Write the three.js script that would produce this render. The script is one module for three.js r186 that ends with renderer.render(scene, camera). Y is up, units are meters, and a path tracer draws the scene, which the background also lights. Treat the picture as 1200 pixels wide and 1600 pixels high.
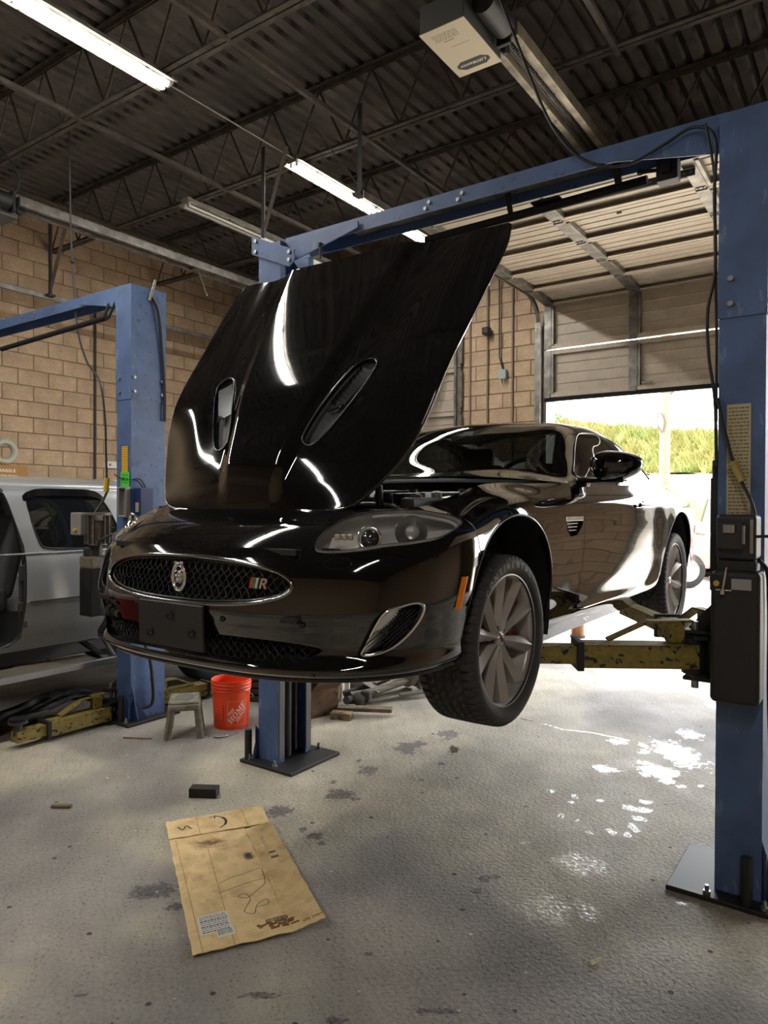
import * as THREE from 'three';
import { RoundedBoxGeometry } from 'three/addons/geometries/RoundedBoxGeometry.js';
import { TextGeometry } from 'three/addons/geometries/TextGeometry.js';
import { FontLoader } from 'three/addons/loaders/FontLoader.js';
import { mergeGeometries, mergeVertices, toCreasedNormals } from 'three/addons/utils/BufferGeometryUtils.js';
import { RectAreaLightUniformsLib } from 'three/addons/lights/RectAreaLightUniformsLib.js';
import { Brush, Evaluator, HOLLOW_SUBTRACTION, HOLLOW_INTERSECTION, SUBTRACTION } from 'three-bvh-csg';
import { createNoise2D, createNoise3D } from 'simplex-noise';

// ------------------------------------------------------------------ camera, sky, sun, exposure
// World: x to the right along the lift beams, y up, -z towards the open garage door ("u" = -z).
const scene = new THREE.Scene();
const renderer = new THREE.WebGLRenderer({ antialias: true });
renderer.toneMapping = THREE.LinearToneMapping;
renderer.toneMappingExposure = 3.25;
renderer.shadowMap.enabled = true;
const HEAD = 35.0 * Math.PI / 180;                                  // heading of the camera, left of -z
const camera = new THREE.PerspectiveCamera(2 * Math.atan(800 / 1112) * 180 / Math.PI, 0.75, 0.05, 400);
camera.position.set(0, 1.72, 0);
camera.rotation.order = 'YXZ';
camera.rotation.set(-0.5 * Math.PI / 180, HEAD, 0.25 * Math.PI / 180);
scene.add(camera);

scene.background = new THREE.Color().setRGB(3.9, 4.0, 4.15);         // hazy, bright white sky
const sun = new THREE.DirectionalLight(0xfff3df, 10);
sun.position.set(-14, 26, -14); sun.target.position.set(-2, 0, -14);
sun.castShadow = true; sun.shadow.radius = 1.5; sun.shadow.mapSize.set(2048, 2048);
Object.assign(sun.shadow.camera, { left: -30, right: 30, top: 30, bottom: -30, near: 1, far: 80 });
scene.add(sun, sun.target);
RectAreaLightUniformsLib.init();

// ------------------------------------------------------------------ helpers
let seed = 7;
const rnd = () => { seed = (seed * 1664525 + 1013904223) >>> 0; return seed / 4294967296; };
const rr = (a, b) => a + (b - a) * rnd();
const n2 = createNoise2D(() => 0.37), n3 = createNoise3D(() => 0.71);
const fbm = (x, y, o = 4) => { let s = 0, a = 0.5, f = 1; for (let i = 0; i < o; i++) { s += a * n2(x * f, y * f); a *= 0.5; f *= 2.03; } return s; };
const clamp = (x, a = 0, b = 1) => Math.max(a, Math.min(b, x));
const lerp = (a, b, t) => a + (b - a) * t;
const sstep = (a, b, x) => { const t = clamp((x - a) / (b - a)); return t * t * (3 - 2 * t); };
const V = (x, y, z) => new THREE.Vector3(x, y, z);
const at = (x, u, y = 0) => new THREE.Vector3(x, y, -u);            // x, distance towards the door, height
const used = new Map();
const numbered = (n) => { const k = used.get(n) ?? 0; used.set(n, k + 1); return k ? n + '_' + String(k).padStart(3, '0') : n; };
function shade(o) { o.traverse((m) => { if (m.isMesh) { m.castShadow = true; m.receiveShadow = true; } }); return o; }
function mesh(name, geo, mat, parent, label) {                     // a part
  const g = Array.isArray(geo) ? join(geo) : geo;
  const m = new THREE.Mesh(g, mat); m.name = name; m.castShadow = m.receiveShadow = true;
  if (label) m.userData.label = label;
  if (parent) parent.add(m);
  return m;
}
const each = (name, geos, mat, parent, label) => geos.map((g) => mesh(name, g, mat, parent, label));
function part(name, parent, label) { const g = new THREE.Group(); g.name = name; if (label) g.userData.label = label; parent.add(g); return g; }
function tag(o, label, category, group, kind) { o.userData.label = label; if (category) o.userData.category = category; if (group) o.userData.group = group; if (kind) o.userData.kind = kind; return o; }
function thing(name, label, category, pos = V(0, 0, 0), turn = 0, group) {
  const o = new THREE.Group(); o.name = numbered(name); o.position.copy(pos); o.rotation.y = turn; scene.add(o);
  return tag(o, label, category, group);
}
function single(name, geo, mat, label, category, pos = V(0, 0, 0), turn = 0, group) {
  const m = mesh(numbered(name), geo, mat, scene); m.position.copy(pos); m.rotation.y = turn;
  return tag(m, label, category, group);
}
function struct(name, geo, mat, label) {
  const m = geo ? mesh(name, geo, mat, scene) : new THREE.Group(); m.name = name; if (!geo) scene.add(m);
  m.userData.kind = 'structure'; if (label) m.userData.label = label;
  return m;
}
function join(list) {
  const gs = list.map((g) => {
    let q = g.index ? g.toNonIndexed() : g;
    if (!q.attributes.normal) q.computeVertexNormals();
    if (!q.attributes.uv) q.setAttribute('uv', new THREE.BufferAttribute(new Float32Array(q.attributes.position.count * 2), 2));
    const r = new THREE.BufferGeometry();
    for (const k of ['position', 'normal', 'uv']) r.setAttribute(k, q.attributes[k]);
    return r;
  });
  return mergeGeometries(gs, false);
}
const mv = (g, x, y, z, rx = 0, ry = 0, rz = 0) => { if (rx) g.rotateX(rx); if (ry) g.rotateY(ry); if (rz) g.rotateZ(rz); g.translate(x, y, z); return g; };
const box = (w, h, d, x = 0, y = 0, z = 0, r = 0.004, seg = 1) => { const q = Math.min(r, w * 0.45, h * 0.45, d * 0.45); return mv(r ? new RoundedBoxGeometry(w, h, d, seg, q) : new THREE.BoxGeometry(w, h, d), x, y, z); };
// bar with a rectangular section from a to b (w across, h along "up")
function bar(a, b, w, h, r = 0.003, up = V(0, 1, 0)) {
  const L = a.distanceTo(b), g = r ? box(w, h, L, 0, 0, 0, r) : new THREE.BoxGeometry(w, h, L);
  const m = new THREE.Matrix4(), z = b.clone().sub(a).normalize();
  if (Math.abs(z.dot(up)) > 0.999) up = V(1, 0, 0);
  const x = up.clone().cross(z).normalize(), y = z.clone().cross(x);
  m.makeBasis(x, y, z).setPosition(a.clone().add(b).multiplyScalar(0.5));
  return g.applyMatrix4(m);
}
function rod(a, b, r, seg = 10, r2 = r) {
  const L = a.distanceTo(b), g = new THREE.CylinderGeometry(r2, r, L, seg);
  g.applyQuaternion(new THREE.Quaternion().setFromUnitVectors(V(0, 1, 0), b.clone().sub(a).normalize()));
  const c = a.clone().add(b).multiplyScalar(0.5); return g.translate(c.x, c.y, c.z);
}
function tube(pts, r, seg = 40, rad = 8, closed = false) { return new THREE.TubeGeometry(new THREE.CatmullRomCurve3(pts, closed, 'centripetal'), seg, r, rad, closed); }
const cyl = (r, h, x = 0, y = 0, z = 0, seg = 20, r2 = r) => mv(new THREE.CylinderGeometry(r2, r, h, seg), x, y, z);
const lathe = (pts, seg = 32) => new THREE.LatheGeometry(pts.map(([r, y]) => new THREE.Vector2(r, y)), seg);
function shapeOf(pts, curve = false) { const s = new THREE.Shape(); const v = pts.map(([a, b]) => new THREE.Vector2(a, b)); if (curve) { s.setFromPoints(new THREE.CatmullRomCurve3(v.map((p) => V(p.x, p.y, 0)), true, 'centripetal').getPoints(curve).slice(0, -1).map((p) => new THREE.Vector2(p.x, p.y))); } else s.setFromPoints(v); return s; }
function ext(pts, depth, bevel = 0.003, curve = false, holes = []) {
  const s = shapeOf(pts, curve); for (const h of holes) s.holes.push(shapeOf(h));
  return new THREE.ExtrudeGeometry(s, { depth, bevelEnabled: bevel > 0, bevelThickness: bevel, bevelSize: bevel, bevelOffset: -bevel, bevelSegments: 2, curveSegments: 12 });
}
// smooth surface from a function of two parameters
function sheet(fn, nu, nv, flip = false) {
  const pos = [], uv = [], idx = [];
  for (let j = 0; j <= nv; j++) for (let i = 0; i <= nu; i++) { const p = fn(i / nu, j / nv); pos.push(p.x, p.y, p.z); uv.push(i / nu, j / nv); }
  for (let j = 0; j < nv; j++) for (let i = 0; i < nu; i++) { const a = j * (nu + 1) + i, b = a + 1, c = a + nu + 1, d = c + 1; if (flip) idx.push(a, c, b, b, c, d); else idx.push(a, b, c, b, d, c); }
  const g = new THREE.BufferGeometry();
  g.setAttribute('position', new THREE.Float32BufferAttribute(pos, 3)); g.setAttribute('uv', new THREE.Float32BufferAttribute(uv, 2)); g.setIndex(idx); g.computeVertexNormals();
  return g;
}
// smooth interpolation of a table of knots [[x, y], ...]
function curve1(k) {
  const n = k.length, m = [];
  for (let i = 0; i < n; i++) { const a = k[Math.max(0, i - 1)], b = k[Math.min(n - 1, i + 1)]; m.push((b[1] - a[1]) / (b[0] - a[0])); }
  return (x) => {
    if (x <= k[0][0]) return k[0][1]; if (x >= k[n - 1][0]) return k[n - 1][1];
    let i = 0; while (x > k[i + 1][0]) i++;
    const h = k[i + 1][0] - k[i][0], t = (x - k[i][0]) / h, t2 = t * t, t3 = t2 * t;
    return (2 * t3 - 3 * t2 + 1) * k[i][1] + (t3 - 2 * t2 + t) * h * m[i] + (-2 * t3 + 3 * t2) * k[i + 1][1] + (t3 - t2) * h * m[i + 1];
  };
}
const wuv = (g, s = 1) => {                                        // uv in metres from position, by the dominant normal
  const q = g.index ? g.toNonIndexed() : g; if (!q.attributes.normal) q.computeVertexNormals();
  const p = q.attributes.position, n = q.attributes.normal, uv = new Float32Array(p.count * 2);
  for (let i = 0; i < p.count; i += 3) {
    let a = 0, b = 0, c = 0; for (let k = 0; k < 3; k++) { a += Math.abs(n.getX(i + k)); b += Math.abs(n.getY(i + k)); c += Math.abs(n.getZ(i + k)); }
    for (let k = 0; k < 3; k++) { const X = p.getX(i + k), Y = p.getY(i + k), Z = p.getZ(i + k); const [U, W] = b >= a && b >= c ? [X, Z] : a >= c ? [Z, Y] : [X, Y]; uv[2 * (i + k)] = U * s; uv[2 * (i + k) + 1] = W * s; }
  }
  q.setAttribute('uv', new THREE.BufferAttribute(uv, 2)); return q;
};
// textures
function tex(n, fn, srgb = false, m = n) {                          // fn(x, y) in 0..1 -> [r, g, b] in 0..1
  const d = new Uint8Array(n * m * 4);
  for (let j = 0; j < m; j++) for (let i = 0; i < n; i++) { const c = fn(i / n, j / m), o = (j * n + i) * 4; for (let k = 0; k < 3; k++) d[o + k] = clamp(c[k] ?? c[0]) * 255; d[o + 3] = c[3] === undefined ? 255 : clamp(c[3]) * 255; }
  const t = new THREE.DataTexture(d, n, m); t.magFilter = t.minFilter = THREE.LinearFilter; t.wrapS = t.wrapT = THREE.RepeatWrapping; if (srgb) t.colorSpace = THREE.SRGBColorSpace; t.needsUpdate = true; return t;
}
function canvasTex(w, h, draw) {
  const c = document.createElement('canvas'); c.width = w; c.height = h; const x = c.getContext('2d'); draw(x, w, h);
  const t = new THREE.CanvasTexture(c); t.colorSpace = THREE.SRGBColorSpace; return t;
}
// seamless noise on the unit square
const tn = (x, y, f, o = 4) => { const a = fbm(x * f, y * f, o), b = fbm((x - 1) * f, y * f, o), c = fbm(x * f, (y - 1) * f, o), d = fbm((x - 1) * f, (y - 1) * f, o); return lerp(lerp(a, b, x), lerp(c, d, x), y); };
const M = (o) => new THREE.MeshStandardMaterial({ side: THREE.DoubleSide, ...o });
const P = (o) => new THREE.MeshPhysicalMaterial({ side: THREE.DoubleSide, ...o });
const lin = (r, g, b) => new THREE.Color().setRGB(r, g, b);
const rep = (t, x, y = x) => { const c = t.clone(); c.repeat.set(x, y); c.needsUpdate = true; return c; };
const font = await new FontLoader().loadAsync('fonts/droid/droid_sans_bold.typeface.json');

const T = {};
T.wear = tex(256, (x, y) => { const v = 0.5 + 0.5 * tn(x, y, 6, 5); return [v]; });
T.grime = tex(512, (x, y) => { const v = 0.72 + 0.28 * tn(x, y, 5, 5) - 0.35 * sstep(0.25, 0.6, tn(x + 0.13, y, 9, 4)); return [v, v * 0.985, v * 0.96]; }, true);
T.fine = tex(256, (x, y) => [0.5 + 0.5 * tn(x, y, 40, 3)]);
T.soft = tex(256, (x, y) => { const v = 0.9 + 0.08 * tn(x, y, 5, 4) + 0.05 * tn(x, y, 30, 3); return [v, v * 0.99, v * 0.975]; }, true);
T.blueWear = tex(512, (x, y) => {                                   // scuffed blue enamel
  const a = tn(x, y, 4, 5), s = sstep(0.36, 0.5, tn(x, y * 0.3, 14, 4)), d = sstep(0.3, 0.6, tn(x + 0.3, y, 10, 5));
  const v = 1 + 0.16 * a; return [lerp(0.285, 0.45, s * 0.6) * v * (1 - 0.25 * d), lerp(0.38, 0.51, s * 0.6) * v * (1 - 0.25 * d), lerp(0.54, 0.6, s * 0.6) * v * (1 - 0.25 * d)];
}, true);
T.yellowWear = tex(512, (x, y) => {                                 // chipped yellow paint over dark greasy steel
  const k = sstep(0.0, 0.07, tn(x, y, 9, 6) + 0.32 + 0.12 * tn(x + 0.4, y, 30, 3)), v = 0.9 + 0.2 * tn(x, y, 12, 3);
  return [lerp(0.15, 0.58, k) * v, lerp(0.14, 0.51, k) * v, lerp(0.12, 0.24, k) * v];
}, true);
T.cmu = tex(512, (x, y) => { const v = 0.88 + 0.1 * tn(x, y, 30, 3) + 0.12 * tn(x, y, 4, 4); return [v, v * (0.985 + 0.02 * tn(x, y, 3)), v * 0.97]; }, true);

const MAT = {
  steelDark: M({ color: lin(0.055, 0.05, 0.048), roughness: 0.75, metalness: 0.3, roughnessMap: null }),
  joist: M({ color: lin(0.15, 0.13, 0.11), roughness: 0.8, map: T.grime }),
  deck: M({ color: lin(0.19, 0.17, 0.16), roughness: 0.85, map: T.grime }),
  blue: M({ map: T.blueWear, roughness: 0.45, metalness: 0.0, roughnessMap: null }),
  blueDark: M({ color: lin(0.012, 0.03, 0.10), roughness: 0.4 }),
  yellow: M({ map: T.yellowWear, roughness: 0.6 }),
  black: M({ color: lin(0.012, 0.012, 0.013), roughness: 0.55 }),
  rubber: P({ color: lin(0.014, 0.014, 0.015), roughness: 0.8, specularIntensity: 0.35 }),
  cable: M({ color: lin(0.012, 0.012, 0.012), roughness: 0.6 }),
  galv: M({ color: lin(0.42, 0.41, 0.39), roughness: 0.5, metalness: 0.75, map: T.grime }),
  chrome: M({ color: lin(0.82, 0.82, 0.82), roughness: 0.12, metalness: 1 }),
  steel: M({ color: lin(0.35, 0.35, 0.35), roughness: 0.4, metalness: 0.9 }),
  alu: M({ color: lin(0.5, 0.5, 0.49), roughness: 0.45, metalness: 0.8 }),
  white: M({ color: lin(0.7, 0.69, 0.65), roughness: 0.5 }),
};
// ------------------------------------------------------------------ the building
const XL = -9.07, XR = 7.6, UD = 8.84, UB = -6.2, DECK = 5.72;      // left wall, right wall, door wall, wall behind, underside of roof deck
const CH = Math.cos(HEAD), SH = Math.sin(HEAD);
// floor: worn concrete with oil stains and wet patches; lists hold [across, along, half width, half length] in metres on the slab
const FX = -7.4, FU = 0.4, FS = 8.2;                               // patch of slab that carries the texture once
const wetList = [[2.048, 4.949, 0.133, 0.281], [1.786, 4.604, 0.124, 0.133], [2.319, 5.381, 0.077, 0.121], [1.45, 4.653, 0.067, 0.079], [1.875, 5.129, 0.028, 0.055], [1.831, 4.982, 0.04, 0.052], [1.736, 4.771, 0.043, 0.048], [1.776, 4.451, 0.056, 0.041], [1.407, 4.044, 0.04, 0.043], [1.464, 4.019, 0.047, 0.042], [1.531, 4.132, 0.033, 0.036], [1.338, 3.796, 0.024, 0.053], [1.279, 3.721, 0.027, 0.029], [1.211, 3.75, 0.027, 0.037], [1.412, 3.904, 0.035, 0.032], [1.268, 4.147, 0.022, 0.027], [1.134, 4.219, 0.023, 0.028], [0.984, 3.948, 0.018, 0.033], [1.084, 3.741, 0.02, 0.022], [1.055, 3.884, 0.014, 0.016], [1.017, 4.283, 0.031, 0.024], [2.863, 6.144, 0.066, 0.118], [1.292, 3.072, 0.039, 0.02], [0.495, 5.019, 0.041, 0.092], [1.713, 5.197, 0.065, 0.056], [1.835, 4.37, 0.031, 0.025], [1.095, 4.127, 0.019, 0.018], [1.953, 4.371, 0.028, 0.02]], dampSheenList = [[0.939, 3.399, 0.134, 0.121], [0.703, 3.038, 0.142, 0.125], [0.522, 3.091, 0.031, 0.04], [0.732, 3.632, 0.039, 0.034], [0.863, 3.022, 0.06, 0.086]], oilList = [[-0.576, 3.983, 0.086, 0.075], [-0.358, 3.692, 0.037, 0.043], [-0.426, 3.763, 0.027, 0.03], [-0.096, 4.612, 0.066, 0.078], [-0.266, 4.223, 0.084, 0.075], [0.166, 5.042, 0.1, 0.12], [0.261, 5.136, 0.055, 0.055], [0.489, 5.356, 0.077, 0.12], [0.47, 3.275, 0.029, 0.028], [0.42, 3.166, 0.02, 0.021], [0.525, 3.287, 0.021, 0.017], [-1.018, 3.151, 0.091, 0.073], [-0.887, 3.031, 0.033, 0.029], [-0.161, 4.159, 0.03, 0.027], [-0.317, 3.608, 0.026, 0.02], [-0.31, 4.417, 0.024, 0.031], [0.248, 4.454, 0.024, 0.021], [0.39, 4.731, 0.026, 0.035], [0.237, 4.256, 0.015, 0.019], [-0.165, 4.783, 0.017, 0.024], [-0.439, 2.482, 0.067, 0.016], [0.202, 2.408, 0.087, 0.015], [-0.054, 2.714, 0.015, 0.012], [-0.162, 2.361, 0.042, 0.017], [-1.062, 2.478, 0.031, 0.013]];
const trail = [[1.119, 5.748], [1.27, 5.615], [1.385, 5.473], [1.565, 5.414], [1.683, 5.325], [1.802, 5.225]];
function floorAt(x, u) {
  const a = x * CH + u * SH, b = -x * SH + u * CH;
  let near = false; for (const L of [wetList, dampSheenList, oilList]) { for (const [ca, cb, ra, rb] of L) if (Math.abs(a - ca) < 2.2 * ra && Math.abs(b - cb) < 2.2 * rb) { near = true; break; } if (near) break; }
  if (!near && !(a > trail[0][0] - 0.1 && a < trail[trail.length - 1][0] + 0.1 && b < trail[0][1] + 0.1 && b > trail[trail.length - 1][1] - 0.1)) return null;
  const wob = 0.9 * fbm(x * 7, u * 7, 4), w2 = fbm(x * 26 + 4, u * 26, 3);
  let wet = 0, dampSheen = 0, oil = 0;
  const hit = (L) => { let m = 9; for (const [ca, cb, ra, rb] of L) { const da = (a - ca) / ra, db = (b - cb) / rb; if (Math.abs(da) < 2.2 && Math.abs(db) < 2.2) m = Math.min(m, Math.hypot(da, db) + wob * 0.7 + w2 * 0.65); } return m; };
  wet = 1 - sstep(0.86, 1.0, hit(wetList)); dampSheen = 1 - sstep(0.7, 1.1, hit(dampSheenList)); oil = 1 - sstep(0.75, 1.05, hit(oilList));
  for (let i = 0; i + 1 < trail.length; i++) {
    const [ax, ay] = trail[i], [bx, by] = trail[i + 1], t = clamp(((a - ax) * (bx - ax) + (b - ay) * (by - ay)) / ((bx - ax) ** 2 + (by - ay) ** 2));
    const d = Math.hypot(a - lerp(ax, bx, t), b - lerp(ay, by, t)); wet = Math.max(wet, 1 - sstep(0.011, 0.016, d + wob * 0.01));
  }
  dampSheen *= sstep(-0.25, 0.15, w2 + 0.5 * fbm(x * 60, u * 60, 2));
  return [wet, dampSheen, oil];
}
const FN = 2048, floorMix = new Float32Array(FN * FN * 3);
for (let j = 0; j < FN; j++) for (let i = 0; i < FN; i++) { const r = floorAt(FX + FS * i / FN, FU + FS * j / FN); if (r) floorMix.set(r, (j * FN + i) * 3); }
const spots = []; for (let i = 0; i < 520; i++) spots.push([rnd(), rnd(), rr(0.0008, 0.0028), rnd()]);
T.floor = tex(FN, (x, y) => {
  const o = (Math.min(FN - 1, Math.round(y * FN)) * FN + Math.min(FN - 1, Math.round(x * FN))) * 3, wet = floorMix[o], dampSheen = floorMix[o + 1], oil = floorMix[o + 2];
  const big = fbm(x * 5, y * 5, 3), mid = fbm(x * 22 + 7, y * 22, 3), fine = 1.4 * fbm(x * 290 + y * 96, y * 310 - x * 84, 3), gr = n2(x * 1900 + 3 * n2(y * 90, x * 90), y * 1900);
  const dirt = sstep(-0.05, 0.5, fbm(x * 3.2, y * 3.2 + 5, 3)), pit = sstep(0.62, 0.8, n2(x * 420, y * 420));
  let v = 0.67 + 0.06 * big + 0.06 * mid + 0.05 * fine + 0.05 * gr - 0.09 * dirt - 0.16 * pit;
  const X = FX + FS * x, U = FU + FS * y, greaseFalloff = sstep(-0.02, 0.16, fbm(X * 0.3 - 40.683, U * 0.3 - 30.875, 3) + 0.05 * mid + 0.05 * fine + 0.03 * fbm(X * 6, U * 6, 3)) * (0.8 + 0.2 * gr);   // greasy dirt with a ragged edge; also paints in the left foreground's light falloff
  v *= 1 - 0.24 * greaseFalloff;
  v *= 1 - 0.45 * oil * (0.75 + 0.5 * fine) - 0.42 * wet + 0.30 * dampSheen * (0.6 + 0.8 * gr);  // damp patches lightened: their wet reflection is painted into the colour
  return [v, v * (0.955 - 0.012 * big), v * (0.855 - 0.03 * big + 0.05 * oil + 0.06 * greaseFalloff)];
}, true);
{ // speckles of grit and paint
  const d = T.floor.image.data; for (const [x, y, r, k] of spots) { const R = Math.max(1, r * FN * 0.5), cx = x * FN, cy = y * FN; for (let j = -R | 0; j <= R; j++) for (let i = -R | 0; i <= R; i++) if (i * i + j * j <= R * R) { const o = (((cy + j) & (FN - 1)) * FN + ((cx + i) & (FN - 1))) * 4, c = k < 0.62 ? 52 : 188; d[o] = c; d[o + 1] = c * 0.97; d[o + 2] = c * 0.92; } }
}
T.floorRough = tex(1024, (x, y) => {
  const o = (Math.min(FN - 1, Math.round(y * FN)) * FN + Math.min(FN - 1, Math.round(x * FN))) * 3;
  let r = 0.72 + 0.12 * fbm(x * 14, y * 14, 3) + 0.06 * n2(x * 500, y * 500);
  r = lerp(r, 0.3, 0.5 * floorMix[o + 2]); r = lerp(r, 0.2, floorMix[o + 1]); r = lerp(r, 0.05, floorMix[o]); return [r];
});
T.floorBump = tex(1024, (x, y) => { const a = x * 67 + y * 29, b = y * 71 - x * 31, m = fbm(a, b, 4), p = n2(a * 2.3 + 3 * m, b * 2.1 + 3 * n2(b * 0.7, a * 0.7)); return [0.55 + 0.35 * m - 0.4 * sstep(0.45, 0.85, p) + 0.1 * n2(a * 5.1 + 2 * m, b * 4.7)]; });
for (const k of ['floor', 'floorRough']) { T[k].wrapS = T[k].wrapT = THREE.MirroredRepeatWrapping; }
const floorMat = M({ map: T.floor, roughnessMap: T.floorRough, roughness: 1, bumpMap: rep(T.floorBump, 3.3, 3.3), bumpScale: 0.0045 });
{
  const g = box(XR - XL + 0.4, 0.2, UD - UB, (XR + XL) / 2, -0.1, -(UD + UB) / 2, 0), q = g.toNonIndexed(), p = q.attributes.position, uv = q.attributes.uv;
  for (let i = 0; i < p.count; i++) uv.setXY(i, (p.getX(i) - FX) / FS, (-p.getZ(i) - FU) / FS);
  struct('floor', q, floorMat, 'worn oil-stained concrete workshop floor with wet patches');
}
// block walls: mortar bed with single concrete blocks standing proud of it
const BW = 0.4064, BH = 0.2032;
const blockMats = [[0.60, 0.445, 0.30], [0.58, 0.43, 0.29], [0.62, 0.46, 0.31], [0.565, 0.415, 0.283]].map((c) => M({ color: lin(...c), map: rep(T.cmu, 0.8), roughness: 0.85, bumpMap: T.fine, bumpScale: 0.0015 }));
const pierMats = blockMats;
const mortar = M({ color: lin(0.40, 0.30, 0.205), roughness: 0.95, map: T.grime });
const mortarPier = mortar;
function blockGeo(w, h, uo) {                                       // five-sided block face, origin at its lower corner, facing +z
  const j = 0.005, c = 0.004, d = 0.008, q = (x, y, z) => [x, y, z], A = [q(j, j, 0), q(w - j, j, 0), q(w - j, h - j, 0), q(j, h - j, 0)], B = [q(j + c, j + c, d), q(w - j - c, j + c, d), q(w - j - c, h - j - c, d), q(j + c, h - j - c, d)];
  const pos = [], quad = (a, b, e, f) => pos.push(...a, ...b, ...e, ...a, ...e, ...f);
  quad(B[0], B[1], B[2], B[3]); for (let i = 0; i < 4; i++) quad(A[i], A[(i + 1) % 4], B[(i + 1) % 4], B[i]);
  const g = new THREE.BufferGeometry(); g.setAttribute('position', new THREE.Float32BufferAttribute(pos, 3)); g.computeVertexNormals();
  const uv = []; for (let i = 0; i < pos.length; i += 3) uv.push(pos[i] + uo, pos[i + 1] + uo * 1.7); g.setAttribute('uv', new THREE.Float32BufferAttribute(uv, 2)); return g;
}
const blockCache = new Map();
const blockOf = (w, k) => { const key = w.toFixed(3) + k; if (!blockCache.has(key)) blockCache.set(key, blockGeo(w, BH, k * 0.31)); return blockCache.get(key); };
// frame: origin, direction along the wall, facing turn; single(i0, course) tells which are built one by one
function blockWall(parent, org, turn, length, c0, c1, mats, one, phase = 0) {
  const rest = [];
  for (let c = c0; c < c1; c++) for (let x = -((c + phase) % 2) * BW / 2; x < length - 0.02; x += BW) {
    const a = Math.max(0, x), w = Math.min(length, x + BW) - a; if (w < 0.03) continue;
    const k = Math.floor(rnd() * 4), g = blockOf(w, k), mt = mats[Math.floor(rnd() * mats.length)];
    const local = new THREE.Matrix4().makeRotationY(turn).setPosition(org.x, org.y + c * BH, org.z).multiply(new THREE.Matrix4().makeTranslation(a, 0, rr(-0.0015, 0.0015)));
    if (one(a + w / 2, c)) { const m = mesh('block', g, mt, parent); m.matrixAutoUpdate = true; local.decompose(m.position, m.quaternion, m.scale); } else rest.push(g.clone().applyMatrix4(local));
  }
  if (rest.length) mesh('block_courses', join(rest), mats[0], parent).userData.kind = 'stuff';
}
{ // left wall: faces +x; along the wall runs +z -> u falling, so measure from the door corner
  const w = struct('wall_left', box(0.3, DECK + 0.3, UD - UB + 0.6, XL - 0.15, (DECK + 0.3) / 2, -(UD + UB) / 2, 0), mortar, 'tan painted concrete block wall');
  blockWall(w, V(XL, 0, -UD), -Math.PI / 2, 0, 0, 0, blockMats, () => false);
  // turn so local +z faces +x and local +x runs towards -z
  blockWall(w, V(XL, 0, -3.15), Math.PI / 2, UD - 3.15, 0, 28, blockMats, (a, c) => c >= 8 && c <= 26 && a > 1.2);
  const b = box(UD - UB, DECK, 0.02); void b;
}
// door wall in four pieces round the two openings
const D1 = [-3.62, 0.06], D2 = [-8.42, -4.84], D3 = [1.5, 4.4], HEADY = 4.27;
{
  const w = struct('wall_back', null, null, 'block wall that holds the two garage doors');
  const piece = (x0, x1, y0, y1) => mesh('wall_section', box(x1 - x0, y1 - y0, 0.25, (x0 + x1) / 2, (y0 + y1) / 2, -UD - 0.125, 0), mortarPier, w);
  piece(XL - 0.3, D2[0], 0, DECK + 0.3); piece(D2[1], D1[0], 0, DECK + 0.3); piece(D1[1], D3[0], 0, DECK + 0.3); piece(D3[1], XR + 0.3, 0, DECK + 0.3); piece(D3[0], D3[1], HEADY, DECK + 0.3);
  piece(D2[0], D2[1], HEADY, DECK + 0.3); piece(D1[0], D1[1], HEADY, DECK + 0.3);
  blockWall(w, V(D2[1], 0, -UD), 0, D1[0] - D2[1], 9, 28, pierMats, () => true);
  blockWall(w, V(D2[1], 0, -UD), 0, D1[0] - D2[1], 0, 9, pierMats, () => false);
  blockWall(w, V(XL, 0, -UD), 0, D2[0] - XL, 0, 28, pierMats, () => false);
  blockWall(w, V(D1[1], 0, -UD), 0, D3[0] - D1[1], 0, 28, pierMats, () => false);
}
struct('wall_right', wuv(box(0.3, DECK + 0.3, UD - UB + 0.6, XR + 0.15, (DECK + 0.3) / 2, -(UD + UB) / 2, 0)), M({ color: lin(0.60, 0.445, 0.30), map: T.cmu, roughness: 0.9 }), 'tan painted block wall beside the lift');
struct('wall_front', wuv(box(XR - XL + 0.6, DECK + 0.3, 0.3, (XR + XL) / 2, (DECK + 0.3) / 2, -UB + 0.15, 0)), M({ color: lin(0.60, 0.445, 0.30), map: T.cmu, roughness: 0.9 }), 'tan painted block wall behind the work bay');
{ // corrugated roof deck, ribs running towards the door
  const c = struct('ceiling', null, null, 'dark corrugated steel roof deck');
  const pitch = 0.152, dep = 0.04, W = 0.912, L = UD - UB + 0.5;
  const pts = []; for (let k = 0; k < 6; k++) { const x = k * pitch; pts.push([x, 0], [x + 0.078, 0], [x + 0.095, dep], [x + 0.135, dep]); } pts.push([W, 0]);
  const s = [...pts, ...pts.slice().reverse().map(([x, y]) => [x, y + 0.06])];
  const g = wuv(ext(s, L, 0), 0.35);
  for (let x = XL - 0.1; x < XR + 0.1; x += W) mesh('deck_sheet', g, MAT.deck, c).position.set(x, DECK, -UD - 0.25);
  mesh('roof_slab', box(XR - XL + 1, 0.12, L + 0.6, (XR + XL) / 2, DECK + 0.17, -(UD + UB) / 2, 0), MAT.deck, c);
}
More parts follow.
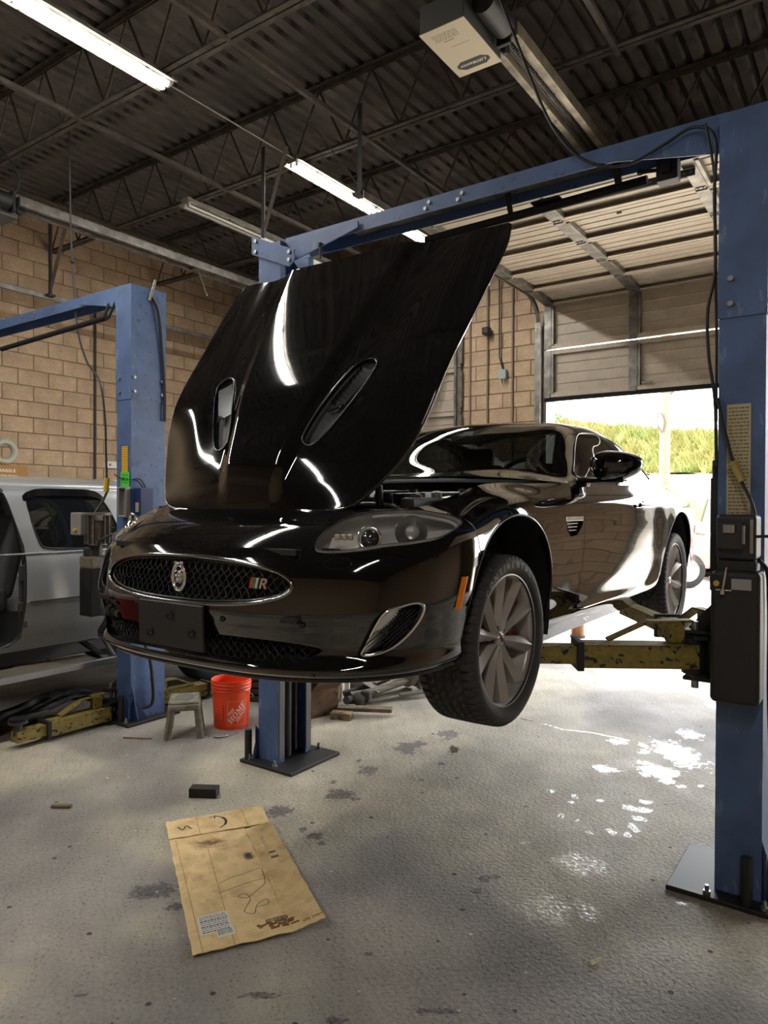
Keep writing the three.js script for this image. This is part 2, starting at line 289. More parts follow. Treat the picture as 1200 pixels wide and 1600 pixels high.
// open-web roof joists across the bays
const JY0 = 5.05, JY1 = 5.70;
function makeJoist(label, x0, x1) {
  const t = thing('roof_joist', label, 'joist', V(0, 0, 0), 0, 'open-web roof joists under the deck');
  const L = (y, s, f) => [bar(V(x0, y, s * 0.028), V(x1, y, s * 0.028), 0.042, 0.007, 0), bar(V(x0, y + f * 0.022, s * 0.011), V(x1, y + f * 0.022, s * 0.011), 0.006, 0.045, 0)];
  mesh('top_chord', wuv(join([...L(JY1, 1, -1), ...L(JY1, -1, -1)])), MAT.joist, t);
  mesh('bottom_chord', wuv(join([...L(JY0, 1, 1), ...L(JY0, -1, 1)])), MAT.joist, t);
  const seg = []; const n = Math.round((x1 - x0) / 0.62); let p = null;
  for (let i = 0; i <= n * 2; i++) { const q = V(lerp(x0, x1, i / (n * 2)), i % 2 ? JY1 - 0.03 : JY0 + 0.03, 0); if (p) seg.push(rod(p, q, 0.0115, 7)); p = q; }
  mesh('web_bar', join(seg), MAT.joist, t, 'zigzag steel bar between the chords');
  return t;
}
{
  const list = [[3.55, 'dark steel open-web joist from which the grey cable hangs'], [5.22, 'dark steel open-web joist that carries the track hangers'], [6.89, 'dark steel open-web joist behind the lift beam, over the unlit fixture'], [8.5, 'dark steel open-web joist along the door wall'], [1.88, 'dark steel open-web joist above the front of the truck'], [0.21, 'dark steel open-web joist above the red tool chest'], [-1.46, 'dark steel open-web joist nearest the wall behind the bay']];
  const j = makeJoist(list[0][1], XL + 0.02, XR - 0.02);
  list.forEach(([u, label], i) => { const o = i ? j.clone() : j; if (i) { o.name = numbered('roof_joist'); o.userData = { ...j.userData, label }; scene.add(o); } o.position.z = -u; });
}
function bridging(x, u0, u1, y, label) { return single('bridging_angle', wuv(join([bar(at(x, u0, y), at(x, u1, y), 0.038, 0.006, 0), bar(at(x + 0.017, u0, y + 0.018), at(x + 0.017, u1, y + 0.018), 0.006, 0.038, 0)])), MAT.joist, label, 'brace', V(0, 0, 0)); }
bridging(-5.72, 0, 8.7, JY0 - 0.006, 'thin steel angle tying the joists between the two light rows');
bridging(-3.86, 0, 8.7, JY0 - 0.006, 'thin steel angle tying the joists beside the garage door opener');
bridging(-1.62, 3.4, 5.3, JY0 - 0.006, 'short loose steel angle end above the opener rail');
bridging(-7.6, 1.5, 8.7, JY0 - 0.006, 'thin steel angle tying the joists near the tan wall');

// ------------------------------------------------------------------ garage doors
const doorSkin = M({ color: lin(0.55, 0.485, 0.40), roughness: 0.55, metalness: 0.1, map: rep(T.soft, 0.7) });
const SEC = 0.61;
function sectionProfile() {                                         // across the section: along y 0..SEC, depth towards the room is +x
  const f = 0.046, t = 0.002, b = [[0.004, f], [0.004, 0], [0.17, 0], [0.18, 0.008], [0.19, 0], [0.30, 0], [0.31, 0.008], [0.32, 0], [0.43, 0], [0.44, 0.008], [0.45, 0], [SEC - 0.004, 0], [SEC - 0.004, f]];
  const lip = [[0.06, f], [0.06, f - t]], up = [[SEC - 0.06, f], [SEC - 0.06, f - t]];
  const inner = b.slice(1, -1).map(([y, d]) => [y, d + 0.0022]);
  return [[0.06, f], [0.004, f], ...b.slice(1, -1).map(([y, d]) => [y, d]), [SEC - 0.004, f], [SEC - 0.06, f], [SEC - 0.06, f - t], [SEC - 0.0065, f - t], ...inner.reverse(), [0.0065, f - t], [0.06, f - t]].map(([y, d]) => [d, y]);
}
function doorSection(parent, W, mat, stiles) {
  const g = ext(sectionProfile(), W, 0); g.rotateY(-Math.PI / 2); g.translate(W, 0, 0); // now x along the door, y up, +z to the room
  const s = mesh('door_section', wuv(g), mat, parent);
  for (const [x, w] of stiles) {
    mesh('stile', wuv(join([box(w, SEC - 0.012, 0.004, x, SEC / 2, 0.05, 0.001), box(0.004, SEC - 0.05, 0.04, x - w / 2, SEC / 2, 0.03, 0.001), box(0.004, SEC - 0.05, 0.04, x + w / 2, SEC / 2, 0.03, 0.001), box(0.03, SEC - 0.1, 0.05, x + w / 2 + 0.022, SEC / 2, 0.035, 0.003)])), MAT.galv, s);
    mesh('hinge', join([box(0.075, 0.05, 0.006, x, 0.025, 0.056, 0.002), rod(V(x - 0.045, 0, 0.06), V(x + 0.045, 0, 0.06), 0.008, 8), cyl(0.006, 0.006, x - 0.02, 0.035, 0.061, 8).rotateX(0), cyl(0.006, 0.006, x + 0.02, 0.035, 0.061, 8)]), MAT.galv, s);
  }
  return s;
}
const DW = 3.6;
const door1 = struct('door_1', null, null, 'raised sectional garage door, lit tan from below');
{
  const st = [[0.05, 0.09], [1.13, 0.1], [2.36, 0.1], [DW - 0.05, 0.09]];
  const X0 = -3.6;
  for (let k = 0; k < 7; k++) {
    const s = doorSection(door1, DW, doorSkin, st);
    if (k < 2) s.position.set(X0, 3.12 + k * (SEC + (k ? 0.012 : 0)), -UD + 0.06);
    else if (k === 2) { s.position.set(X0, 4.36, -UD + 0.085); s.rotation.x = Math.PI / 2 * 0.965; }
    else { s.position.set(X0, 4.39, -UD + 0.085 + (k - 2) * (SEC + 0.002)); s.rotation.x = Math.PI / 2; }
  }
  mesh('bottom_seal', box(DW, 0.05, 0.06, X0 + DW / 2, 3.095, -UD + 0.08, 0.01), MAT.rubber, door1);
  const strut = mesh('top_strut', join([box(1.32, 0.055, 0.004, 0, 0, 0, 0), box(1.32, 0.004, 0.03, 0, 0.028, -0.013, 0)]), MAT.black, door1, 'black perforated strut across the top section'); strut.position.set(-1.86, 4.3, -5.86);
  const holes = []; for (let i = 0; i < 26; i++) holes.push(cyl(0.007, 0.003, 0, 0, 0, 8).rotateX(Math.PI / 2).translate(-0.63 + i * 0.0504, 0, 0.0028)); mesh('hole', join(holes), MAT.galv, strut).userData.kind = 'stuff';
  mesh('lift_handle', box(0.12, 0.03, 0.03, -2.3, 3.2, -UD + 0.13, 0.006), MAT.galv, door1);
  // tracks: vertical, bend, horizontal run to the hanger
  for (const x of [-3.66, 0.04]) {
    const p = [V(x, 0.02, -UD + 0.07), V(x, 3.7, -UD + 0.07)], R = 0.42; for (let i = 0; i <= 8; i++) { const a = i / 8 * Math.PI / 2; p.push(V(x, 3.97 + R * Math.sin(a), -UD + 0.07 + R * (1 - Math.cos(a)))); } p.push(V(x, 4.39, -6.6), V(x, 4.39, -4.9));
    const cp = new THREE.CurvePath(); for (let i = 0; i + 1 < p.length; i++) cp.add(new THREE.LineCurve3(p[i], p[i + 1]));
    const segs = []; for (let i = 0; i + 1 < p.length; i++) { segs.push(bar(p[i], p[i + 1], 0.058, 0.006, 0, V(1, 0, 0)), bar(p[i].clone().add(V(-0.022, 0, 0)), p[i + 1].clone().add(V(-0.022, 0, 0)), 0.006, 0.05, 0, V(1, 0, 0))); }
    mesh('track', wuv(join(segs)), MAT.galv, door1);
  }
  mesh('track_plate', wuv(join([box(0.075, 2.1, 0.005, -3.685, 3.05, -UD + 0.12, 0), box(0.005, 2.1, 0.09, -3.72, 3.05, -UD + 0.075, 0)])), MAT.galv, door1);
}
const door3 = struct('door_3', null, null, 'raised garage door of the bay beyond the near lift column');
for (let k = 0; k < 7; k++) { const s = doorSection(door3, D3[1] - D3[0] - 0.04, doorSkin, [[0.05, 0.09], [1.8, 0.1], [3.55, 0.09]]); s.position.set(D3[0] + 0.02, 4.39, -UD + 0.085 + k * (SEC + 0.002)); s.rotation.x = Math.PI / 2; }
const door2 = struct('door_2', null, null, 'closed garage door of the neighbouring bay');
{
  const W = D2[1] - D2[0] - 0.02, st = [[0.05, 0.09], [W / 2, 0.1], [W - 0.05, 0.09]];
  for (let k = 0; k < 7; k++) doorSection(door2, W, doorSkin, st).position.set(D2[0] + 0.01, k * SEC, -UD + 0.03);
  mesh('backing_board', box(D2[1] - D2[0], HEADY + 0.05, 0.03, (D2[0] + D2[1]) / 2, HEADY / 2, -UD - 0.03, 0), doorSkin, door2);
  for (const [x, u1] of [[-8.36, 3.0], [-4.9, 4.9]]) mesh('track', wuv(join([bar(at(x, UD - 0.1, 0.02), at(x, UD - 0.1, 4.25), 0.06, 0.03, 0), bar(at(x, UD - 0.1, 4.25), at(x, u1, 4.25), 0.035, 0.06, 0.004)])), MAT.galv, door2);
}
// frame posts of the open doorway
for (const [i, x] of [[1, D1[0] - 0.0], [2, D1[1] + 0.0]]) struct('trim_' + i, box(0.05, HEADY, 0.32, x, HEADY / 2, -UD - 0.125, 0.004), MAT.galv, 'steel jamb of the open doorway');
// hangers that carry the tracks from the joists
function hanger(x, u, y, lean, label) {
  const t = thing('track_hanger', label, 'hanger', at(x, u));
  mesh('upright', join([bar(V(0, y - 0.05, 0), V(0, JY0 + 0.12, 0), 0.045, 0.006, 0), bar(V(0.02, y - 0.05, 0.02), V(0.02, JY0 + 0.12, 0.02), 0.006, 0.045, 0)]), MAT.steelDark, t);
  mesh('brace', bar(V(0, y + 0.02, 0), V(lean, JY0, 0.08), 0.04, 0.006, 0), MAT.joist, t, 'leaning flat steel brace');
  mesh('foot', box(0.09, 0.03, 0.09, 0, y - 0.05, 0, 0.004), MAT.steelDark, t);
}
hanger(-8.32, 4.78, 4.31, 0.5, 'black steel hanger with brace on the door track by the tan wall');
hanger(-3.72, 4.92, 4.45, -0.42, 'steel V hanger in front of the lit tube fixture');
hanger(-4.93, 4.98, 4.31, 0.38, 'steel hanger with brace beside the unlit fixture');

// ------------------------------------------------------------------ tube light fixtures
const tubeOn = M({ color: 0xffffff, emissive: lin(1, 0.98, 0.93), emissiveIntensity: 16, roughness: 0.4 });
const tubeOff = M({ color: lin(0.62, 0.62, 0.58), roughness: 0.35 });
const fixMat = M({ color: lin(0.55, 0.54, 0.48), roughness: 0.45, map: rep(T.grime, 1) });
const LEDPOWER = 49;
function fixture(x, u0, u1, y, lit, label, tubes) {
  const L = u1 - u0, t = thing('tube_light_fixture', label, 'light fixture', at(x, (u0 + u1) / 2, y), 0, 'tube light fixtures under the joists');
  const pr = [[-0.115, 0.005], [-0.11, 0], [-0.05, 0.03], [-0.045, 0.012], [0.045, 0.012], [0.05, 0.03], [0.11, 0], [0.115, 0.005], [0.055, 0.04], [0.05, 0.075], [-0.05, 0.075], [-0.055, 0.04]];
  mesh('housing', wuv(ext(pr, L, 0).translate(0, 0, -L / 2)), fixMat, t);
  for (const s of [-1, 1]) mesh('end_cap', box(0.11, 0.065, 0.012, 0, 0.035, s * (L / 2 + 0.004), 0.004), fixMat, t);
  const n = tubes ?? 2, seg = L / n;
  for (let k = 0; k < n; k++) for (const s of [-1, 1]) {
    const z0 = -L / 2 + k * seg + 0.035, z1 = z0 + seg - 0.07;
    mesh('tube', rod(V(s * 0.034, -0.012, z0), V(s * 0.034, -0.012, z1), 0.0135, 12), lit ? tubeOn : tubeOff, t);
    for (const z of [z0 - 0.008, z1 + 0.008]) mesh('socket', box(0.028, 0.05, 0.022, s * 0.034, 0, z, 0.004), MAT.white, t);
  }
  if (lit) {
    for (const s of [-1, 1]) { const a = new THREE.RectAreaLight(lin(1, 0.975, 0.92), LEDPOWER, 0.027, L - 0.1); a.position.set(x + s * 0.034, y - 0.03, -(u0 + u1) / 2); a.rotation.x = -Math.PI / 2; scene.add(a); }
  }
  return t;
}
fixture(-4.62, 1.15, 3.62, 5.0, true, 'lit twin tube fixture hanging nearest above the bonnet');
fixture(-4.66, 5.1, 7.72, 5.0, true, 'lit twin tube fixture behind the lift beam', 2);
fixture(-6.22, 5.1, 8.3, 4.98, false, 'unlit dusty tube fixture beyond the lift beam');
fixture(-4.64, -3.0, -0.55, 5.0, true, 'lit twin tube fixture behind the camera in the bonnet row');
fixture(0.9, -3.0, -0.55, 5.0, true, 'unseen lit twin tube fixture behind the camera, added as fill for the near column');  // unseen fixture put in as fill light on the near column
fixture(-7.7, -1.0, 1.45, 5.0, true, 'lit twin tube fixture over the parked truck');

single('conduit', rod(at(-4.63, 3.6, 5.03), at(-4.63, 5.2, 5.03), 0.009, 8), MAT.galv, 'thin conduit linking the two lit fixtures', 'conduit');
// ------------------------------------------------------------------ two-post lifts
const LU0 = 3.43, LUW = 0.32, LXW = 0.186, LTOP = 3.45, LSEAM = 2.55;
function columnProfile(s, xw, uw, t, lip) {                         // plan of a C-section, open towards +x * s; x 0..xw, v 0..uw
  const p = [[0, 0], [xw, 0], [xw, lip], [xw - t, lip], [xw - t, t], [t, t], [t, uw - t], [xw - t, uw - t], [xw - t, uw - lip], [xw, uw - lip], [xw, uw], [0, uw]];
  return s > 0 ? p : p.map(([a, b]) => [xw - a, b]).reverse();
}
const upright = (prof, h) => { const g = ext(prof, h, 0); g.rotateX(-Math.PI / 2); return g; };  // plan (x, v): v runs to -z
function column(t, x, s, name, basePads = true) {                   // x = lower plan corner in x, open side s
  const c = mesh(name, wuv(upright(columnProfile(s, LXW, LUW, 0.008, 0.055), LSEAM - 0.02)), MAT.blue, t); c.position.copy(at(x, LU0, 0.02));
  const e = mesh('column_extension', wuv(upright(columnProfile(s, LXW + 0.008, LUW + 0.01, 0.008, 0.05), LTOP - LSEAM)), MAT.blue, t); e.position.copy(at(x - 0.004, LU0 - 0.005, LSEAM));
  const bolts = []; for (const v of [0.03, LUW - 0.03]) for (const y of [0.06, 0.17]) bolts.push(rod(V(s > 0 ? -0.012 : LXW + 0.02, y, -v), V(s > 0 ? 0.006 : LXW - 0.002, y, -v), 0.013, 6));
  for (const v of [0.05]) for (const y of [0.06, 0.17]) bolts.push(rod(V(v, y, 0.012), V(v, y, -0.004), 0.013, 6));
  each('bolt', bolts, MAT.steel, e);
  const w0 = s > 0 ? -0.16 : -0.11; mesh('base_plate', box(0.46, 0.022, 0.5, LXW / 2 + (s > 0 ? 0.05 : -0.05), 0.011, -LUW / 2, 0.005), MAT.black, t).position.copy(at(x, LU0)); void w0;
  const f = part('base_foot', t); f.position.copy(at(x, LU0));
  const bx = s > 0 ? -0.05 : LXW + 0.05;
  mesh('gusset', join([ext([[0, 0], [0.16, 0], [0, 0.22]], 0.01, 0.001).rotateY(Math.PI / 2).translate(bx + 0.04 * s, 0.022, 0.02), ext([[0, 0], [0.07, 0], [0.07, 0.02], [0, 0.26]], 0.01, 0.001).rotateY(s > 0 ? Math.PI : 0).translate(s > 0 ? 0 : LXW, 0.022, -0.02)]), MAT.blueDark, f);
  mesh('hold_down_tube', cyl(0.024, 0.2, s > 0 ? -0.04 : LXW - 0.05, 0.122, 0.055, 14), MAT.black, f);
  each('anchor_bolt', [[-0.02, 0.06], [LXW + 0.02, 0.06], [-0.02, -LUW - 0.06], [LXW + 0.02, -LUW - 0.06]].map(([a, b]) => join([cyl(0.017, 0.014, a, 0.029, b, 6), cyl(0.009, 0.04, a, 0.04, b, 8)])), MAT.steel, f);
  return c;
}
function innards(t, x, s) {                                         // ram and chain inside the open side
  const cx = x + (s > 0 ? LXW - 0.06 : 0.06), g = at(cx, LU0 + LUW * 0.42, 0);
  mesh('hydraulic_ram', join([rod(V(0, 0.03, 0), V(0, 1.9, 0), 0.036, 18), rod(V(0, 1.9, 0), V(0, 2.5, 0), 0.024, 16)]), MAT.black, t).position.copy(g);
  if (s > 0) each('wear_strip', [0.028, LUW - 0.028].map((v) => box(0.003, LSEAM - 0.1, 0.05, 0.062, LSEAM / 2, LUW * 0.42 - v, 0)), M({ color: lin(0.28, 0.29, 0.30), roughness: 0.5, metalness: 0.4, map: T.grime }), t).forEach((m) => m.position.copy(g));
  mesh('lift_chain', box(0.03, 2.6, 0.02, 0.01 * s, 1.35, -0.075, 0.004), MAT.steelDark, t).position.copy(g);
}
function overheadBeam(t, x0, x1, lift) {
  const y = LTOP + 0.04, b = part('overhead_beam', t);
  const prof = [[0, 0], [0, -0.085], [0.007, -0.085], [0.007, -0.007], [0.175, -0.007], [0.175, -0.085], [0.182, -0.085], [0.182, 0]];
  const g = ext(prof, x1 - x0, 0); g.rotateY(-Math.PI / 2); g.rotateY(Math.PI); g.translate(0, 0, 0);
  const q = wuv(g); mesh('beam_channel', q, MAT.blue, b).position.copy(at(x0, LU0 + 0.07, y)).setX(x0);
  if (lift === 'a') mesh('underside_plate', wuv(box(2.2, 0.004, 0.165, x1 - 1.1, y - 0.03, -LU0 - 0.161, 0)), M({ color: lin(0.62, 0.57, 0.46), roughness: 0.4, metalness: 0.2, map: rep(T.grime, 1.2) }), b, 'pale plate along the underside of the beam');  // cream plate set inside the channel, paler than the beam's blue
  for (const [xe, s] of [[x0, 1], [x1, -1]]) {
    const gs = ext([[0, 0], [0.62, 0.12], [0.62, 0.16], [0.2, 0.16], [0, 0.16], [-0.02, 0.1]], 0.008, 0.001); if (s < 0) g.rotateY(0);
    const m = mesh('gusset_plate', s > 0 ? gs : gs.rotateY(Math.PI), MAT.blue, b); m.position.copy(at(xe, LU0 + 0.055, y - 0.19));
    if (lift !== 'a' || s < 0) continue;
    const k = mesh('corner_bracket', ext([[-0.19, 0.06], [0.19, -0.1], [0.19, -0.17], [0.14, -0.2], [-0.19, -0.06]], 0.01, 0.001).rotateY(s > 0 ? 0 : Math.PI), MAT.blue, b); k.position.copy(at(xe - s * 0.03, LU0 - 0.012, y - 0.03));
    each('bolt', [[-0.15, 0.02], [-0.15, -0.05], [0.15, -0.11], [0.15, -0.16]].map(([a, c]) => rod(V(a, c, 0.02), V(a, c, 0), 0.014, 6)), MAT.steel, k);
    mesh('hook', join([rod(V(s * 0.33, 0.06, 0.02), V(s * 0.33, -0.02, 0.02), 0.008, 8), cyl(0.016, 0.02, s * 0.33, 0.07, 0.02, 8)]), MAT.black, m);
  }
  each('bolt', [0.42, 0.5].flatMap((k) => [[0.018, -0.03], [0.06, -0.06]].map(([d, e]) => rod(V(lerp(x0, x1, k) - d * 0.6, y + e, -LU0 - 0.06), V(lerp(x0, x1, k) - d * 0.6, y + e, -LU0 - 0.075), 0.012, 6))), MAT.steel, b);
  return b;
}
function liftArm(t, piv, end, y, name = 'arm') {                    // telescoping swing arm with a pad
  const a = part(name, t), d = end.clone().sub(piv), L = d.length(), g = new THREE.Group(); void g;
  a.position.set(piv.x, y, piv.z); a.rotation.y = Math.atan2(-d.z, d.x);
  const o = Math.min(0.52, L * 0.72);
  mesh('outer_tube', wuv(join([box(o, 0.008, 0.12, o / 2, 0.048, 0, 0.001), box(o, 0.008, 0.12, o / 2, -0.048, 0, 0.001), box(o, 0.1, 0.008, o / 2, 0, 0.056, 0.001), box(o, 0.1, 0.008, o / 2, 0, -0.056, 0.001)]), 1.7), MAT.yellow, a);
  mesh('collar', box(0.03, 0.13, 0.14, o, 0, 0, 0.004), MAT.black, a);
  mesh('inner_tube', wuv(box(L - o + 0.05, 0.078, 0.09, (L + o) / 2, 0, 0, 0.003), 1.7), MAT.yellow, a);
  mesh('pad_post', join([cyl(0.03, 0.09, L, 0.05, 0, 16), cyl(0.065, 0.018, L, 0.1, 0, 20)]), MAT.steelDark, a);
  mesh('pad', cyl(0.06, 0.02, L, 0.118, 0, 20), MAT.rubber, a);
  mesh('pivot', join([cyl(0.05, 0.16, 0, 0, 0, 18), box(0.12, 0.014, 0.15, -0.03, 0.085, 0, 0.003), box(0.12, 0.014, 0.15, -0.03, -0.085, 0, 0.003)]), MAT.black, a);
  mesh('restraint_plate', wuv(join([bar(V(0.38, 0.06, 0.03), V(0.2, 0.145, 0.03), 0.06, 0.012, 0.002), bar(V(0.2, 0.145, 0.03), V(0.0, 0.15, 0.03), 0.06, 0.012, 0.002), box(0.07, 0.09, 0.06, 0.08, 0.1, 0.02, 0.003)]), 2), MAT.yellow, a);
  return a;
}
function carriage(t, x, s, y) {
  const xi = x + (s > 0 ? LXW : 0), c = part('carriage', t);
  mesh('slider', box(0.14, 0.62, LUW - 0.13, xi - s * 0.05, y + 0.3, -LU0 - LUW / 2, 0.006), MAT.black, c);
  mesh('arm_yoke', join([box(0.15, 0.016, LUW + 0.06, xi + s * 0.06, y + 0.105, -LU0 - LUW / 2, 0.004), box(0.15, 0.016, LUW + 0.06, xi + s * 0.06, y - 0.105, -LU0 - LUW / 2, 0.004), box(0.05, 0.22, LUW - 0.02, xi + s * 0.02, y, -LU0 - LUW / 2, 0.004), ext([[0, 0], [0.13, 0], [0.02, 0.13], [0, 0.13]], 0.012, 0.001).rotateY(s > 0 ? 0 : Math.PI).translate(xi, y + 0.11, -LU0 - 0.05), ext([[0, 0], [0.13, 0], [0.02, 0.13], [0, 0.13]], 0.012, 0.001).rotateY(s > 0 ? 0 : Math.PI).translate(xi, y + 0.11, -LU0 - LUW + 0.02)]), MAT.black, c);
  mesh('pin', join([cyl(0.016, 0.3, xi + s * 0.09, y, -LU0 - 0.01, 10), cyl(0.016, 0.3, xi + s * 0.09, y, -LU0 - LUW + 0.0, 10)]), MAT.steel, c);
  return c;
}
const placardTex = (bg, ink, lines, seedv) => canvasTex(128, 512, (c, w, h) => { seed = seedv; c.fillStyle = bg; c.fillRect(0, 0, w, h); c.fillStyle = ink; for (let i = 0; i < lines; i++) { let x = 10; while (x < w - 16) { const l = rr(6, 26); c.fillRect(x, 14 + i * (h - 28) / lines, Math.min(l, w - 10 - x), Math.max(2, (h - 28) / lines * 0.42)); x += l + 5; } } });

// lift that carries the black coupe
const liftA = thing('two_post_lift', 'blue two-post lift holding up the black coupe', 'car lift');
const AX1 = -3.424, AX2 = -0.598;
{
  column(liftA, AX1, 1, 'column'); column(liftA, AX2, -1, 'column');
  innards(liftA, AX1, 1); innards(liftA, AX2, -1);
  overheadBeam(liftA, AX1 + LXW - 0.02, AX2 + 0.02, 'a');
  const y = 1.055;
  carriage(liftA, AX1, 1, y); carriage(liftA, AX2, -1, y);
  liftArm(liftA, at(AX2 - 0.09, LU0 - 0.01), at(-1.40, 2.96), y); liftArm(liftA, at(AX2 - 0.09, LU0 + LUW), at(-1.36, 4.72), y);
  liftArm(liftA, at(AX1 + LXW + 0.09, LU0 - 0.01), at(-2.80, 2.96), y); liftArm(liftA, at(AX1 + LXW + 0.09, LU0 + LUW), at(-2.80, 4.72), y);
  // overhead shut-off bar and its switch
  const sb = part('shutoff_bar', liftA, 'black foam shut-off bar under the beam');
  mesh('bar', rod(at(-2.28, LU0 + 0.26, 3.33), at(-0.98, LU0 + 0.26, 3.36), 0.024, 12), MAT.rubber, sb);
  each('bracket', [bar(at(-1.72, LU0 + 0.2, 3.48), at(-1.72, LU0 + 0.26, 3.34), 0.03, 0.012), bar(at(-1.12, LU0 + 0.2, 3.48), at(-1.12, LU0 + 0.26, 3.35), 0.035, 0.02), box(0.16, 0.006, 0.08, -1.5, 3.37, -LU0 - 0.24, 0)], MAT.black, sb);
  mesh('switch_box', join([box(0.1, 0.11, 0.075, -0.87, 3.36, -LU0 - 0.22, 0.006), box(0.045, 0.05, 0.03, -0.87, 3.36, -LU0 - 0.17, 0.004), rod(at(-0.92, LU0 + 0.2, 3.37), at(-1.0, LU0 + 0.2, 3.38), 0.01, 8), cyl(0.014, 0.02, -1.0, 3.38, -LU0 - 0.2, 8)]), MAT.black, sb);
  mesh('lead', tube([at(-1.95, LU0 - 0.02, 5.2), at(-1.6, LU0 + 0.0, 4.2), at(-1.36, LU0 + 0.03, 3.6), at(-1.2, LU0 + 0.04, 3.42), at(-1.02, LU0 + 0.04, 3.36), at(-0.85, LU0 + 0.03, 3.40), at(-0.72, LU0 + 0.02, 3.44), at(-0.63, LU0 + 0.0, 3.38), at(-0.622, LU0 + 0.0, 3.1), at(-0.618, LU0 + 0.0, 2.75), at(-0.645, LU0 + 0.0, 2.6), at(-0.64, LU0 + 0.0, 2.4), at(-0.612, LU0 - 0.01, 2.2), at(-0.6, LU0 - 0.02, 1.9)], 0.0075, 120, 8), MAT.cable, sb);
  mesh('spare_lead', tube([at(-0.66, LU0 + 0.0, 3.43), at(-0.625, LU0 + 0.01, 3.2), at(-0.62, LU0 + 0.01, 2.9), at(-0.61, LU0 + 0.01, 2.5), at(-0.608, LU0 + 0.01, 2.1)], 0.006, 50, 8), MAT.cable, sb);
  // power unit on the front of the near column
  const pu = part('power_unit', liftA, 'black hydraulic power unit on the column');
  mesh('reservoir', box(0.19, 0.555, 0.16, -0.5, 1.175, -LU0 + 0.092, 0.022, 3), MAT.black, pu);
  mesh('pump_block', box(0.15, 0.05, 0.12, -0.5, 1.475, -LU0 + 0.08, 0.006), MAT.black, pu);
  mesh('motor', join([box(0.155, 0.19, 0.15, -0.5, 1.595, -LU0 + 0.085, 0.018, 2), box(0.1, 0.11, 0.04, -0.515, 1.6, -LU0 + 0.175, 0.006)]), M({ color: lin(0.02, 0.022, 0.026), roughness: 0.45 }), pu);
  mesh('switch', join([box(0.045, 0.035, 0.012, -0.52, 1.63, -LU0 + 0.198, 0.003), rod(at(-0.465, LU0 - 0.2, 1.645), at(-0.465, LU0 - 0.2, 1.57), 0.006, 8), box(0.012, 0.14, 0.001, -0.44, 1.6, -LU0 + 0.162, 0)]), MAT.steel, pu);
  mesh('release_lever', join([rod(at(-0.53, LU0 - 0.185, 1.47), at(-0.545, LU0 - 0.19, 1.37), 0.006, 8), cyl(0.012, 0.016, -0.545, 1.365, -LU0 + 0.19, 10), rod(at(-0.57, LU0 - 0.185, 1.375), at(-0.51, LU0 - 0.185, 1.375), 0.005, 8)]), MAT.chrome, pu);
  mesh('rating_plate', box(0.075, 0.045, 0.001, -0.475, 1.40, -LU0 + 0.1735, 0), M({ color: lin(0.30, 0.30, 0.29), roughness: 0.5 }), pu);
  mesh('filler_cap', cyl(0.012, 0.01, 0, 0, 0, 12).rotateX(Math.PI / 2).translate(-0.57, 1.4, -LU0 + 0.175), M({ color: lin(0.5, 0.35, 0.06), roughness: 0.4 }), pu);
  const lab = mesh('instruction_placard', new THREE.BoxGeometry(0.095, 0.5, 0.002), M({ map: placardTex('#b7ab86', '#6d6650', 30, 11), roughness: 0.6 }), liftA, 'cream instruction placard on the column'); lab.position.copy(at(-0.515, LU0 - 0.003, 1.92));
  mesh('plug', join([rod(at(-0.525, LU0 - 0.05, 1.9), at(-0.49, LU0 - 0.06, 1.83), 0.017, 12), rod(at(-0.53, LU0 - 0.048, 1.915), at(-0.525, LU0 - 0.05, 1.9), 0.02, 12)]), M({ color: lin(0.34, 0.26, 0.08), roughness: 0.6 }), liftA, 'dirty yellow power plug');
  mesh('power_cord', tube([at(-0.6, LU0 - 0.02, 2.2), at(-0.565, LU0 - 0.035, 2.05), at(-0.53, LU0 - 0.048, 1.92), at(-0.49, LU0 - 0.06, 1.82), at(-0.45, LU0 - 0.09, 1.74), at(-0.43, LU0 - 0.11, 1.66)], 0.007, 50, 8), MAT.cable, liftA);
  mesh('hose', join([tube([at(-0.42, LU0 - 0.1, 1.5), at(-0.395, LU0 - 0.07, 1.46), at(-0.39, LU0 - 0.02, 1.3), at(-0.392, LU0 + 0.02, 0.9), at(-0.385, LU0 + 0.05, 0.6)], 0.009, 60, 8), tube([at(-0.43, LU0 - 0.16, 1.6), at(-0.37, LU0 - 0.14, 1.6), at(-0.33, LU0 - 0.1, 1.58)], 0.006, 20, 8)]), MAT.cable, liftA);
  mesh('lock_rod', join([rod(at(-0.612, LU0 + 0.03, 1.5), at(-0.612, LU0 + 0.03, 1.93), 0.014, 10), box(0.03, 0.5, 0.08, -0.613, 1.6, -LU0 - 0.04, 0.004)]), MAT.black, liftA);
}
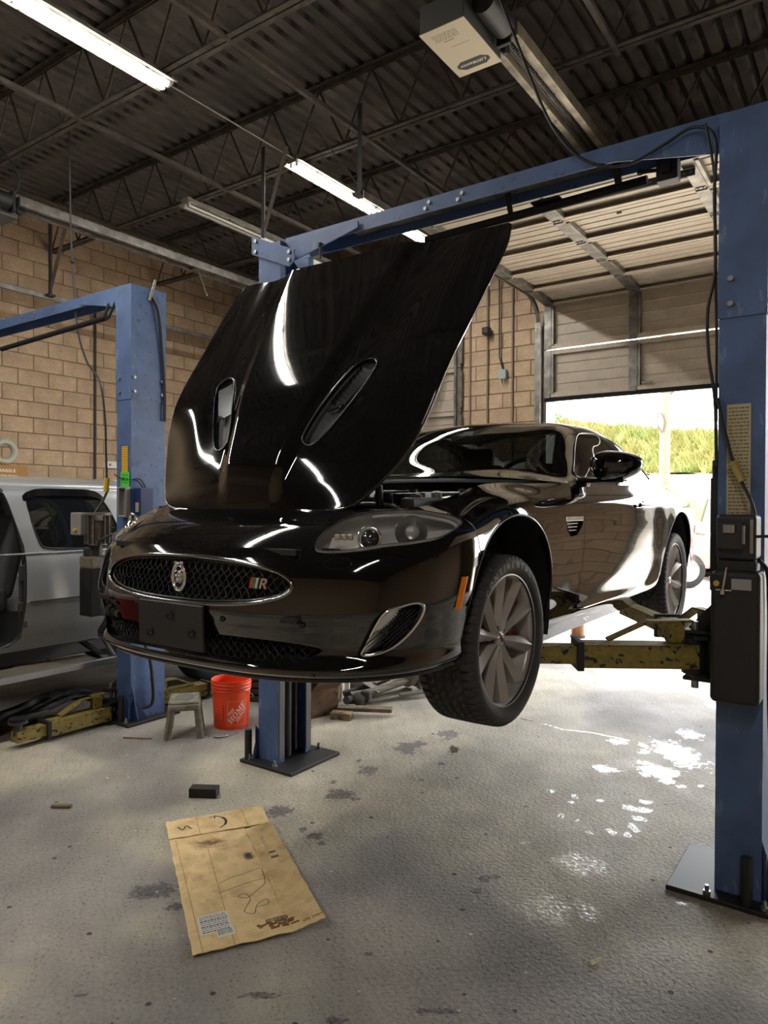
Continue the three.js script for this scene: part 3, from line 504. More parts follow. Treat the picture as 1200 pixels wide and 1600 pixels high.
// neighbouring lift, lowered, beside the truck
const liftB = thing('two_post_lift', 'blue two-post lift lowered beside the grey truck, with yellow arms on the floor', 'car lift');
const BX1 = -7.85, BX2 = -5.006;
{
  column(liftB, BX1, 1, 'column'); column(liftB, BX2, -1, 'column');
  innards(liftB, BX1, 1);
  overheadBeam(liftB, BX1 + LXW - 0.02, BX2 + 0.02, 'b');
  const y = 0.085;
  carriage(liftB, BX1, 1, 0.13); carriage(liftB, BX2, -1, 0.13);
  liftArm(liftB, at(BX2 + 0.02, LU0 - 0.1), at(BX2 + 0.03, 2.62), y); liftArm(liftB, at(BX2 - 0.02, LU0 + LUW + 0.03), at(-4.84, 5.1), y);
  liftArm(liftB, at(BX1 + LXW + 0.09, LU0 - 0.01), at(-7.4, 2.5), y); liftArm(liftB, at(BX1 + LXW + 0.09, LU0 + LUW), at(-7.4, 4.9), y);
  mesh('shutoff_bar', join([rod(at(-5.15, LU0 - 0.0, 3.23), at(-6.9, LU0 + 0.05, 3.2), 0.022, 12), bar(at(-5.2, LU0 + 0.08, 3.4), at(-5.2, LU0, 3.22), 0.03, 0.02), bar(at(-5.12, LU0 + 0.08, 3.4), at(-5.12, LU0, 3.22), 0.012, 0.02)]), MAT.rubber, liftB, 'black foam shut-off bar under the beam');
  const pu = part('power_unit', liftB, 'hydraulic power unit with finned motor and black tank');
  const bu = LU0 - 0.27, bx = -4.90;
  mesh('tank', box(0.15, 0.36, 0.15, bx, 1.06, -bu, 0.012, 2), MAT.rubber, pu);
  mesh('tank_top', box(0.155, 0.1, 0.155, bx, 1.285, -bu, 0.02, 2), M({ color: lin(0.28, 0.25, 0.17), roughness: 0.6, map: T.grime }), pu, 'dirty cream tank top');
  mesh('pump', join([cyl(0.045, 0.09, bx + 0.03, 1.38, -bu, 16), box(0.07, 0.05, 0.06, bx + 0.02, 1.36, -bu + 0.05, 0.006)]), MAT.black, pu);
  const fins = [cyl(0.07, 0.23, bx + 0.05, 1.53, -bu, 20)]; for (let i = 0; i < 14; i++) { const a = i / 14 * Math.PI * 2; fins.push(box(0.03, 0.21, 0.006, 0.082, 0, 0, 0).rotateY(a).translate(bx + 0.05, 1.53, -bu)); } fins.push(cyl(0.098, 0.02, bx + 0.05, 1.65, -bu, 20), box(0.05, 0.04, 0.05, bx + 0.12, 1.62, -bu + 0.04, 0.005));
  mesh('motor', join(fins), M({ color: lin(0.32, 0.29, 0.24), roughness: 0.55, metalness: 0.3, map: T.grime }), pu, 'finned grey motor');
  mesh('switch_box', join([box(0.13, 0.17, 0.07, bx - 0.03, 1.575, -bu + 0.1, 0.008), box(0.014, 0.15, 0.075, bx + 0.04, 1.575, -bu + 0.1, 0.003)]), M({ color: lin(0.22, 0.21, 0.19), roughness: 0.5 }), pu);
  mesh('button', join([cyl(0.012, 0.02, 0, 0, 0, 12).rotateX(Math.PI / 2).translate(bx - 0.02, 1.53, -bu + 0.145)]), M({ color: lin(0.6, 0.4, 0.04), roughness: 0.5 }), pu);
  mesh('hose', tube([at(bx + 0.08, bu - 0.02, 1.37), at(bx + 0.16, bu - 0.04, 1.46), at(bx + 0.24, bu + 0.1, 1.52), at(bx + 0.2, LU0 - 0.02, 1.5)], 0.01, 30, 8), MAT.cable, pu);
  mesh('metal_tray', ext([[-0.05, -0.12], [0.05, -0.12], [0.055, 0], [0.05, 0.12], [-0.05, 0.12], [-0.055, 0]], 0.035, 0.006, false, [[[-0.038, -0.105], [0.038, -0.105], [0.042, 0], [0.038, 0.105], [-0.038, 0.105], [-0.042, 0]]]).translate(-4.87, 1.74, -LU0 + 0.01), M({ color: lin(0.3, 0.29, 0.26), roughness: 0.5, metalness: 0.5 }), liftB, 'oval grey metal cup on the column');
  mesh('metal_tray_back', box(0.085, 0.21, 0.004, -4.87, 1.74, -LU0 + 0.008, 0.001), M({ color: lin(0.2, 0.19, 0.17), roughness: 0.6 }), liftB);
  const pl = mesh('warning_placard', new THREE.BoxGeometry(0.075, 0.26, 0.002), M({ map: placardTex('#d6a81c', '#8a6a10', 14, 5), roughness: 0.55 }), liftB, 'yellow warning placard'); pl.position.copy(at(-4.895, LU0 - 0.004, 2.05));
  const nt = mesh('sticky_note', new THREE.BoxGeometry(0.115, 0.115, 0.0015), M({ map: canvasTex(64, 64, (c) => { c.fillStyle = '#46c832'; c.fillRect(0, 0, 64, 64); c.strokeStyle = '#1b5c18'; c.lineWidth = 3; for (const y of [14, 26, 38, 48]) { c.beginPath(); c.moveTo(12, y); c.lineTo(24, y - 3); c.lineTo(36, y + 2); c.lineTo(52, y - 1); c.stroke(); } }), roughness: 0.7 }), liftB, 'bright green note'); nt.position.copy(at(-4.89, LU0 - 0.007, 1.92)); nt.rotation.z = -0.04;
  const eb = part('switch_cabinet', liftB, 'blue electrical box with an outlet');
  mesh('cabinet', box(0.09, 0.24, 0.12, BX2 + LXW + 0.045, 1.73, -LU0 - 0.08, 0.005), MAT.blueDark, eb);
  mesh('outlet', join([box(0.04, 0.075, 0.004, BX2 + LXW + 0.05, 1.7, -LU0 - 0.0185, 0.001)]), M({ color: lin(0.4, 0.36, 0.26), roughness: 0.5 }), eb);
  mesh('cord', join([tube([at(-5.02, LU0 - 0.01, 1.96), at(-4.93, LU0 - 0.02, 1.93), at(-4.85, LU0 + 0.02, 1.92), at(BX2 + LXW + 0.03, LU0 + 0.06, 1.92), at(BX2 + LXW + 0.05, LU0 + 0.1, 1.85)], 0.005, 30, 6), tube([at(-4.86, LU0 - 0.02, 1.92), at(BX2 + LXW + 0.02, LU0 + 0.04, 1.91), at(BX2 + LXW + 0.05, LU0 + 0.08, 1.845)], 0.005, 24, 6)]), MAT.cable, eb);
  mesh('hose', tube([at(BX2 + LXW + 0.02, LU0 + 0.03, 0.75), at(BX2 + LXW + 0.05, LU0 + 0.12, 0.55), at(BX2 + LXW + 0.05, LU0 + 0.16, 0.35), at(BX2 + LXW + 0.04, LU0 + 0.16, 0.12), at(BX2 + LXW + 0.0, LU0 + 0.1, 0.1)], 0.013, 40, 8), MAT.cable, liftB, 'black hose at the column foot');
  mesh('top_clip', join([rod(at(BX2 + LXW + 0.01, LU0 + 0.16, 3.35), at(BX2 + LXW + 0.03, LU0 + 0.2, 3.52), 0.012, 8)]), MAT.galv, liftB);
  mesh('top_hose', tube([at(BX2 + LXW + 0.015, LU0 + 0.18, 3.38), at(BX2 + LXW + 0.03, LU0 + 0.22, 3.3), at(BX2 + LXW + 0.02, LU0 + 0.27, 3.0), at(BX2 + LXW + 0.02, LU0 + 0.3, 2.65), at(BX2 + LXW + 0.02, LU0 + 0.3, 2.4)], 0.013, 40, 8), MAT.cable, liftB);
  mesh('plug', join([rod(at(-5.03, LU0 - 0.08, 1.82), at(-5.02, LU0 - 0.08, 1.93), 0.021, 12)]), M({ color: lin(0.6, 0.42, 0.03), roughness: 0.5 }), liftB, 'yellow power plug');
  mesh('motor_cord', tube([at(-5.02, LU0 - 0.08, 1.82), at(-5.02, LU0 - 0.12, 1.74), at(-4.99, LU0 - 0.2, 1.66), at(-4.95, LU0 - 0.25, 1.62)], 0.01, 24, 8), MAT.cable, liftB);
}
single('hanging_cable', join([new THREE.SphereGeometry(0.022, 14, 10).translate(-5.86, 3.86, -3.57), tube([at(-6.0, 3.62, 5.06), at(-5.95, 3.6, 4.6), at(-5.9, 3.58, 4.1), at(-5.83, 3.56, 3.7), at(-5.66, 3.5, 3.2), at(-5.4, 3.42, 2.9), at(-5.13, 3.36, 2.7), at(-5.045, 3.35, 2.4), at(-5.03, 3.35, 2.1), at(-5.02, 3.35, 1.93)], 0.008, 90, 8)]), MAT.cable, 'grey power cable hanging from the joists to the lowered lift', 'cable');
// ------------------------------------------------------------------ the black coupe; local x across, y up from the road plane, z = -s with s running back from the nose
const carPos = V(-2.115, 0.94, -1.68);
const C = (w, s, z) => V(w, z, -s);
const KS = [0, 0.58, 0.94, 1.35, 1.72, 2.3, 2.97, 3.3, 3.68, 4.05, 4.4, 4.79];
const LW = [
  [.82, .865, .87, .86, .845, .84, .845, .86, .885, .88, .85, .80], [.875, .895, .90, .885, .875, .87, .87, .885, .905, .90, .87, .82],
  [.875, .90, .905, .89, .88, .875, .88, .90, .915, .91, .88, .83], [.89, .915, .925, .91, .895, .895, .90, .915, .935, .925, .89, .84],
  [.895, .93, .94, .925, .912, .912, .917, .93, .948, .935, .90, .85], [.885, .925, .945, .935, .925, .925, .928, .938, .95, .935, .90, .85],
  [.84, .88, .91, .915, .915, .915, .915, .92, .925, .905, .86, .80], [.70, .72, .765, .795, .815, .82, .815, .81, .79, .75, .69, .60]].map((r) => curve1(r.map((v, i) => [KS[i], v])));
const LZ = [
  [.185, .215, .215, .205, .20, .20, .20, .205, .22, .25, .28, .30], [.225, .25, .26, .255, .25, .25, .25, .26, .28, .31, .34, .36],
  [.285, .31, .32, .315, .31, .31, .32, .33, .35, .38, .40, .42], [.365, .39, .40, .40, .40, .41, .42, .43, .45, .47, .49, .5],
  [.435, .48, .52, .52, .52, .53, .54, .55, .56, .57, .58, .58], [.59, .62, .68, .67, .67, .68, .69, .70, .71, .70, .68, .66],
  [.68, .715, .80, .80, .80, .81, .82, .825, .83, .82, .80, .78], [.755, .782, .868, .885, .895, .905, .915, .92, .925, .925, .92, .90]].map((r) => curve1(r.map((v, i) => [KS[i], v])));
const SN = [.05, .0, .035, .02, .01, .06, .17, .37], SJ = [.62, .62, .62, .62, .62, .62, .62, .60], PN = [2.7, 2.7, 2.6, 2.6, 2.6, 2.5, 2.5, 4];
const STL = [4.70, 4.75, 4.78, 4.79, 4.79, 4.76, 4.74, 4.70], PT = 2.6, SR = 4.3;
// level point: a in 0..1 nose arc, 1..2 flank, 2..3 tail arc
function levelPoint(k, a) {
  let s, f = 1;
  if (a <= 1) { const ph = a * Math.PI / 2, e = 2 / PN[k]; s = SN[k] + (SJ[k] - SN[k]) * (1 - Math.pow(Math.max(0, Math.cos(ph)), e)); f = Math.pow(Math.sin(ph), e); } else if (a <= 2) s = lerp(SJ[k], SR, a - 1);
  else { const ph = (a - 2) * Math.PI / 2, e = 2 / PT; s = SR + (STL[k] - SR) * Math.pow(Math.sin(ph), e); f = Math.pow(Math.max(0, Math.cos(ph)), e); }
  return [LW[k](s) * f, s, LZ[k](s)];
}
function skin(a, b, side = 1) {                                     // b in 0..7 across the levels
  const i = Math.min(6, Math.floor(b)), t = b - i, P = [i - 1, i, i + 1, i + 2].map((k) => k < 0 ? null : k > 7 ? null : levelPoint(k, a));
  if (!P[0]) P[0] = P[1].map((v, q) => 2 * v - P[2][q]); if (!P[3]) P[3] = P[2].map((v, q) => 2 * v - P[1][q]);
  const r = [0, 1, 2].map((q) => { const [p0, p1, p2, p3] = P.map((v) => v[q]); return 0.5 * (2 * p1 + (p2 - p0) * t + (2 * p0 - 5 * p1 + 4 * p2 - p3) * t * t + (3 * p1 - p0 - 3 * p2 + p3) * t * t * t); });
  return C(side * r[0], r[1], r[2]);
}
const aOf = (s) => 1 + (s - 0.62) / (SR - 0.62);
// arc parameter with even spacing
const arcA = (t) => { const x = clamp(t); return 1 - Math.pow(1 - x, 1.0) + 0.0 * x; };
const paint = P({ color: lin(0.0035, 0.0037, 0.0042), roughness: 0.05, clearcoat: 1, clearcoatRoughness: 0.015, ior: 1.5 });
const gloss = M({ color: lin(0.006, 0.006, 0.007), roughness: 0.18 });
const trimBlack = M({ color: lin(0.009, 0.009, 0.01), roughness: 0.5 });
const clearGlass = P({ color: 0xffffff, transmission: 1, thickness: 0, roughness: 0, ior: 1.45 });
const tintGlass = P({ color: lin(0.34, 0.38, 0.36), transmission: 1, thickness: 0, roughness: 0, ior: 1.5 });
const darkTint = P({ color: lin(0.10, 0.11, 0.11), transmission: 1, thickness: 0, roughness: 0, ior: 1.5 });
const rimGrey = M({ color: lin(0.42, 0.40, 0.37), roughness: 0.36, metalness: 0.45 });
const car = thing('sports_coupe', 'glossy black two-door coupe raised on the lift with its bonnet tipped up', 'car', carPos);
const ev = new Evaluator(); ev.useGroups = false; ev.attributes = ['position', 'normal', 'uv'];
const plainGeo = (g) => { const q = g.index ? g.toNonIndexed() : g; if (!q.attributes.uv) q.setAttribute('uv', new THREE.BufferAttribute(new Float32Array(q.attributes.position.count * 2), 2)); const r = new THREE.BufferGeometry(); for (const k of ['position', 'normal', 'uv']) r.setAttribute(k, q.attributes[k]); return r; };
function cut(geo, tool, op) { const a = new Brush(plainGeo(geo)), b = new Brush(plainGeo(tool)); a.updateMatrixWorld(); b.updateMatrixWorld(); return plainGeo(ev.evaluate(a, b, op).geometry); }
const without = (g, ...tools) => tools.reduce((q, t) => cut(q, t, HOLLOW_SUBTRACTION), g);
const within = (g, t) => cut(g, t, HOLLOW_INTERSECTION);
// prism through a loop of points, along dir
function prism(pts, dir, back, front, grow = 0, smooth = 0) {
  const d = dir.clone().normalize(), x = V(0, 1, 0).cross(d).normalize(), y = d.clone().cross(x), c = pts.reduce((a, p) => a.add(p), V(0, 0, 0)).multiplyScalar(1 / pts.length);
  let q = pts.map((p) => { const r = p.clone().sub(c); return [r.dot(x), r.dot(y)]; });
  if (smooth) q = new THREE.CatmullRomCurve3(q.map(([a, b]) => V(a, b, 0)), true, 'centripetal').getPoints(smooth).slice(0, -1).map((p) => [p.x, p.y]);
  if (grow) { const n = q.length, area = q.reduce((s, p, i) => s + p[0] * q[(i + 1) % n][1] - q[(i + 1) % n][0] * p[1], 0), o = Math.sign(area) * grow; q = q.map((p, i) => { const a = q[(i + n - 1) % n], b = q[(i + 1) % n], tx = b[0] - a[0], ty = b[1] - a[1], l = Math.hypot(tx, ty) || 1; return [p[0] + ty / l * o, p[1] - tx / l * o]; }); }
  const g = new THREE.ExtrudeGeometry(shapeOf(q), { depth: back + front, bevelEnabled: false, steps: 1 });
  const o = c.clone().addScaledVector(d, -back);
  return g.applyMatrix4(new THREE.Matrix4().makeBasis(x, y, d).setPosition(o));
}
const side3 = (list) => list.map(([s, z]) => C(0, s, z));            // outline in side view
const top3 = (list) => list.map(([w, s]) => C(w, s, 0));
const mirrorPts = (pts) => pts.map((p) => V(-p.x, p.y, p.z));
function flipX(g) { const q = plainGeo(g.clone()); q.scale(-1, 1, 1); const p = q.attributes; for (const k of ['position', 'normal', 'uv']) { const a = p[k], n = a.itemSize; for (let i = 0; i < a.count; i += 3) for (let c = 0; c < n; c++) { const t = a.array[(i + 1) * n + c]; a.array[(i + 1) * n + c] = a.array[(i + 2) * n + c]; a.array[(i + 2) * n + c] = t; } } return q; }
function wAt(s, z) { let lo = 0, hi = 7; const a = s < 0.62 ? null : s <= SR ? aOf(s) : 2; if (a === null) return 0.92; for (let i = 0; i < 30; i++) { const m = (lo + hi) / 2; if (skin(a, m).y < z) lo = m; else hi = m; } return skin(a, lo).x; }
const coarse = []; for (let i = 0; i <= 60; i++) for (let j = 0; j <= 42; j++) coarse.push([i / 60, j / 6, skin(i / 60, j / 6)]);
function skinPoint(w, z) {                                          // point on the nose at given w and height
  const W = Math.abs(w), err = (p) => Math.hypot(p.x - W, p.y - z); let [a, b, p] = coarse.reduce((m, c) => err(c[2]) < err(m[2]) ? c : m), h = 1 / 60;
  for (let k = 0; k < 60; k++) { let moved = false; for (const [da, db] of [[h, 0], [-h, 0], [0, 8 * h], [0, -8 * h], [h, 8 * h], [-h, -8 * h]]) { const A = clamp(a + da), B = clamp(b + db, 0, 7), q = skin(A, B); if (err(q) < err(p)) { a = A; b = B; p = q; moved = true; } } if (!moved) h *= 0.5; }
  return V(w < 0 ? -p.x : p.x, p.y, p.z);
}
const tubeOver = (pts, r, n = 90) => tube(pts, r, n, 8, true);

// ---- openings
const headDir = V(0.37, 0.82, 0.44).normalize();
const headPts = [[.54, .165, .649], [.53, .2, .677], [.535, .27, .712], [.545, .335, .737], [.58, .378, .752], [.65, .425, .763], [.73, .495, .765], [.80, .55, .752], [.85, .578, .738], [.872, .585, .722], [.878, .524, .70], [.87, .436, .675], [.82, .342, .66], [.74, .26, .648], [.655, .194, .632], [.585, .16, .627], [.552, .153, .633]].map((p) => C(...p));
const fogPts = [[.712, .179, .29], [.722, .186, .315], [.762, .197, .394], [.785, .213, .43], [.82, .25, .45], [.856, .304, .458], [.866, .315, .446], [.858, .308, .41], [.826, .28, .353], [.786, .244, .31], [.745, .205, .29]].map((p) => C(...p));
const fogDir = V(0.62, 0.02, 0.78).normalize();
const grilleLoop = []; for (let i = 0; i < 48; i++) { const a = i / 48 * Math.PI * 2, e = 0.86, c = Math.cos(a), s = Math.sin(a); grilleLoop.push([0.505 * Math.sign(c) * Math.pow(Math.abs(c), e), 0.505 + 0.076 * Math.sign(s) * Math.pow(Math.abs(s), 0.9) + 0.012 * (s > 0 ? s : 0)]); }
const grillePts = grilleLoop.map(([w, z]) => C(w, 0, z));
const lowerLoop = [[-.60, .30], [-.52, .318], [0, .325], [.52, .318], [.60, .30], [.53, .262], [.4, .243], [0, .238], [-.4, .243], [-.53, .262]];
const lowerPts = lowerLoop.map(([w, z]) => C(w, 0, z));
const zed = V(0, 0, 1);
const archTool = (s, z, r, x0, x1) => { const g = new THREE.CylinderGeometry(r, r, x1 - x0, 72); g.rotateZ(Math.PI / 2); g.translate((x0 + x1) / 2, z, -s); return g; };
const AF = [0.945, 0.345, 0.402], AR = [3.69, 0.35, 0.402];

// ---- front bumper skin
const remap = (t) => t - 0.75 * Math.sin(2 * Math.PI * t) / (2 * Math.PI);
let noseG = sheet((x, y) => { const t = x * 2 - 1; return skin(remap(Math.abs(t)) * 0.9995, y * 7, t < 0 ? -1 : 1); }, 240, 84);
const headTool = prism(headPts, headDir, 0.2, 0.2, 0, 120), fogTool = prism(fogPts, fogDir, 0.2, 0.2, 0, 70);
const grilleTool = prism(grillePts, zed, 0.3, 0.3), lowerTool = prism(lowerPts, zed, 0.3, 0.3, 0, 90);
const lensGeo = within(noseG, headTool);
noseG = without(noseG, headTool, flipX(headTool), fogTool, flipX(fogTool), grilleTool, lowerTool, archTool(...AF, 0.4, 1.2), archTool(...AF, -1.2, -0.4));
const bumper = mesh('front_bumper', noseG, paint, car);
mesh('tow_cover', (() => { const c = skinPoint(0.636, 0.588), p = []; for (let i = 0; i < 24; i++) { const a = i / 24 * 6.283; p.push(skinPoint(0.636 + 0.04 * Math.cos(a), 0.588 + 0.019 * Math.sin(a)).add(V(0.0006, 0, 0.0006))); } void c; return tubeOver(p, 0.0013, 48); })(), gloss, bumper);
mesh('splitter', (() => { const p = []; for (let i = 0; i <= 60; i++) { const t = i / 30 - 1, q = skin(remap(Math.abs(t)) * 0.96, 0.02, t < 0 ? -1 : 1); p.push(q.add(V(0, 0.006, 0.004))); } return tube(p, 0.012, 160, 8); })(), gloss, bumper);
// parking sensors
for (const w of [-0.5, -0.17, 0.24, 0.55]) { const p = skinPoint(w, 0.385); mesh('parking_sensor', cyl(0.011, 0.006, 0, 0, 0, 14).rotateX(Math.PI / 2).translate(p.x, p.y, p.z + 0.001), gloss, bumper); }
// ---- grille: dark cavity, crossed wires, chrome ring
const noseDepth = (w, z) => skinPoint(w, z).z;
const dGrid = {}; const depthAtW = (w) => { const k = Math.round(Math.abs(w) * 100); return dGrid[k] ??= [noseDepth(k / 100 || 0.001, 0.45), noseDepth(k / 100 || 0.001, 0.56)]; };
const frontZ = (w, z) => { const [a, b] = depthAtW(w); return lerp(a, b, (z - 0.45) / 0.11); };
const lowZ = {}; const frontLow = (w) => { const k = Math.round(Math.abs(w) * 50); return lowZ[k] ??= noseDepth(k / 50 || 0.001, 0.28); };
function wires(loop, zf, pitch, r, slope) {                          // two families of wavy wires clipped to the opening
  const out = [], n = loop.length, inside = (w, z) => { let c = false; for (let i = 0, j = n - 1; i < n; j = i++) { const [xi, yi] = loop[i], [xj, yj] = loop[j]; if ((yi > z) !== (yj > z) && w < (xj - xi) * (z - yi) / (yj - yi) + xi) c = !c; } return c; };
  const zs = loop.map((p) => p[1]), z0 = Math.min(...zs), z1 = Math.max(...zs);
  for (const s of [-1, 1]) for (let w0 = -0.9; w0 < 0.9; w0 += pitch) {
    let run = []; const flush = () => { if (run.length > 2) out.push(tube(run, r, run.length * 2, 5)); run = []; };
    for (let i = 0; i <= 14; i++) { const z = lerp(z0, z1, i / 14), w = w0 + s * (z - z0) / slope; if (inside(w, z)) run.push(V(w, z, zf(w, z) - 0.018 + 0.003 * Math.sin(i * 1.7 + (s > 0 ? 0 : 3.1)))); else flush(); } flush();
  }
  return join(out);
}
{
  const gr = part('grille', car, 'oval black mesh grille with a chrome surround');
  const ring = grilleLoop.map(([w, z]) => V(w, z, frontZ(w, z) - 0.001));
  mesh('surround', tubeOver(ring, 0.008, 160), M({ color: lin(0.3, 0.3, 0.3), roughness: 0.12, metalness: 1 }), gr);
  mesh('surround_inner', tubeOver(grilleLoop.map(([w, z]) => V(w * 0.972, 0.505 + (z - 0.505) * 0.87, frontZ(w, z) - 0.012)), 0.006, 160), gloss, gr);
  mesh('wire_mesh', wires(grilleLoop, frontZ, 0.0335, 0.0022, 1.1), M({ color: lin(0.03, 0.03, 0.032), roughness: 0.25, metalness: 0.6 }), gr).userData.kind = 'stuff';
  mesh('cavity', join([box(1.15, 0.28, 0.02, 0, 0.49, -0.25, 0.002), box(1.1, 0.02, 0.2, 0, 0.40, -0.16, 0), box(1.0, 0.02, 0.16, 0, 0.62, -0.19, 0)]), trimBlack, gr);
  const em = part('emblem', car, 'oval chrome cat head emblem'); em.position.set(0, 0.515, frontZ(0, 0.515) - 0.002);
  const ov = (rx, ry, r, z) => { const p = []; for (let i = 0; i < 28; i++) { const a = i / 28 * 6.2832; p.push(V(rx * Math.cos(a), ry * Math.sin(a), z)); } return tubeOver(p, r, 56); };
  mesh('ring', join([ov(0.036, 0.05, 0.0055, 0.004), ov(0.028, 0.041, 0.002, 0.005), box(0.02, 0.012, 0.012, -0.016, 0.052, 0.004, 0.005), box(0.02, 0.012, 0.012, 0.016, 0.052, 0.004, 0.005)]), MAT.chrome, em);
  mesh('plate', new THREE.CylinderGeometry(1, 1, 0.006, 32).rotateX(Math.PI / 2).scale(0.032, 0.046, 1), gloss, em);
  const face = new THREE.SphereGeometry(1, 20, 14).scale(0.02, 0.025, 0.01); const ears = [-1, 1].map((s) => new THREE.ConeGeometry(0.008, 0.016, 8).rotateZ(-s * 0.5).translate(s * 0.015, 0.026, 0.004));
  mesh('cat_head', join([face, ...ears, new THREE.SphereGeometry(0.011, 12, 8).scale(1, 0.8, 0.9).translate(0, -0.012, 0.008), new THREE.SphereGeometry(0.006, 10, 8).translate(-0.009, 0.004, 0.008), new THREE.SphereGeometry(0.006, 10, 8).translate(0.009, 0.004, 0.008)]), M({ color: lin(0.55, 0.55, 0.55), roughness: 0.25, metalness: 1 }), em);
  const bd = part('badge', car, 'small chrome R badge with red and green stripes'); const bp = [0.385, 0.515]; bd.position.set(bp[0], bp[1], frontZ(...bp) + 0.001); bd.rotation.y = 0.08;
  const tg = new TextGeometry('R', { font, size: 0.036, depth: 0.005, bevelEnabled: false, curveSegments: 6 }); tg.applyMatrix4(new THREE.Matrix4().makeShear(0, 0, 0.25, 0, 0, 0)); tg.scale(1.25, 1, 1); tg.translate(-0.008, -0.018, 0);
  mesh('letter', tg, MAT.chrome, bd);
  const slab = (x, w, c) => mesh('stripe', ext([[x, -0.018], [x + w, -0.018], [x + w + 0.009, 0.018], [x + 0.009, 0.018]], 0.004, 0.0005), M({ color: c, roughness: 0.4 }), bd);
  slab(-0.046, 0.013, lin(0.45, 0.05, 0.02)); slab(-0.033, 0.011, lin(0.03, 0.2, 0.03)); slab(-0.021, 0.009, lin(0.5, 0.5, 0.5));
  // lower intake and the empty plate bracket
  const li = part('lower_intake', car, 'black mesh lower intake');
  mesh('wire_mesh', wires(lowerLoop, (w) => frontLow(w) - 0.004, 0.0335, 0.0022, 1.1), M({ color: lin(0.025, 0.025, 0.027), roughness: 0.3, metalness: 0.5 }), li).userData.kind = 'stuff';
  mesh('cavity', join([box(1.2, 0.14, 0.02, 0, 0.28, -0.22, 0.002), box(1.2, 0.01, 0.16, 0, 0.225, -0.17, 0)]), trimBlack, li);
  const pb = part('plate_bracket', car, 'empty black licence plate bracket'); pb.position.set(-0.012, 0.343, -0.006); pb.rotation.x = 0.03;
  mesh('board', box(0.36, 0.165, 0.014, 0, 0, 0.004, 0.005, 2), M({ color: lin(0.013, 0.013, 0.014), roughness: 0.45 }), pb);
  for (const [x, y] of [[-0.11, -0.035], [0.005, 0.035], [0.12, -0.02]]) mesh('screw_recess', lathe([[0.017, 0], [0.019, 0.003], [0.015, 0.003], [0.013, -0.001], [0.004, 0.001], [0, 0.001]], 20).rotateX(Math.PI / 2).translate(x, y, 0.0115), gloss, pb);
}
// ---- fog vents
for (const s of [1, -1]) {
  const f = part('corner_vent', car, 'chrome-rimmed corner vent in the bumper'), K = (p) => s > 0 ? p.clone() : V(-p.x, p.y, p.z);
  const loop = fogPts.map((p) => { const q = skinPoint(p.x, p.y); return K(q); });
  mesh('chrome_rim', tubeOver(loop.map((p) => p.clone().add(V(0.002 * s, 0, 0.002))), 0.006, 110), MAT.chrome, f);
  const cen = fogPts.reduce((a, p) => a.add(p), V(0, 0, 0)).multiplyScalar(1 / fogPts.length);
  const edge = new THREE.CatmullRomCurve3([0, 1, 2, 3, 4].map((i) => skinPoint(fogPts[i].x, fogPts[i].y)), false, 'centripetal');
  const blade = sheet((x, y) => { const p = edge.getPoint(y), wd = 0.012 + 0.05 * Math.sin(Math.PI * clamp(0.1 + 0.75 * y)); return K(p.add(V(wd * x * 0.74, 0.0, -wd * x * 0.6)).addScaledVector(fogDir, 0.002 - 0.022 * x * x)); }, 8, 24);
  mesh('chrome_blade', blade, M({ color: lin(0.62, 0.62, 0.6), roughness: 0.22, metalness: 0.85 }), f);
  mesh('cavity', prismBack(fogPts, fogDir, 0.08, s), trimBlack, f);
  const w = []; for (let i = -5; i <= 5; i++) for (const k of [1, -1]) { const c = K(cen.clone().add(V(0.02, 0.0, -0.025))); const d = V(0.05 * s, 0.06 * k, -0.05), o = V(0.012 * s * i, 0, -0.011 * i); w.push(rod(c.clone().add(o).sub(d), c.clone().add(o).add(d), 0.0018, 5)); }
  mesh('wire_mesh', cut(join(w), prism(fogPts.map(K), V(fogDir.x * s, fogDir.y, fogDir.z), 0.2, 0.2, -0.004, 70), HOLLOW_INTERSECTION), M({ color: lin(0.02, 0.02, 0.022), roughness: 0.35, metalness: 0.5 }), f).userData.kind = 'stuff';
}
function prismBack(pts, dir, d, s) {                                // open cup behind an opening: wall plus floor
  const P = new THREE.CatmullRomCurve3(pts, true, 'centripetal').getPoints(60), k = (p) => s > 0 ? p : V(-p.x, p.y, p.z), c = pts.reduce((a, p) => a.add(p), V(0, 0, 0)).multiplyScalar(1 / pts.length);
  return sheet((x, y) => { const p = P[Math.round(x * 60) % 60].clone(); const t = y <= 0.5 ? y * 2 : 1; p.addScaledVector(dir, -d * t); if (y > 0.5) p.lerp(c.clone().addScaledVector(dir, -d), (y - 0.5) * 2); return k(p); }, 60, 6);
}
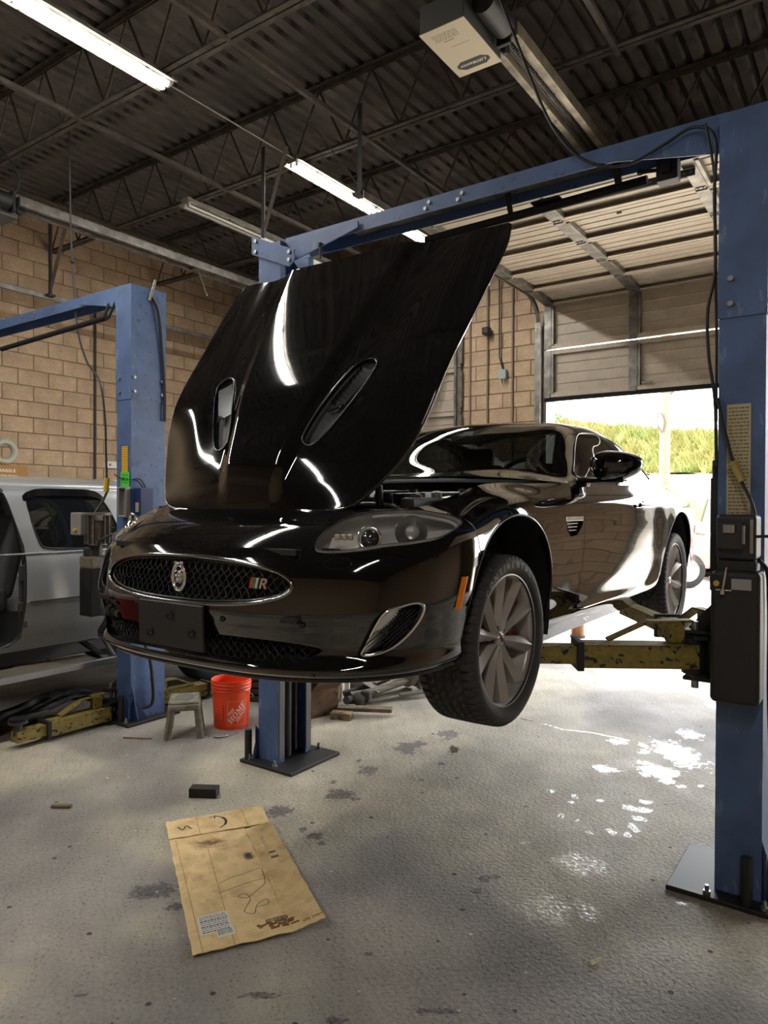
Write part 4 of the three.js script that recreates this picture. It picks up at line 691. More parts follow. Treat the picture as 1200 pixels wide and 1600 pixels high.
// ---- headlights
for (const s of [1, -1]) {
  const h = part('headlight', car, 'swept clear headlight with projector lens'), K = (p) => s > 0 ? p : V(-p.x, p.y, p.z);
  mesh('lens', s > 0 ? lensGeo : flipX(lensGeo), clearGlass, h);
  mesh('bezel', prismBack(headPts, headDir, 0.085, s), M({ color: lin(0.34, 0.34, 0.33), roughness: 0.4 }), h);
  mesh('gasket', tubeOver(headPts.map((p) => K(skinPoint(p.x, p.y).lerp(p, 0.5))), 0.0025, 120), trimBlack, h);
  const up = headDir.clone(); if (s < 0) up.x *= -1; const Q = new THREE.Quaternion().setFromUnitVectors(V(0, 1, 0), V(0.45 * s, 0.18, 0.87).normalize());
  const put = (g, w, sx, z) => { g.applyQuaternion(Q); const c = C(w * s, sx, z); return g.translate(c.x, c.y, c.z); };
  mesh('projector', put(new THREE.SphereGeometry(0.033, 24, 16), 0.672, 0.30, 0.665), P({ color: lin(0.02, 0.022, 0.025), roughness: 0.02, clearcoat: 1 }), h);
  mesh('projector_ring', put(lathe([[0.034, 0.012], [0.041, 0.016], [0.044, 0.006], [0.041, -0.02], [0.036, -0.02], [0.034, 0.012]], 36), 0.672, 0.296, 0.667), MAT.chrome, h);
  mesh('main_reflector', put(lathe([[0.012, -0.012], [0.03, -0.005], [0.046, 0.012], [0.055, 0.034], [0.057, 0.034], [0.048, 0.01], [0.03, -0.008], [0.012, -0.015]], 32), 0.775, 0.405, 0.685), M({ color: lin(0.5, 0.5, 0.5), roughness: 0.18, metalness: 1 }), h);
  mesh('main_bulb', put(new THREE.SphereGeometry(0.026, 20, 14), 0.775, 0.405, 0.688), P({ color: lin(0.35, 0.36, 0.36), roughness: 0.05, metalness: 0.2, clearcoat: 1 }), h);
  const shell = (x0, x1, up0) => sheet((x, y) => { const t = lerp(x0, x1, x), lo = C(lerp(0.545, 0.85, t), lerp(0.172, 0.50, t), lerp(0.638, 0.70, t)), hi = C(lerp(0.545, 0.86, t), lerp(0.235, 0.575, t), lerp(0.695, 0.735, t)); const p = lo.lerp(hi, y); p.addScaledVector(headDir, -0.035 - 0.03 * Math.sin(Math.PI * y) - up0); return K(p); }, 10, 8);
  mesh('turn_reflector', shell(0.02, 0.26, 0.0), M({ color: lin(0.8, 0.8, 0.76), roughness: 0.4, metalness: 0.1 }), h, 'silver indicator bowl');
  mesh('turn_bulb', join([0, 1, 2].map((i) => box(0.022, 0.02, 0.012, (0.588 + i * 0.018) * s, 0.672, -0.225 - i * 0.012, 0.004))), M({ color: lin(0.4, 0.36, 0.25), roughness: 0.3 }), h);
  mesh('outer_reflector', shell(0.55, 0.98, 0.012), M({ color: lin(0.6, 0.6, 0.57), roughness: 0.35, metalness: 0.1 }), h);
  const strip = (a, b, n, r) => { const p = []; for (let i = 0; i <= n; i++) { const t = i / n, q = new THREE.CatmullRomCurve3(headPts, true, 'centripetal').getPoint(lerp(a, b, t)); p.push(K(q.addScaledVector(headDir, -0.02).lerp(C(0.70, 0.35, 0.69), 0.06))); } return tube(p, r, n * 3, 6); };
  mesh('light_strip', strip(0.60, 0.86, 14, 0.006), M({ color: lin(0.6, 0.6, 0.58), roughness: 0.25, metalness: 0.7 }), h, 'ribbed light strip along the lower edge');
  mesh('upper_strip', strip(0.26, 0.54, 14, 0.007), M({ color: lin(0.40, 0.40, 0.37), roughness: 0.4, metalness: 0.1 }), h);
}
// ---- flanks: one smooth skin, cut into fender, door and quarter
const doorLoop = [[1.815, 0.96], [1.775, 0.86], [1.742, 0.76], [1.735, 0.676], [1.748, 0.5], [1.742, 0.32], [1.765, 0.278], [1.83, 0.268], [2.6, 0.268], [2.78, 0.285], [2.90, 0.33], [2.975, 0.41], [3.0, 0.5], [2.998, 0.65], [2.96, 0.8], [2.93, 0.96]];
const xp = V(1, 0, 0);
let flank = sheet((x, y) => skin(1.0008 + 1.9992 * x, y * 7), 330, 84);
// split the sheet: the tail arc stays with the quarter
const doorIn = prism(side3(doorLoop), xp, 0.3, 1.4), doorOut = prism(side3(doorLoop), xp, 0.3, 1.4, 0.0045);
const ventLoop = [[1.455, 0.735], [1.69, 0.735], [1.705, 0.72], [1.69, 0.685], [1.62, 0.645], [1.53, 0.64], [1.47, 0.675]];
const doorG = within(flank, doorIn);
const restG = without(flank, doorOut, archTool(...AF, 0.4, 1.2), archTool(...AR, 0.4, 1.2), prism(side3(ventLoop), xp, 0.3, 1.4));
function pick(g, test) { const p = g.attributes.position, keep = []; for (let i = 0; i < p.count; i += 3) if (test(-(p.getZ(i) + p.getZ(i + 1) + p.getZ(i + 2)) / 3)) keep.push(i, i + 1, i + 2); const r = new THREE.BufferGeometry(); for (const k of ['position', 'normal', 'uv']) { const a = g.attributes[k], n = a.itemSize, o = new Float32Array(keep.length * n); keep.forEach((v, i) => { for (let c = 0; c < n; c++) o[i * n + c] = a.array[v * n + c]; }); r.setAttribute(k, new THREE.BufferAttribute(o, n)); } return r; }
const fenderG = pick(restG, (s) => s < 2.36), quarterG = pick(restG, (s) => s >= 2.36);
function archLip(s0, z0, r, a0, a1) { const p = []; for (let i = 0; i <= 40; i++) { const a = lerp(a0, a1, i / 40), s = s0 - r * Math.cos(a), z = z0 + r * Math.sin(a); let w; if (s < 0.63) { let best = null, bd = 9; for (let q = 0; q <= 100; q++) for (let b = 0; b <= 60; b++) { const e = skin(0.7 + 0.3 * q / 100, b / 10), d = Math.hypot(-e.z - s, e.y - z); if (d < bd) { bd = d; best = e; } } w = best.x; } else w = wAt(s, z); p.push(C(w - 0.006, s, z)); } return p; }
const lipF = archLip(...AF, -0.2, Math.PI + 0.25), lipR = archLip(...AR, -0.2, Math.PI + 0.2);
for (const s of [1, -1]) {
  const F = (g) => s > 0 ? g : flipX(g);
  const fe = mesh('front_fender', F(fenderG), paint, car), qu = mesh('rear_quarter', F(quarterG), paint, car), dr = mesh('door', F(doorG), paint, car);
  mesh('arch_lip', F(tube(lipF, 0.007, 100, 8)), gloss, fe); mesh('arch_lip', F(tube(lipR, 0.007, 100, 8)), gloss, qu);
  const liner = (A) => { const g = new THREE.CylinderGeometry(A[2] + 0.004, A[2] + 0.004, 0.42, 48, 1, true, 0, Math.PI * 2); g.rotateZ(Math.PI / 2); g.translate(0.69, A[1], -A[0]); const d = new THREE.CircleGeometry(A[2] + 0.004, 48); d.rotateY(Math.PI / 2); d.translate(0.48, A[1], -A[0]); return cut(join([plainGeo(g), d]), box(1, 0.62, 1.2, 0.69, -0.1, -A[0], 0), HOLLOW_SUBTRACTION); };
  mesh('wheel_liner', F(liner(AF)), trimBlack, fe); mesh('wheel_liner', F(liner(AR)), trimBlack, qu);
  // fender vent
  const fv = part('side_vent', car, 'chrome side vent behind the front wheel');
  mesh('chrome_bar', F(box(0.012, 0.022, 0.225, wAt(1.58, 0.72) - 0.002, 0.723, -1.578, 0.004)), MAT.chrome, fv);
  mesh('cup', F(prismBack(side3(ventLoop).map((p) => V(wAt(-p.z, p.y), p.y, p.z)), xp, 0.035, 1)), gloss, fv);
  mesh('slat', F(join([0, 1, 2].map((i) => box(0.02, 0.006, 0.14 - i * 0.02, wAt(1.58, 0.7) - 0.02, 0.7 - i * 0.016, -1.585, 0.002)))), MAT.chrome, fv);
  // side marker lamp
  const mp = [[.922, .495, .535], [.928, .53, .536], [.918, .50, .424], [.912, .463, .424]];
  mesh('side_marker', F(sheet((x, y) => C(...[0, 1, 2].map((k) => lerp(lerp(mp[3][k], mp[2][k], x), lerp(mp[0][k], mp[1][k], x), y))).add(V(0.009 * Math.sin(Math.PI * clamp(x, 0.02, 0.98)) + 0.001, 0, 0)), 8, 14)), M({ color: lin(0.75, 0.2, 0.01), roughness: 0.25 }), car, 'amber side marker lamp');
  // door handle and mirror
  const hx = wAt(2.74, 0.79);
  mesh('handle', F(join([box(0.022, 0.026, 0.2, hx + 0.016, 0.79, -2.74, 0.009, 3), cyl(0.03, 0.004, 0, 0, 0, 20).rotateZ(Math.PI / 2).translate(hx + 0.002, 0.79, -2.76)])), paint, dr);
  const mi = part('wing_mirror', car, 'glossy black wing mirror');
  const sh = new THREE.SphereGeometry(1, 32, 24); { const p = sh.attributes.position; for (let i = 0; i < p.count; i++) { let x = p.getX(i), y = p.getY(i), z = p.getZ(i); const e = (v, k) => Math.sign(v) * Math.pow(Math.abs(v), k); x = e(x, 0.8); y = e(y, 0.82); z = z < 0 ? -Math.pow(-z, 1.0) * 0.35 : z; p.setXYZ(i, x * 0.125 * (1 + 0.08 * y), y * 0.073 * (1 - 0.18 * x), z * 0.095 - 0.02 * x); } sh.computeVertexNormals(); }
  mesh('housing', F(sh.translate(1.025, 0.985, -1.90)), paint, mi);
  mesh('arm', F(join([box(0.24, 0.022, 0.07, 0.95, 0.912, -1.90, 0.01, 3), box(0.06, 0.05, 0.06, 0.85, 0.905, -1.91, 0.012, 2)])), gloss, mi);
  mesh('mirror_glass', F(new THREE.CircleGeometry(1, 28).scale(0.105, 0.058, 1).rotateY(Math.PI).translate(1.025, 0.985, -1.936)), MAT.chrome, mi);
  mesh('sill', F(sheet((x, y) => { const sx = lerp(1.34, 3.3, x), p = skin(aOf(sx), 0.0); return V(p.x + lerp(-0.03, 0.012, y), p.y + lerp(-0.03, 0.02, y) - 0.02 * (1 - y), p.z); }, 40, 4)), paint, car, 'black side skirt');
}
// ---- greenhouse
const GS = [1.70, 1.86, 2.1, 2.35, 2.6, 2.9, 3.3, 3.7, 4.1, 4.4, 4.66];
const gk = (r) => curve1(r.map((v, i) => [GS[i], v]));
const railW = gk([.765, .735, .655, .58, .575, .585, .585, .565, .54, .53, .50]), railZ = gk([.905, .925, 1.08, 1.235, 1.265, 1.265, 1.215, 1.12, 1.0, .95, .918]), midZ = gk([.935, 1.005, 1.165, 1.28, 1.308, 1.31, 1.275, 1.18, 1.04, .968, .932]), cenZ = gk([.945, 1.025, 1.185, 1.295, 1.322, 1.325, 1.295, 1.20, 1.06, .975, .936]);
function house(s, t) {                                              // t 0 belt .. 1 centre
  const K = [[LW[7](s), LZ[7](s)], [lerp(LW[7](s), railW(s), 0.5) + 0.018, lerp(LZ[7](s), railZ(s), 0.5)], [railW(s), railZ(s)], [railW(s) * 0.55, midZ(s)], [0, cenZ(s)]];
  const P = [[2 * K[0][0] - K[1][0], 2 * K[0][1] - K[1][1]], ...K, [-K[3][0], K[3][1]]], x = t * 4, i = Math.min(3, Math.floor(x)), u = x - i;
  return [0, 1].map((q) => { const [p0, p1, p2, p3] = [0, 1, 2, 3].map((k) => P[i + k][q]); return 0.5 * (2 * p1 + (p2 - p0) * u + (2 * p0 - 5 * p1 + 4 * p2 - p3) * u * u + (3 * p1 - p0 - 3 * p2 + p3) * u * u * u); });
}
{
  let G = sheet((x, y) => { const s = lerp(1.70, 4.66, y), t = x * 2 - 1, [w, z] = house(s, 1 - Math.abs(t)); return C((t < 0 ? -1 : 1) * w, s, z); }, 96, 150, true);
  const ws = []; for (let i = 0; i <= 10; i++) { const w = lerp(-0.69, 0.69, i / 10); ws.push([w, 1.745 + 0.15 * (w / 0.69) ** 2]); } for (let i = 0; i <= 10; i++) { const w = lerp(0.535, -0.535, i / 10); ws.push([w, 2.26 + 0.085 * (w / 0.535) ** 2]); }
  const rg = [[-0.46, 3.30], [0, 3.22], [0.46, 3.30], [0.47, 4.05], [0.3, 4.17], [0, 4.2], [-0.3, 4.17], [-0.47, 4.05]];
  const sw = [[1.985, 0.948], [2.12, 1.035], [2.28, 1.135], [2.44, 1.208], [2.62, 1.232], [2.92, 1.232], [3.15, 1.20], [3.36, 1.13], [3.50, 1.045], [3.52, 0.985], [3.44, 0.962], [3.0, 0.958], [2.5, 0.95]];
  const up = V(0, 1, 0.0001), tw = prism(top3(ws), up, 0.2, 2), tr = prism(top3(rg), up, 0.2, 2), ts = prism(side3(sw), xp, -0.45, 1.4), ts2 = flipX(ts);
  mesh('windshield', within(G, tw), tintGlass, car); mesh('rear_window', within(G, tr), darkTint, car);
  const sg = within(G, ts); mesh('side_window', sg, darkTint, car); mesh('side_window', flipX(sg), darkTint, car);
  mesh('roof_shell', without(G, tw, tr, ts, ts2), paint, car);
  const swL = sw.map(([s, z]) => { let lo = 0, hi = 0.55; for (let i = 0; i < 30; i++) { const m = (lo + hi) / 2; if (house(s, m)[1] < z) lo = m; else hi = m; } return C(house(s, lo)[0] + 0.002, s, z); });
  mesh('window_trim', tubeOver(swL, 0.0045, 140), gloss, car); mesh('window_trim', tubeOver(mirrorPts(swL), 0.0045, 140), gloss, car);
  mesh('cowl', sheet((x, y) => C(lerp(-0.76, 0.76, x), lerp(1.62, 1.76, y) + 0.14 * (2 * x - 1) ** 2 * 0.9, 0.865 + 0.045 * y - 0.03 * (2 * x - 1) ** 2), 30, 4), MAT.rubber, car);
  const slats = []; for (let i = 0; i < 92; i++) { const w = -0.62 + i * 0.0135; slats.push(box(0.005, 0.035, 0.08, w, 0.892 - 0.04 * w * w, -1.66 - 0.12 * w * w, 0)); } mesh('cowl_grille', join(slats), gloss, car).userData.kind = 'stuff';
  mesh('wiper', join([tube([C(0.62, 1.80, 0.925), C(0.3, 1.73, 0.935), C(0.05, 1.735, 0.95)], 0.008, 30, 6), tube([C(0.1, 1.73, 0.94), C(-0.25, 1.74, 0.955), C(-0.55, 1.84, 0.95)], 0.008, 30, 6)]), trimBlack, car);
}
// ---- underside, cabin
mesh('underbody', join([box(1.0, 0.05, 3.9, 0, 0.22, -2.45, 0.01), box(1.5, 0.05, 1.7, 0, 0.235, -2.32, 0.01), box(1.3, 0.06, 0.45, 0, 0.24, -0.36, 0.01), box(1.2, 0.2, 0.4, 0, 0.35, -4.4, 0.02)]), trimBlack, car);
{
  const cb = part('cabin', car, 'dark leather cabin'); const leather = M({ color: lin(0.02, 0.02, 0.021), roughness: 0.5 });
  mesh('dashboard', join([box(1.36, 0.16, 0.34, 0, 0.86, -2.02, 0.06, 3), box(0.34, 0.09, 0.16, 0.36, 0.945, -2.06, 0.04, 3), box(1.36, 0.4, 0.05, 0, 0.66, -1.9, 0)]), leather, cb);
  mesh('steering_wheel', join([new THREE.TorusGeometry(0.175, 0.016, 12, 40).rotateX(-0.35).translate(0.36, 0.9, -2.26), box(0.3, 0.04, 0.03, 0.36, 0.9, -2.25, 0.012), cyl(0.05, 0.05, 0, 0, 0, 18).rotateX(1.2).translate(0.36, 0.9, -2.24)]), leather, cb);
  for (const x of [-0.36, 0.36]) mesh('seat', join([box(0.5, 0.16, 0.52, x, 0.46, -2.62, 0.06, 3), mv(box(0.48, 0.6, 0.14, 0, 0.3, 0, 0.06, 3), x, 0.5, -2.88, -0.3), mv(box(0.26, 0.17, 0.1, 0, 0, 0, 0.045, 3), x, 1.12, -3.07, -0.2)]), leather, cb);
  mesh('floor_pan', join([box(1.5, 0.04, 2.3, 0, 0.29, -3.0, 0), box(1.4, 0.5, 0.06, 0, 0.6, -3.5, 0.02)]), leather, cb);
  mesh('rear_mirror', box(0.22, 0.055, 0.03, 0.0, 1.19, -2.24, 0.015, 2), leather, cb);
}
// ---- bonnet, hinged at the nose and tipped up
const HS0 = 0.374, HOODTURN = 53.1 * Math.PI / 180;
const crown = curve1([[0.37, 0.0], [0.48, 0.045], [0.62, 0.068], [0.94, 0.05], [1.35, 0.058], [1.8, 0.062]]);
const hoodHalf = curve1([[0.374, 0.41], [0.385, 0.475], [0.41, 0.53], [0.46, 0.575], [0.575, 0.65], [0.7, 0.708], [0.82, 0.742], [0.95, 0.762], [1.35, 0.797], [1.6, 0.815], [1.72, 0.815], [1.83, 0.79]]);
function hoodZ(w, s, v) {
  const wb = lerp(0.13, 0.37, clamp((s - 0.4) / 1.35)), bulge = 0.024 * (1 - sstep(wb - 0.02, wb + 0.05, Math.abs(w))) * sstep(0.37, 0.55, s);
  const dip = -0.012 * Math.exp(-(((Math.abs(w) - wb - 0.17) / 0.1) ** 2)) * sstep(0.5, 0.9, s);
  return LZ[7](s) + crown(s) * (1 - Math.pow(Math.abs(v), 2.4)) + bulge + dip;
}
function hoodPoint(q, v) {                                          // closed position, relative to the hinge line
  const s = lerp(HS0, 1.715, Math.pow(q, 1.5)) + 0.10 * v * v * Math.pow(q, 2), w = hoodHalf(s) * v;
  return C(w, s - HS0, hoodZ(w, s, v) - 0.757);
}
{
  const hood = part('hood', car, 'black bonnet tipped forward with two louvred vents'); hood.position.copy(C(0, HS0, 0.757)); hood.rotation.x = HOODTURN;
  let top = sheet((x, y) => hoodPoint(y, x * 2 - 1), 150, 150, true);
  const vents = [], qv = (w, dq) => { // surface point from w and distance along the bonnet
    const s = HS0 + dq, v = clamp(w / hoodHalf(s), -1, 1); return C(w, s - HS0, hoodZ(w, s, v) - 0.757);
  };
  const vloop = []; { const A = [0.235, 0.262], B = [0.435, 0.655], dx = B[0] - A[0], dy = B[1] - A[1], L = Math.hypot(dx, dy), n = [dy / L, -dx / L]; for (const [t, o] of [[0, 0.01], [0.03, -0.026], [0.15, -0.044], [0.5, -0.06], [0.85, -0.06], [0.97, -0.036], [1, 0.0], [0.97, 0.034], [0.85, 0.05], [0.5, 0.06], [0.15, 0.055], [0.03, 0.038]]) vloop.push([A[0] + dx * t + n[0] * o, A[1] + dy * t + n[1] * o]); }
  const vpts = vloop.map(([w, d]) => qv(w, d)), vtool = prism(vpts, V(0, 1, 0.0001), 0.1, 0.1, 0, 60);
  top = without(top, vtool, flipX(vtool)); void vents;
  mesh('outer_panel', top, paint, hood);
  mesh('inner_panel', sheet((x, y) => hoodPoint(y, (x * 2 - 1) * 0.985).add(V(0, -0.022, 0)), 60, 60), trimBlack, hood);
  const rim = []; for (let i = 0; i <= 40; i++) rim.push(hoodPoint(i / 40, 1)); for (let i = 1; i <= 30; i++) rim.push(hoodPoint(1, 1 - i / 15)); for (let i = 1; i <= 40; i++) rim.push(hoodPoint(1 - i / 40, -1)); for (let i = 1; i < 24; i++) rim.push(hoodPoint(0, -1 + i / 12));
  mesh('edge', tubeOver(rim.map((p) => p.add(V(0, -0.009, 0))), 0.009, 400), paint, hood);
  for (const s of [1, -1]) {
    const K = (g) => s > 0 ? g : flipX(g), ve = part('louvre_vent', hood, 'oblong louvred bonnet vent');
    mesh('rim', K(tubeOver(vpts.map((p) => p.clone().add(V(0, 0.002, 0))), 0.005, 120)), gloss, ve);
    mesh('tray', K(prismBack(vpts, V(0, 1, 0), 0.02, 1)), trimBlack, ve);
    const a = qv(0.255, 0.31), b = qv(0.425, 0.62), ax = b.clone().sub(a).normalize(), sl = [];
    for (let i = 0; i < 9; i++) { const c = a.clone().lerp(b, 0.46 + i * 0.062).add(V(-0.012, -0.006, 0)); const n = V(0, 1, 0).cross(ax).normalize(); sl.push(bar(c.clone().addScaledVector(n, -0.044), c.clone().addScaledVector(n, 0.044), 0.02, 0.0035, 0, V(0.2, 1, 0.5).normalize())); }
    mesh('louvre', K(join(sl)), gloss, ve);
    mesh('blade', K(join([bar(a.clone().lerp(b, 0.42).add(V(0.03, -0.002, 0)), a.clone().lerp(b, 0.42).add(V(-0.035, -0.002, 0.03)), 0.012, 0.01, 0.003), bar(a.clone().lerp(b, 0.36).add(V(0.03, -0.002, 0.02)), a.clone().lerp(b, 0.42).add(V(0.03, -0.002, 0)), 0.012, 0.01, 0.003)])), paint, ve);
  }
  mesh('prop_rod', join([rod(C(0.5, 0.613, 0.62), C(0.5, 0.565, 1.06), 0.010, 12), rod(C(0.5, 0.613, 0.62), C(0.5, 0.59, 0.86), 0.015, 12)]), M({ color: lin(0.05, 0.05, 0.05), roughness: 0.3, metalness: 0.5 }), car, 'black gas strut under the bonnet');
}
// ---- engine bay
{
  const eb = part('engine_bay', car, 'engine bay seen under the raised bonnet'), gm = M({ color: lin(0.05, 0.052, 0.055), roughness: 0.4 }), al = M({ color: lin(0.30, 0.31, 0.30), roughness: 0.4, metalness: 0.7 });
  mesh('bay_tray', join([box(1.34, 0.04, 1.1, 0, 0.50, -1.08, 0), box(0.06, 0.3, 1.15, -0.67, 0.66, -1.1, 0.01), box(0.06, 0.3, 1.15, 0.67, 0.66, -1.1, 0.01), box(1.3, 0.34, 0.05, 0, 0.68, -1.62, 0.01)]), trimBlack, eb);
  mesh('slam_panel', join([sheet((x, y) => C(lerp(-0.66, 0.66, x), lerp(0.42, 0.56, y) + 0.06 * (2 * x - 1) ** 2, 0.745 - 0.006 * Math.cos(x * 40)), 60, 4), box(0.1, 0.02, 0.06, 0, 0.755, -0.48, 0.006)]), gloss, eb);
  mesh('engine_cover', join([box(0.62, 0.1, 0.62, 0, 0.76, -1.13, 0.03, 3), ...[-0.22, -0.11, 0, 0.11, 0.22].map((x) => box(0.03, 0.02, 0.5, x, 0.815, -1.13, 0.008)), box(0.34, 0.06, 0.2, 0, 0.80, -0.83, 0.03, 3)]), gm, eb);
  mesh('air_box', join([box(0.26, 0.16, 0.36, 0.46, 0.70, -0.92, 0.03, 3), box(0.2, 0.03, 0.26, 0.46, 0.79, -0.92, 0.01), ...[0, 1, 2, 3, 4].map((i) => box(0.2, 0.012, 0.01, 0.46, 0.81, -0.82 - i * 0.05, 0.003))]), gm, eb);
  mesh('air_box', box(0.26, 0.18, 0.4, -0.46, 0.70, -0.95, 0.04, 3), gm, eb);
  mesh('fuse_box', join([box(0.2, 0.09, 0.3, 0.5, 0.80, -1.35, 0.012, 2), ...[0, 1, 2, 3].map((i) => box(0.012, 0.06, 0.03, 0.395, 0.80, -1.25 - i * 0.06, 0.003))]), gm, eb);
  for (const x of [-0.55, 0.55]) mesh('strut_tower', lathe([[0.1, 0], [0.1, 0.02], [0.07, 0.05], [0.035, 0.055], [0, 0.055]], 24).translate(x, 0.77, -1.12), al, eb);
  mesh('brace', join([bar(C(-0.58, 1.5, 0.84), C(0.58, 1.5, 0.84), 0.05, 0.025, 0.008), bar(C(0.55, 1.16, 0.82), C(0.2, 1.52, 0.85), 0.03, 0.02, 0.006), bar(C(-0.55, 1.16, 0.82), C(-0.2, 1.52, 0.85), 0.03, 0.02, 0.006)]), al, eb, 'pale metal strut brace');
  seed = 99; const hs = []; for (let i = 0; i < 9; i++) { const x = rr(0.3, 0.62), s = rr(0.62, 0.78); hs.push(tube([C(x, s, 0.62), C(x - rr(0.02, 0.1), s + rr(0.02, 0.1), rr(0.72, 0.79)), C(x - rr(0.1, 0.3), s + rr(0.1, 0.3), rr(0.7, 0.78)), C(x - rr(0.1, 0.3), s + 0.4, 0.68)], rr(0.008, 0.02), 30, 8)); } for (let i = 0; i < 5; i++) { const x = rr(-0.6, -0.3), s = rr(0.62, 0.9); hs.push(tube([C(x, s, 0.62), C(x + 0.05, s + 0.05, 0.76), C(x + 0.2, s + 0.2, 0.74), C(x + 0.3, s + 0.3, 0.66)], rr(0.008, 0.018), 30, 8)); }
  mesh('hose', join(hs), trimBlack, eb);
  mesh('pipe', join([tube([C(0.62, 0.68, 0.70), C(0.5, 0.70, 0.77), C(0.3, 0.68, 0.78), C(0.1, 0.66, 0.76)], 0.014, 30, 10), tube([C(0.3, 0.72, 0.7), C(0.36, 0.78, 0.79), C(0.3, 0.9, 0.80)], 0.011, 24, 10)]), al, eb);
  seed = 1234; const bits = { a: [], b: [] };
  for (let i = 0; i < 46; i++) { const w = rr(-0.6, 0.58), s0 = rr(0.66, 1.5), z = rr(0.79, 0.845), k = rnd(), g = k < 0.4 ? box(rr(0.03, 0.12), rr(0.03, 0.06), rr(0.03, 0.1), w, z, -s0, 0.006) : k < 0.7 ? cyl(rr(0.012, 0.03), rr(0.03, 0.06), w, z, -s0, 14) : tube([C(w, s0, z - 0.05), C(w + rr(-0.05, 0.05), s0 + 0.04, z + 0.02), C(w + rr(-0.16, 0.16), s0 + rr(0.05, 0.2), z), C(w + rr(-0.2, 0.2), s0 + 0.2, z - 0.06)], rr(0.006, 0.013), 20, 8); (rnd() < 0.3 ? bits.b : bits.a).push(g); }
  mesh('engine_fittings', join(bits.a), gm, eb).userData.kind = 'stuff'; mesh('metal_fittings', join(bits.b), al, eb).userData.kind = 'stuff';
  mesh('filler_cap', join([cyl(0.035, 0.03, 0.58, 0.81, -0.72, 20), cyl(0.025, 0.03, 0.36, 0.84, -1.05, 16)]), gm, eb);
}
// ---- wheels
const tireGeo = (() => {
  const pr = [[0.100, 0.260], [0.112, 0.264], [0.124, 0.283], [0.1285, 0.302], [0.126, 0.318], [0.119, 0.331], [0.108, 0.3385], [0.095, 0.3405]];
  const prof = []; for (let i = 0; i < pr.length - 1; i++) for (let k = 0; k < 3; k++) prof.push([lerp(pr[i][0], pr[i + 1][0], k / 3), lerp(pr[i][1], pr[i + 1][1], k / 3)]);
  const n = 44; for (let i = 0; i <= n; i++) prof.push([lerp(0.095, -0.095, i / n), 0.3405 + 0.0015 * Math.sin(Math.PI * i / n)]);
  const back = pr.slice(0, -1).reverse().map(([x, r]) => [-x, r]); prof.push(...back);
  const NA = 720;
  return sheet((u, v) => {
    const k = Math.round(v * (prof.length - 1)), [x, r0] = prof[k]; let r = r0; const a = u * Math.PI * 2, ax = Math.abs(x);
    const d = (p, w) => { const f = ((p % 1) + 1) % 1; return Math.min(f, 1 - f) < w; };
    if (ax < 0.097 && r0 > 0.33) { if ([0.0, 0.036, 0.072].some((g) => Math.abs(ax - g) < 0.0048)) r -= 0.009; else if (ax > 0.0768) { if (d(u * 60, 0.085)) r -= 0.009; } else if (ax > 0.04) { if (d(u * 60 + x * 22, 0.08)) r -= 0.008; } else if (d(u * 48 + x * 30, 0.065)) r -= 0.007; }
    if (ax >= 0.097 && ax < 0.122 && r0 > 0.322 && d(u * 60, 0.085)) r -= 0.006;
    return V(x, r * Math.cos(a), r * Math.sin(a));
  }, NA, prof.length - 1, true);
})();
const rimGeo = (() => { const pr = [[0.258, 0.112], [0.268, 0.112], [0.2695, 0.106], [0.266, 0.098], [0.254, 0.094], [0.250, 0.08], [0.246, 0.04], [0.232, 0.0], [0.230, -0.1], [0.262, -0.112], [0.264, -0.105], [0.24, -0.095], [0.238, 0.0]]; return new THREE.LatheGeometry(pr.map(([r, y]) => new THREE.Vector2(r, y)), 96).rotateZ(-Math.PI / 2); })();
const spokeGeo = (() => {                                          // ridged blade running out along +y, face towards +x
  const st = [[0.030, 0.060, 0.016, 0.052], [0.09, 0.062, 0.019, 0.05], [0.17, 0.074, 0.0265, 0.05], [0.235, 0.084, 0.034, 0.06], [0.254, 0.086, 0.040, 0.07]];   // radius, face x, half width, back x
  const pos = [], ring = st.map(([r, f, h, b]) => [[b - 0.016, r, -h], [f - 0.004, r, -h * 0.98], [f + 0.02, r, 0], [f - 0.004, r, h * 0.98], [b - 0.016, r, h]]);
  const quad = (a, b, c, d) => pos.push(...a, ...b, ...c, ...a, ...c, ...d);
  for (let i = 0; i + 1 < ring.length; i++) { for (let k = 0; k < 4; k++) quad(ring[i][k], ring[i][k + 1], ring[i + 1][k + 1], ring[i + 1][k]); quad(ring[i][4], ring[i][0], ring[i + 1][0], ring[i + 1][4]); }
  const g = new THREE.BufferGeometry(); g.setAttribute('position', new THREE.Float32BufferAttribute(pos, 3)); g.computeVertexNormals(); return toCreasedNormals(g, 0.2);
})();
const tyreMat = M({ color: lin(0.03, 0.03, 0.031), roughness: 0.7 });
const redPaint = M({ color: lin(0.25, 0.012, 0.012), roughness: 0.35 });
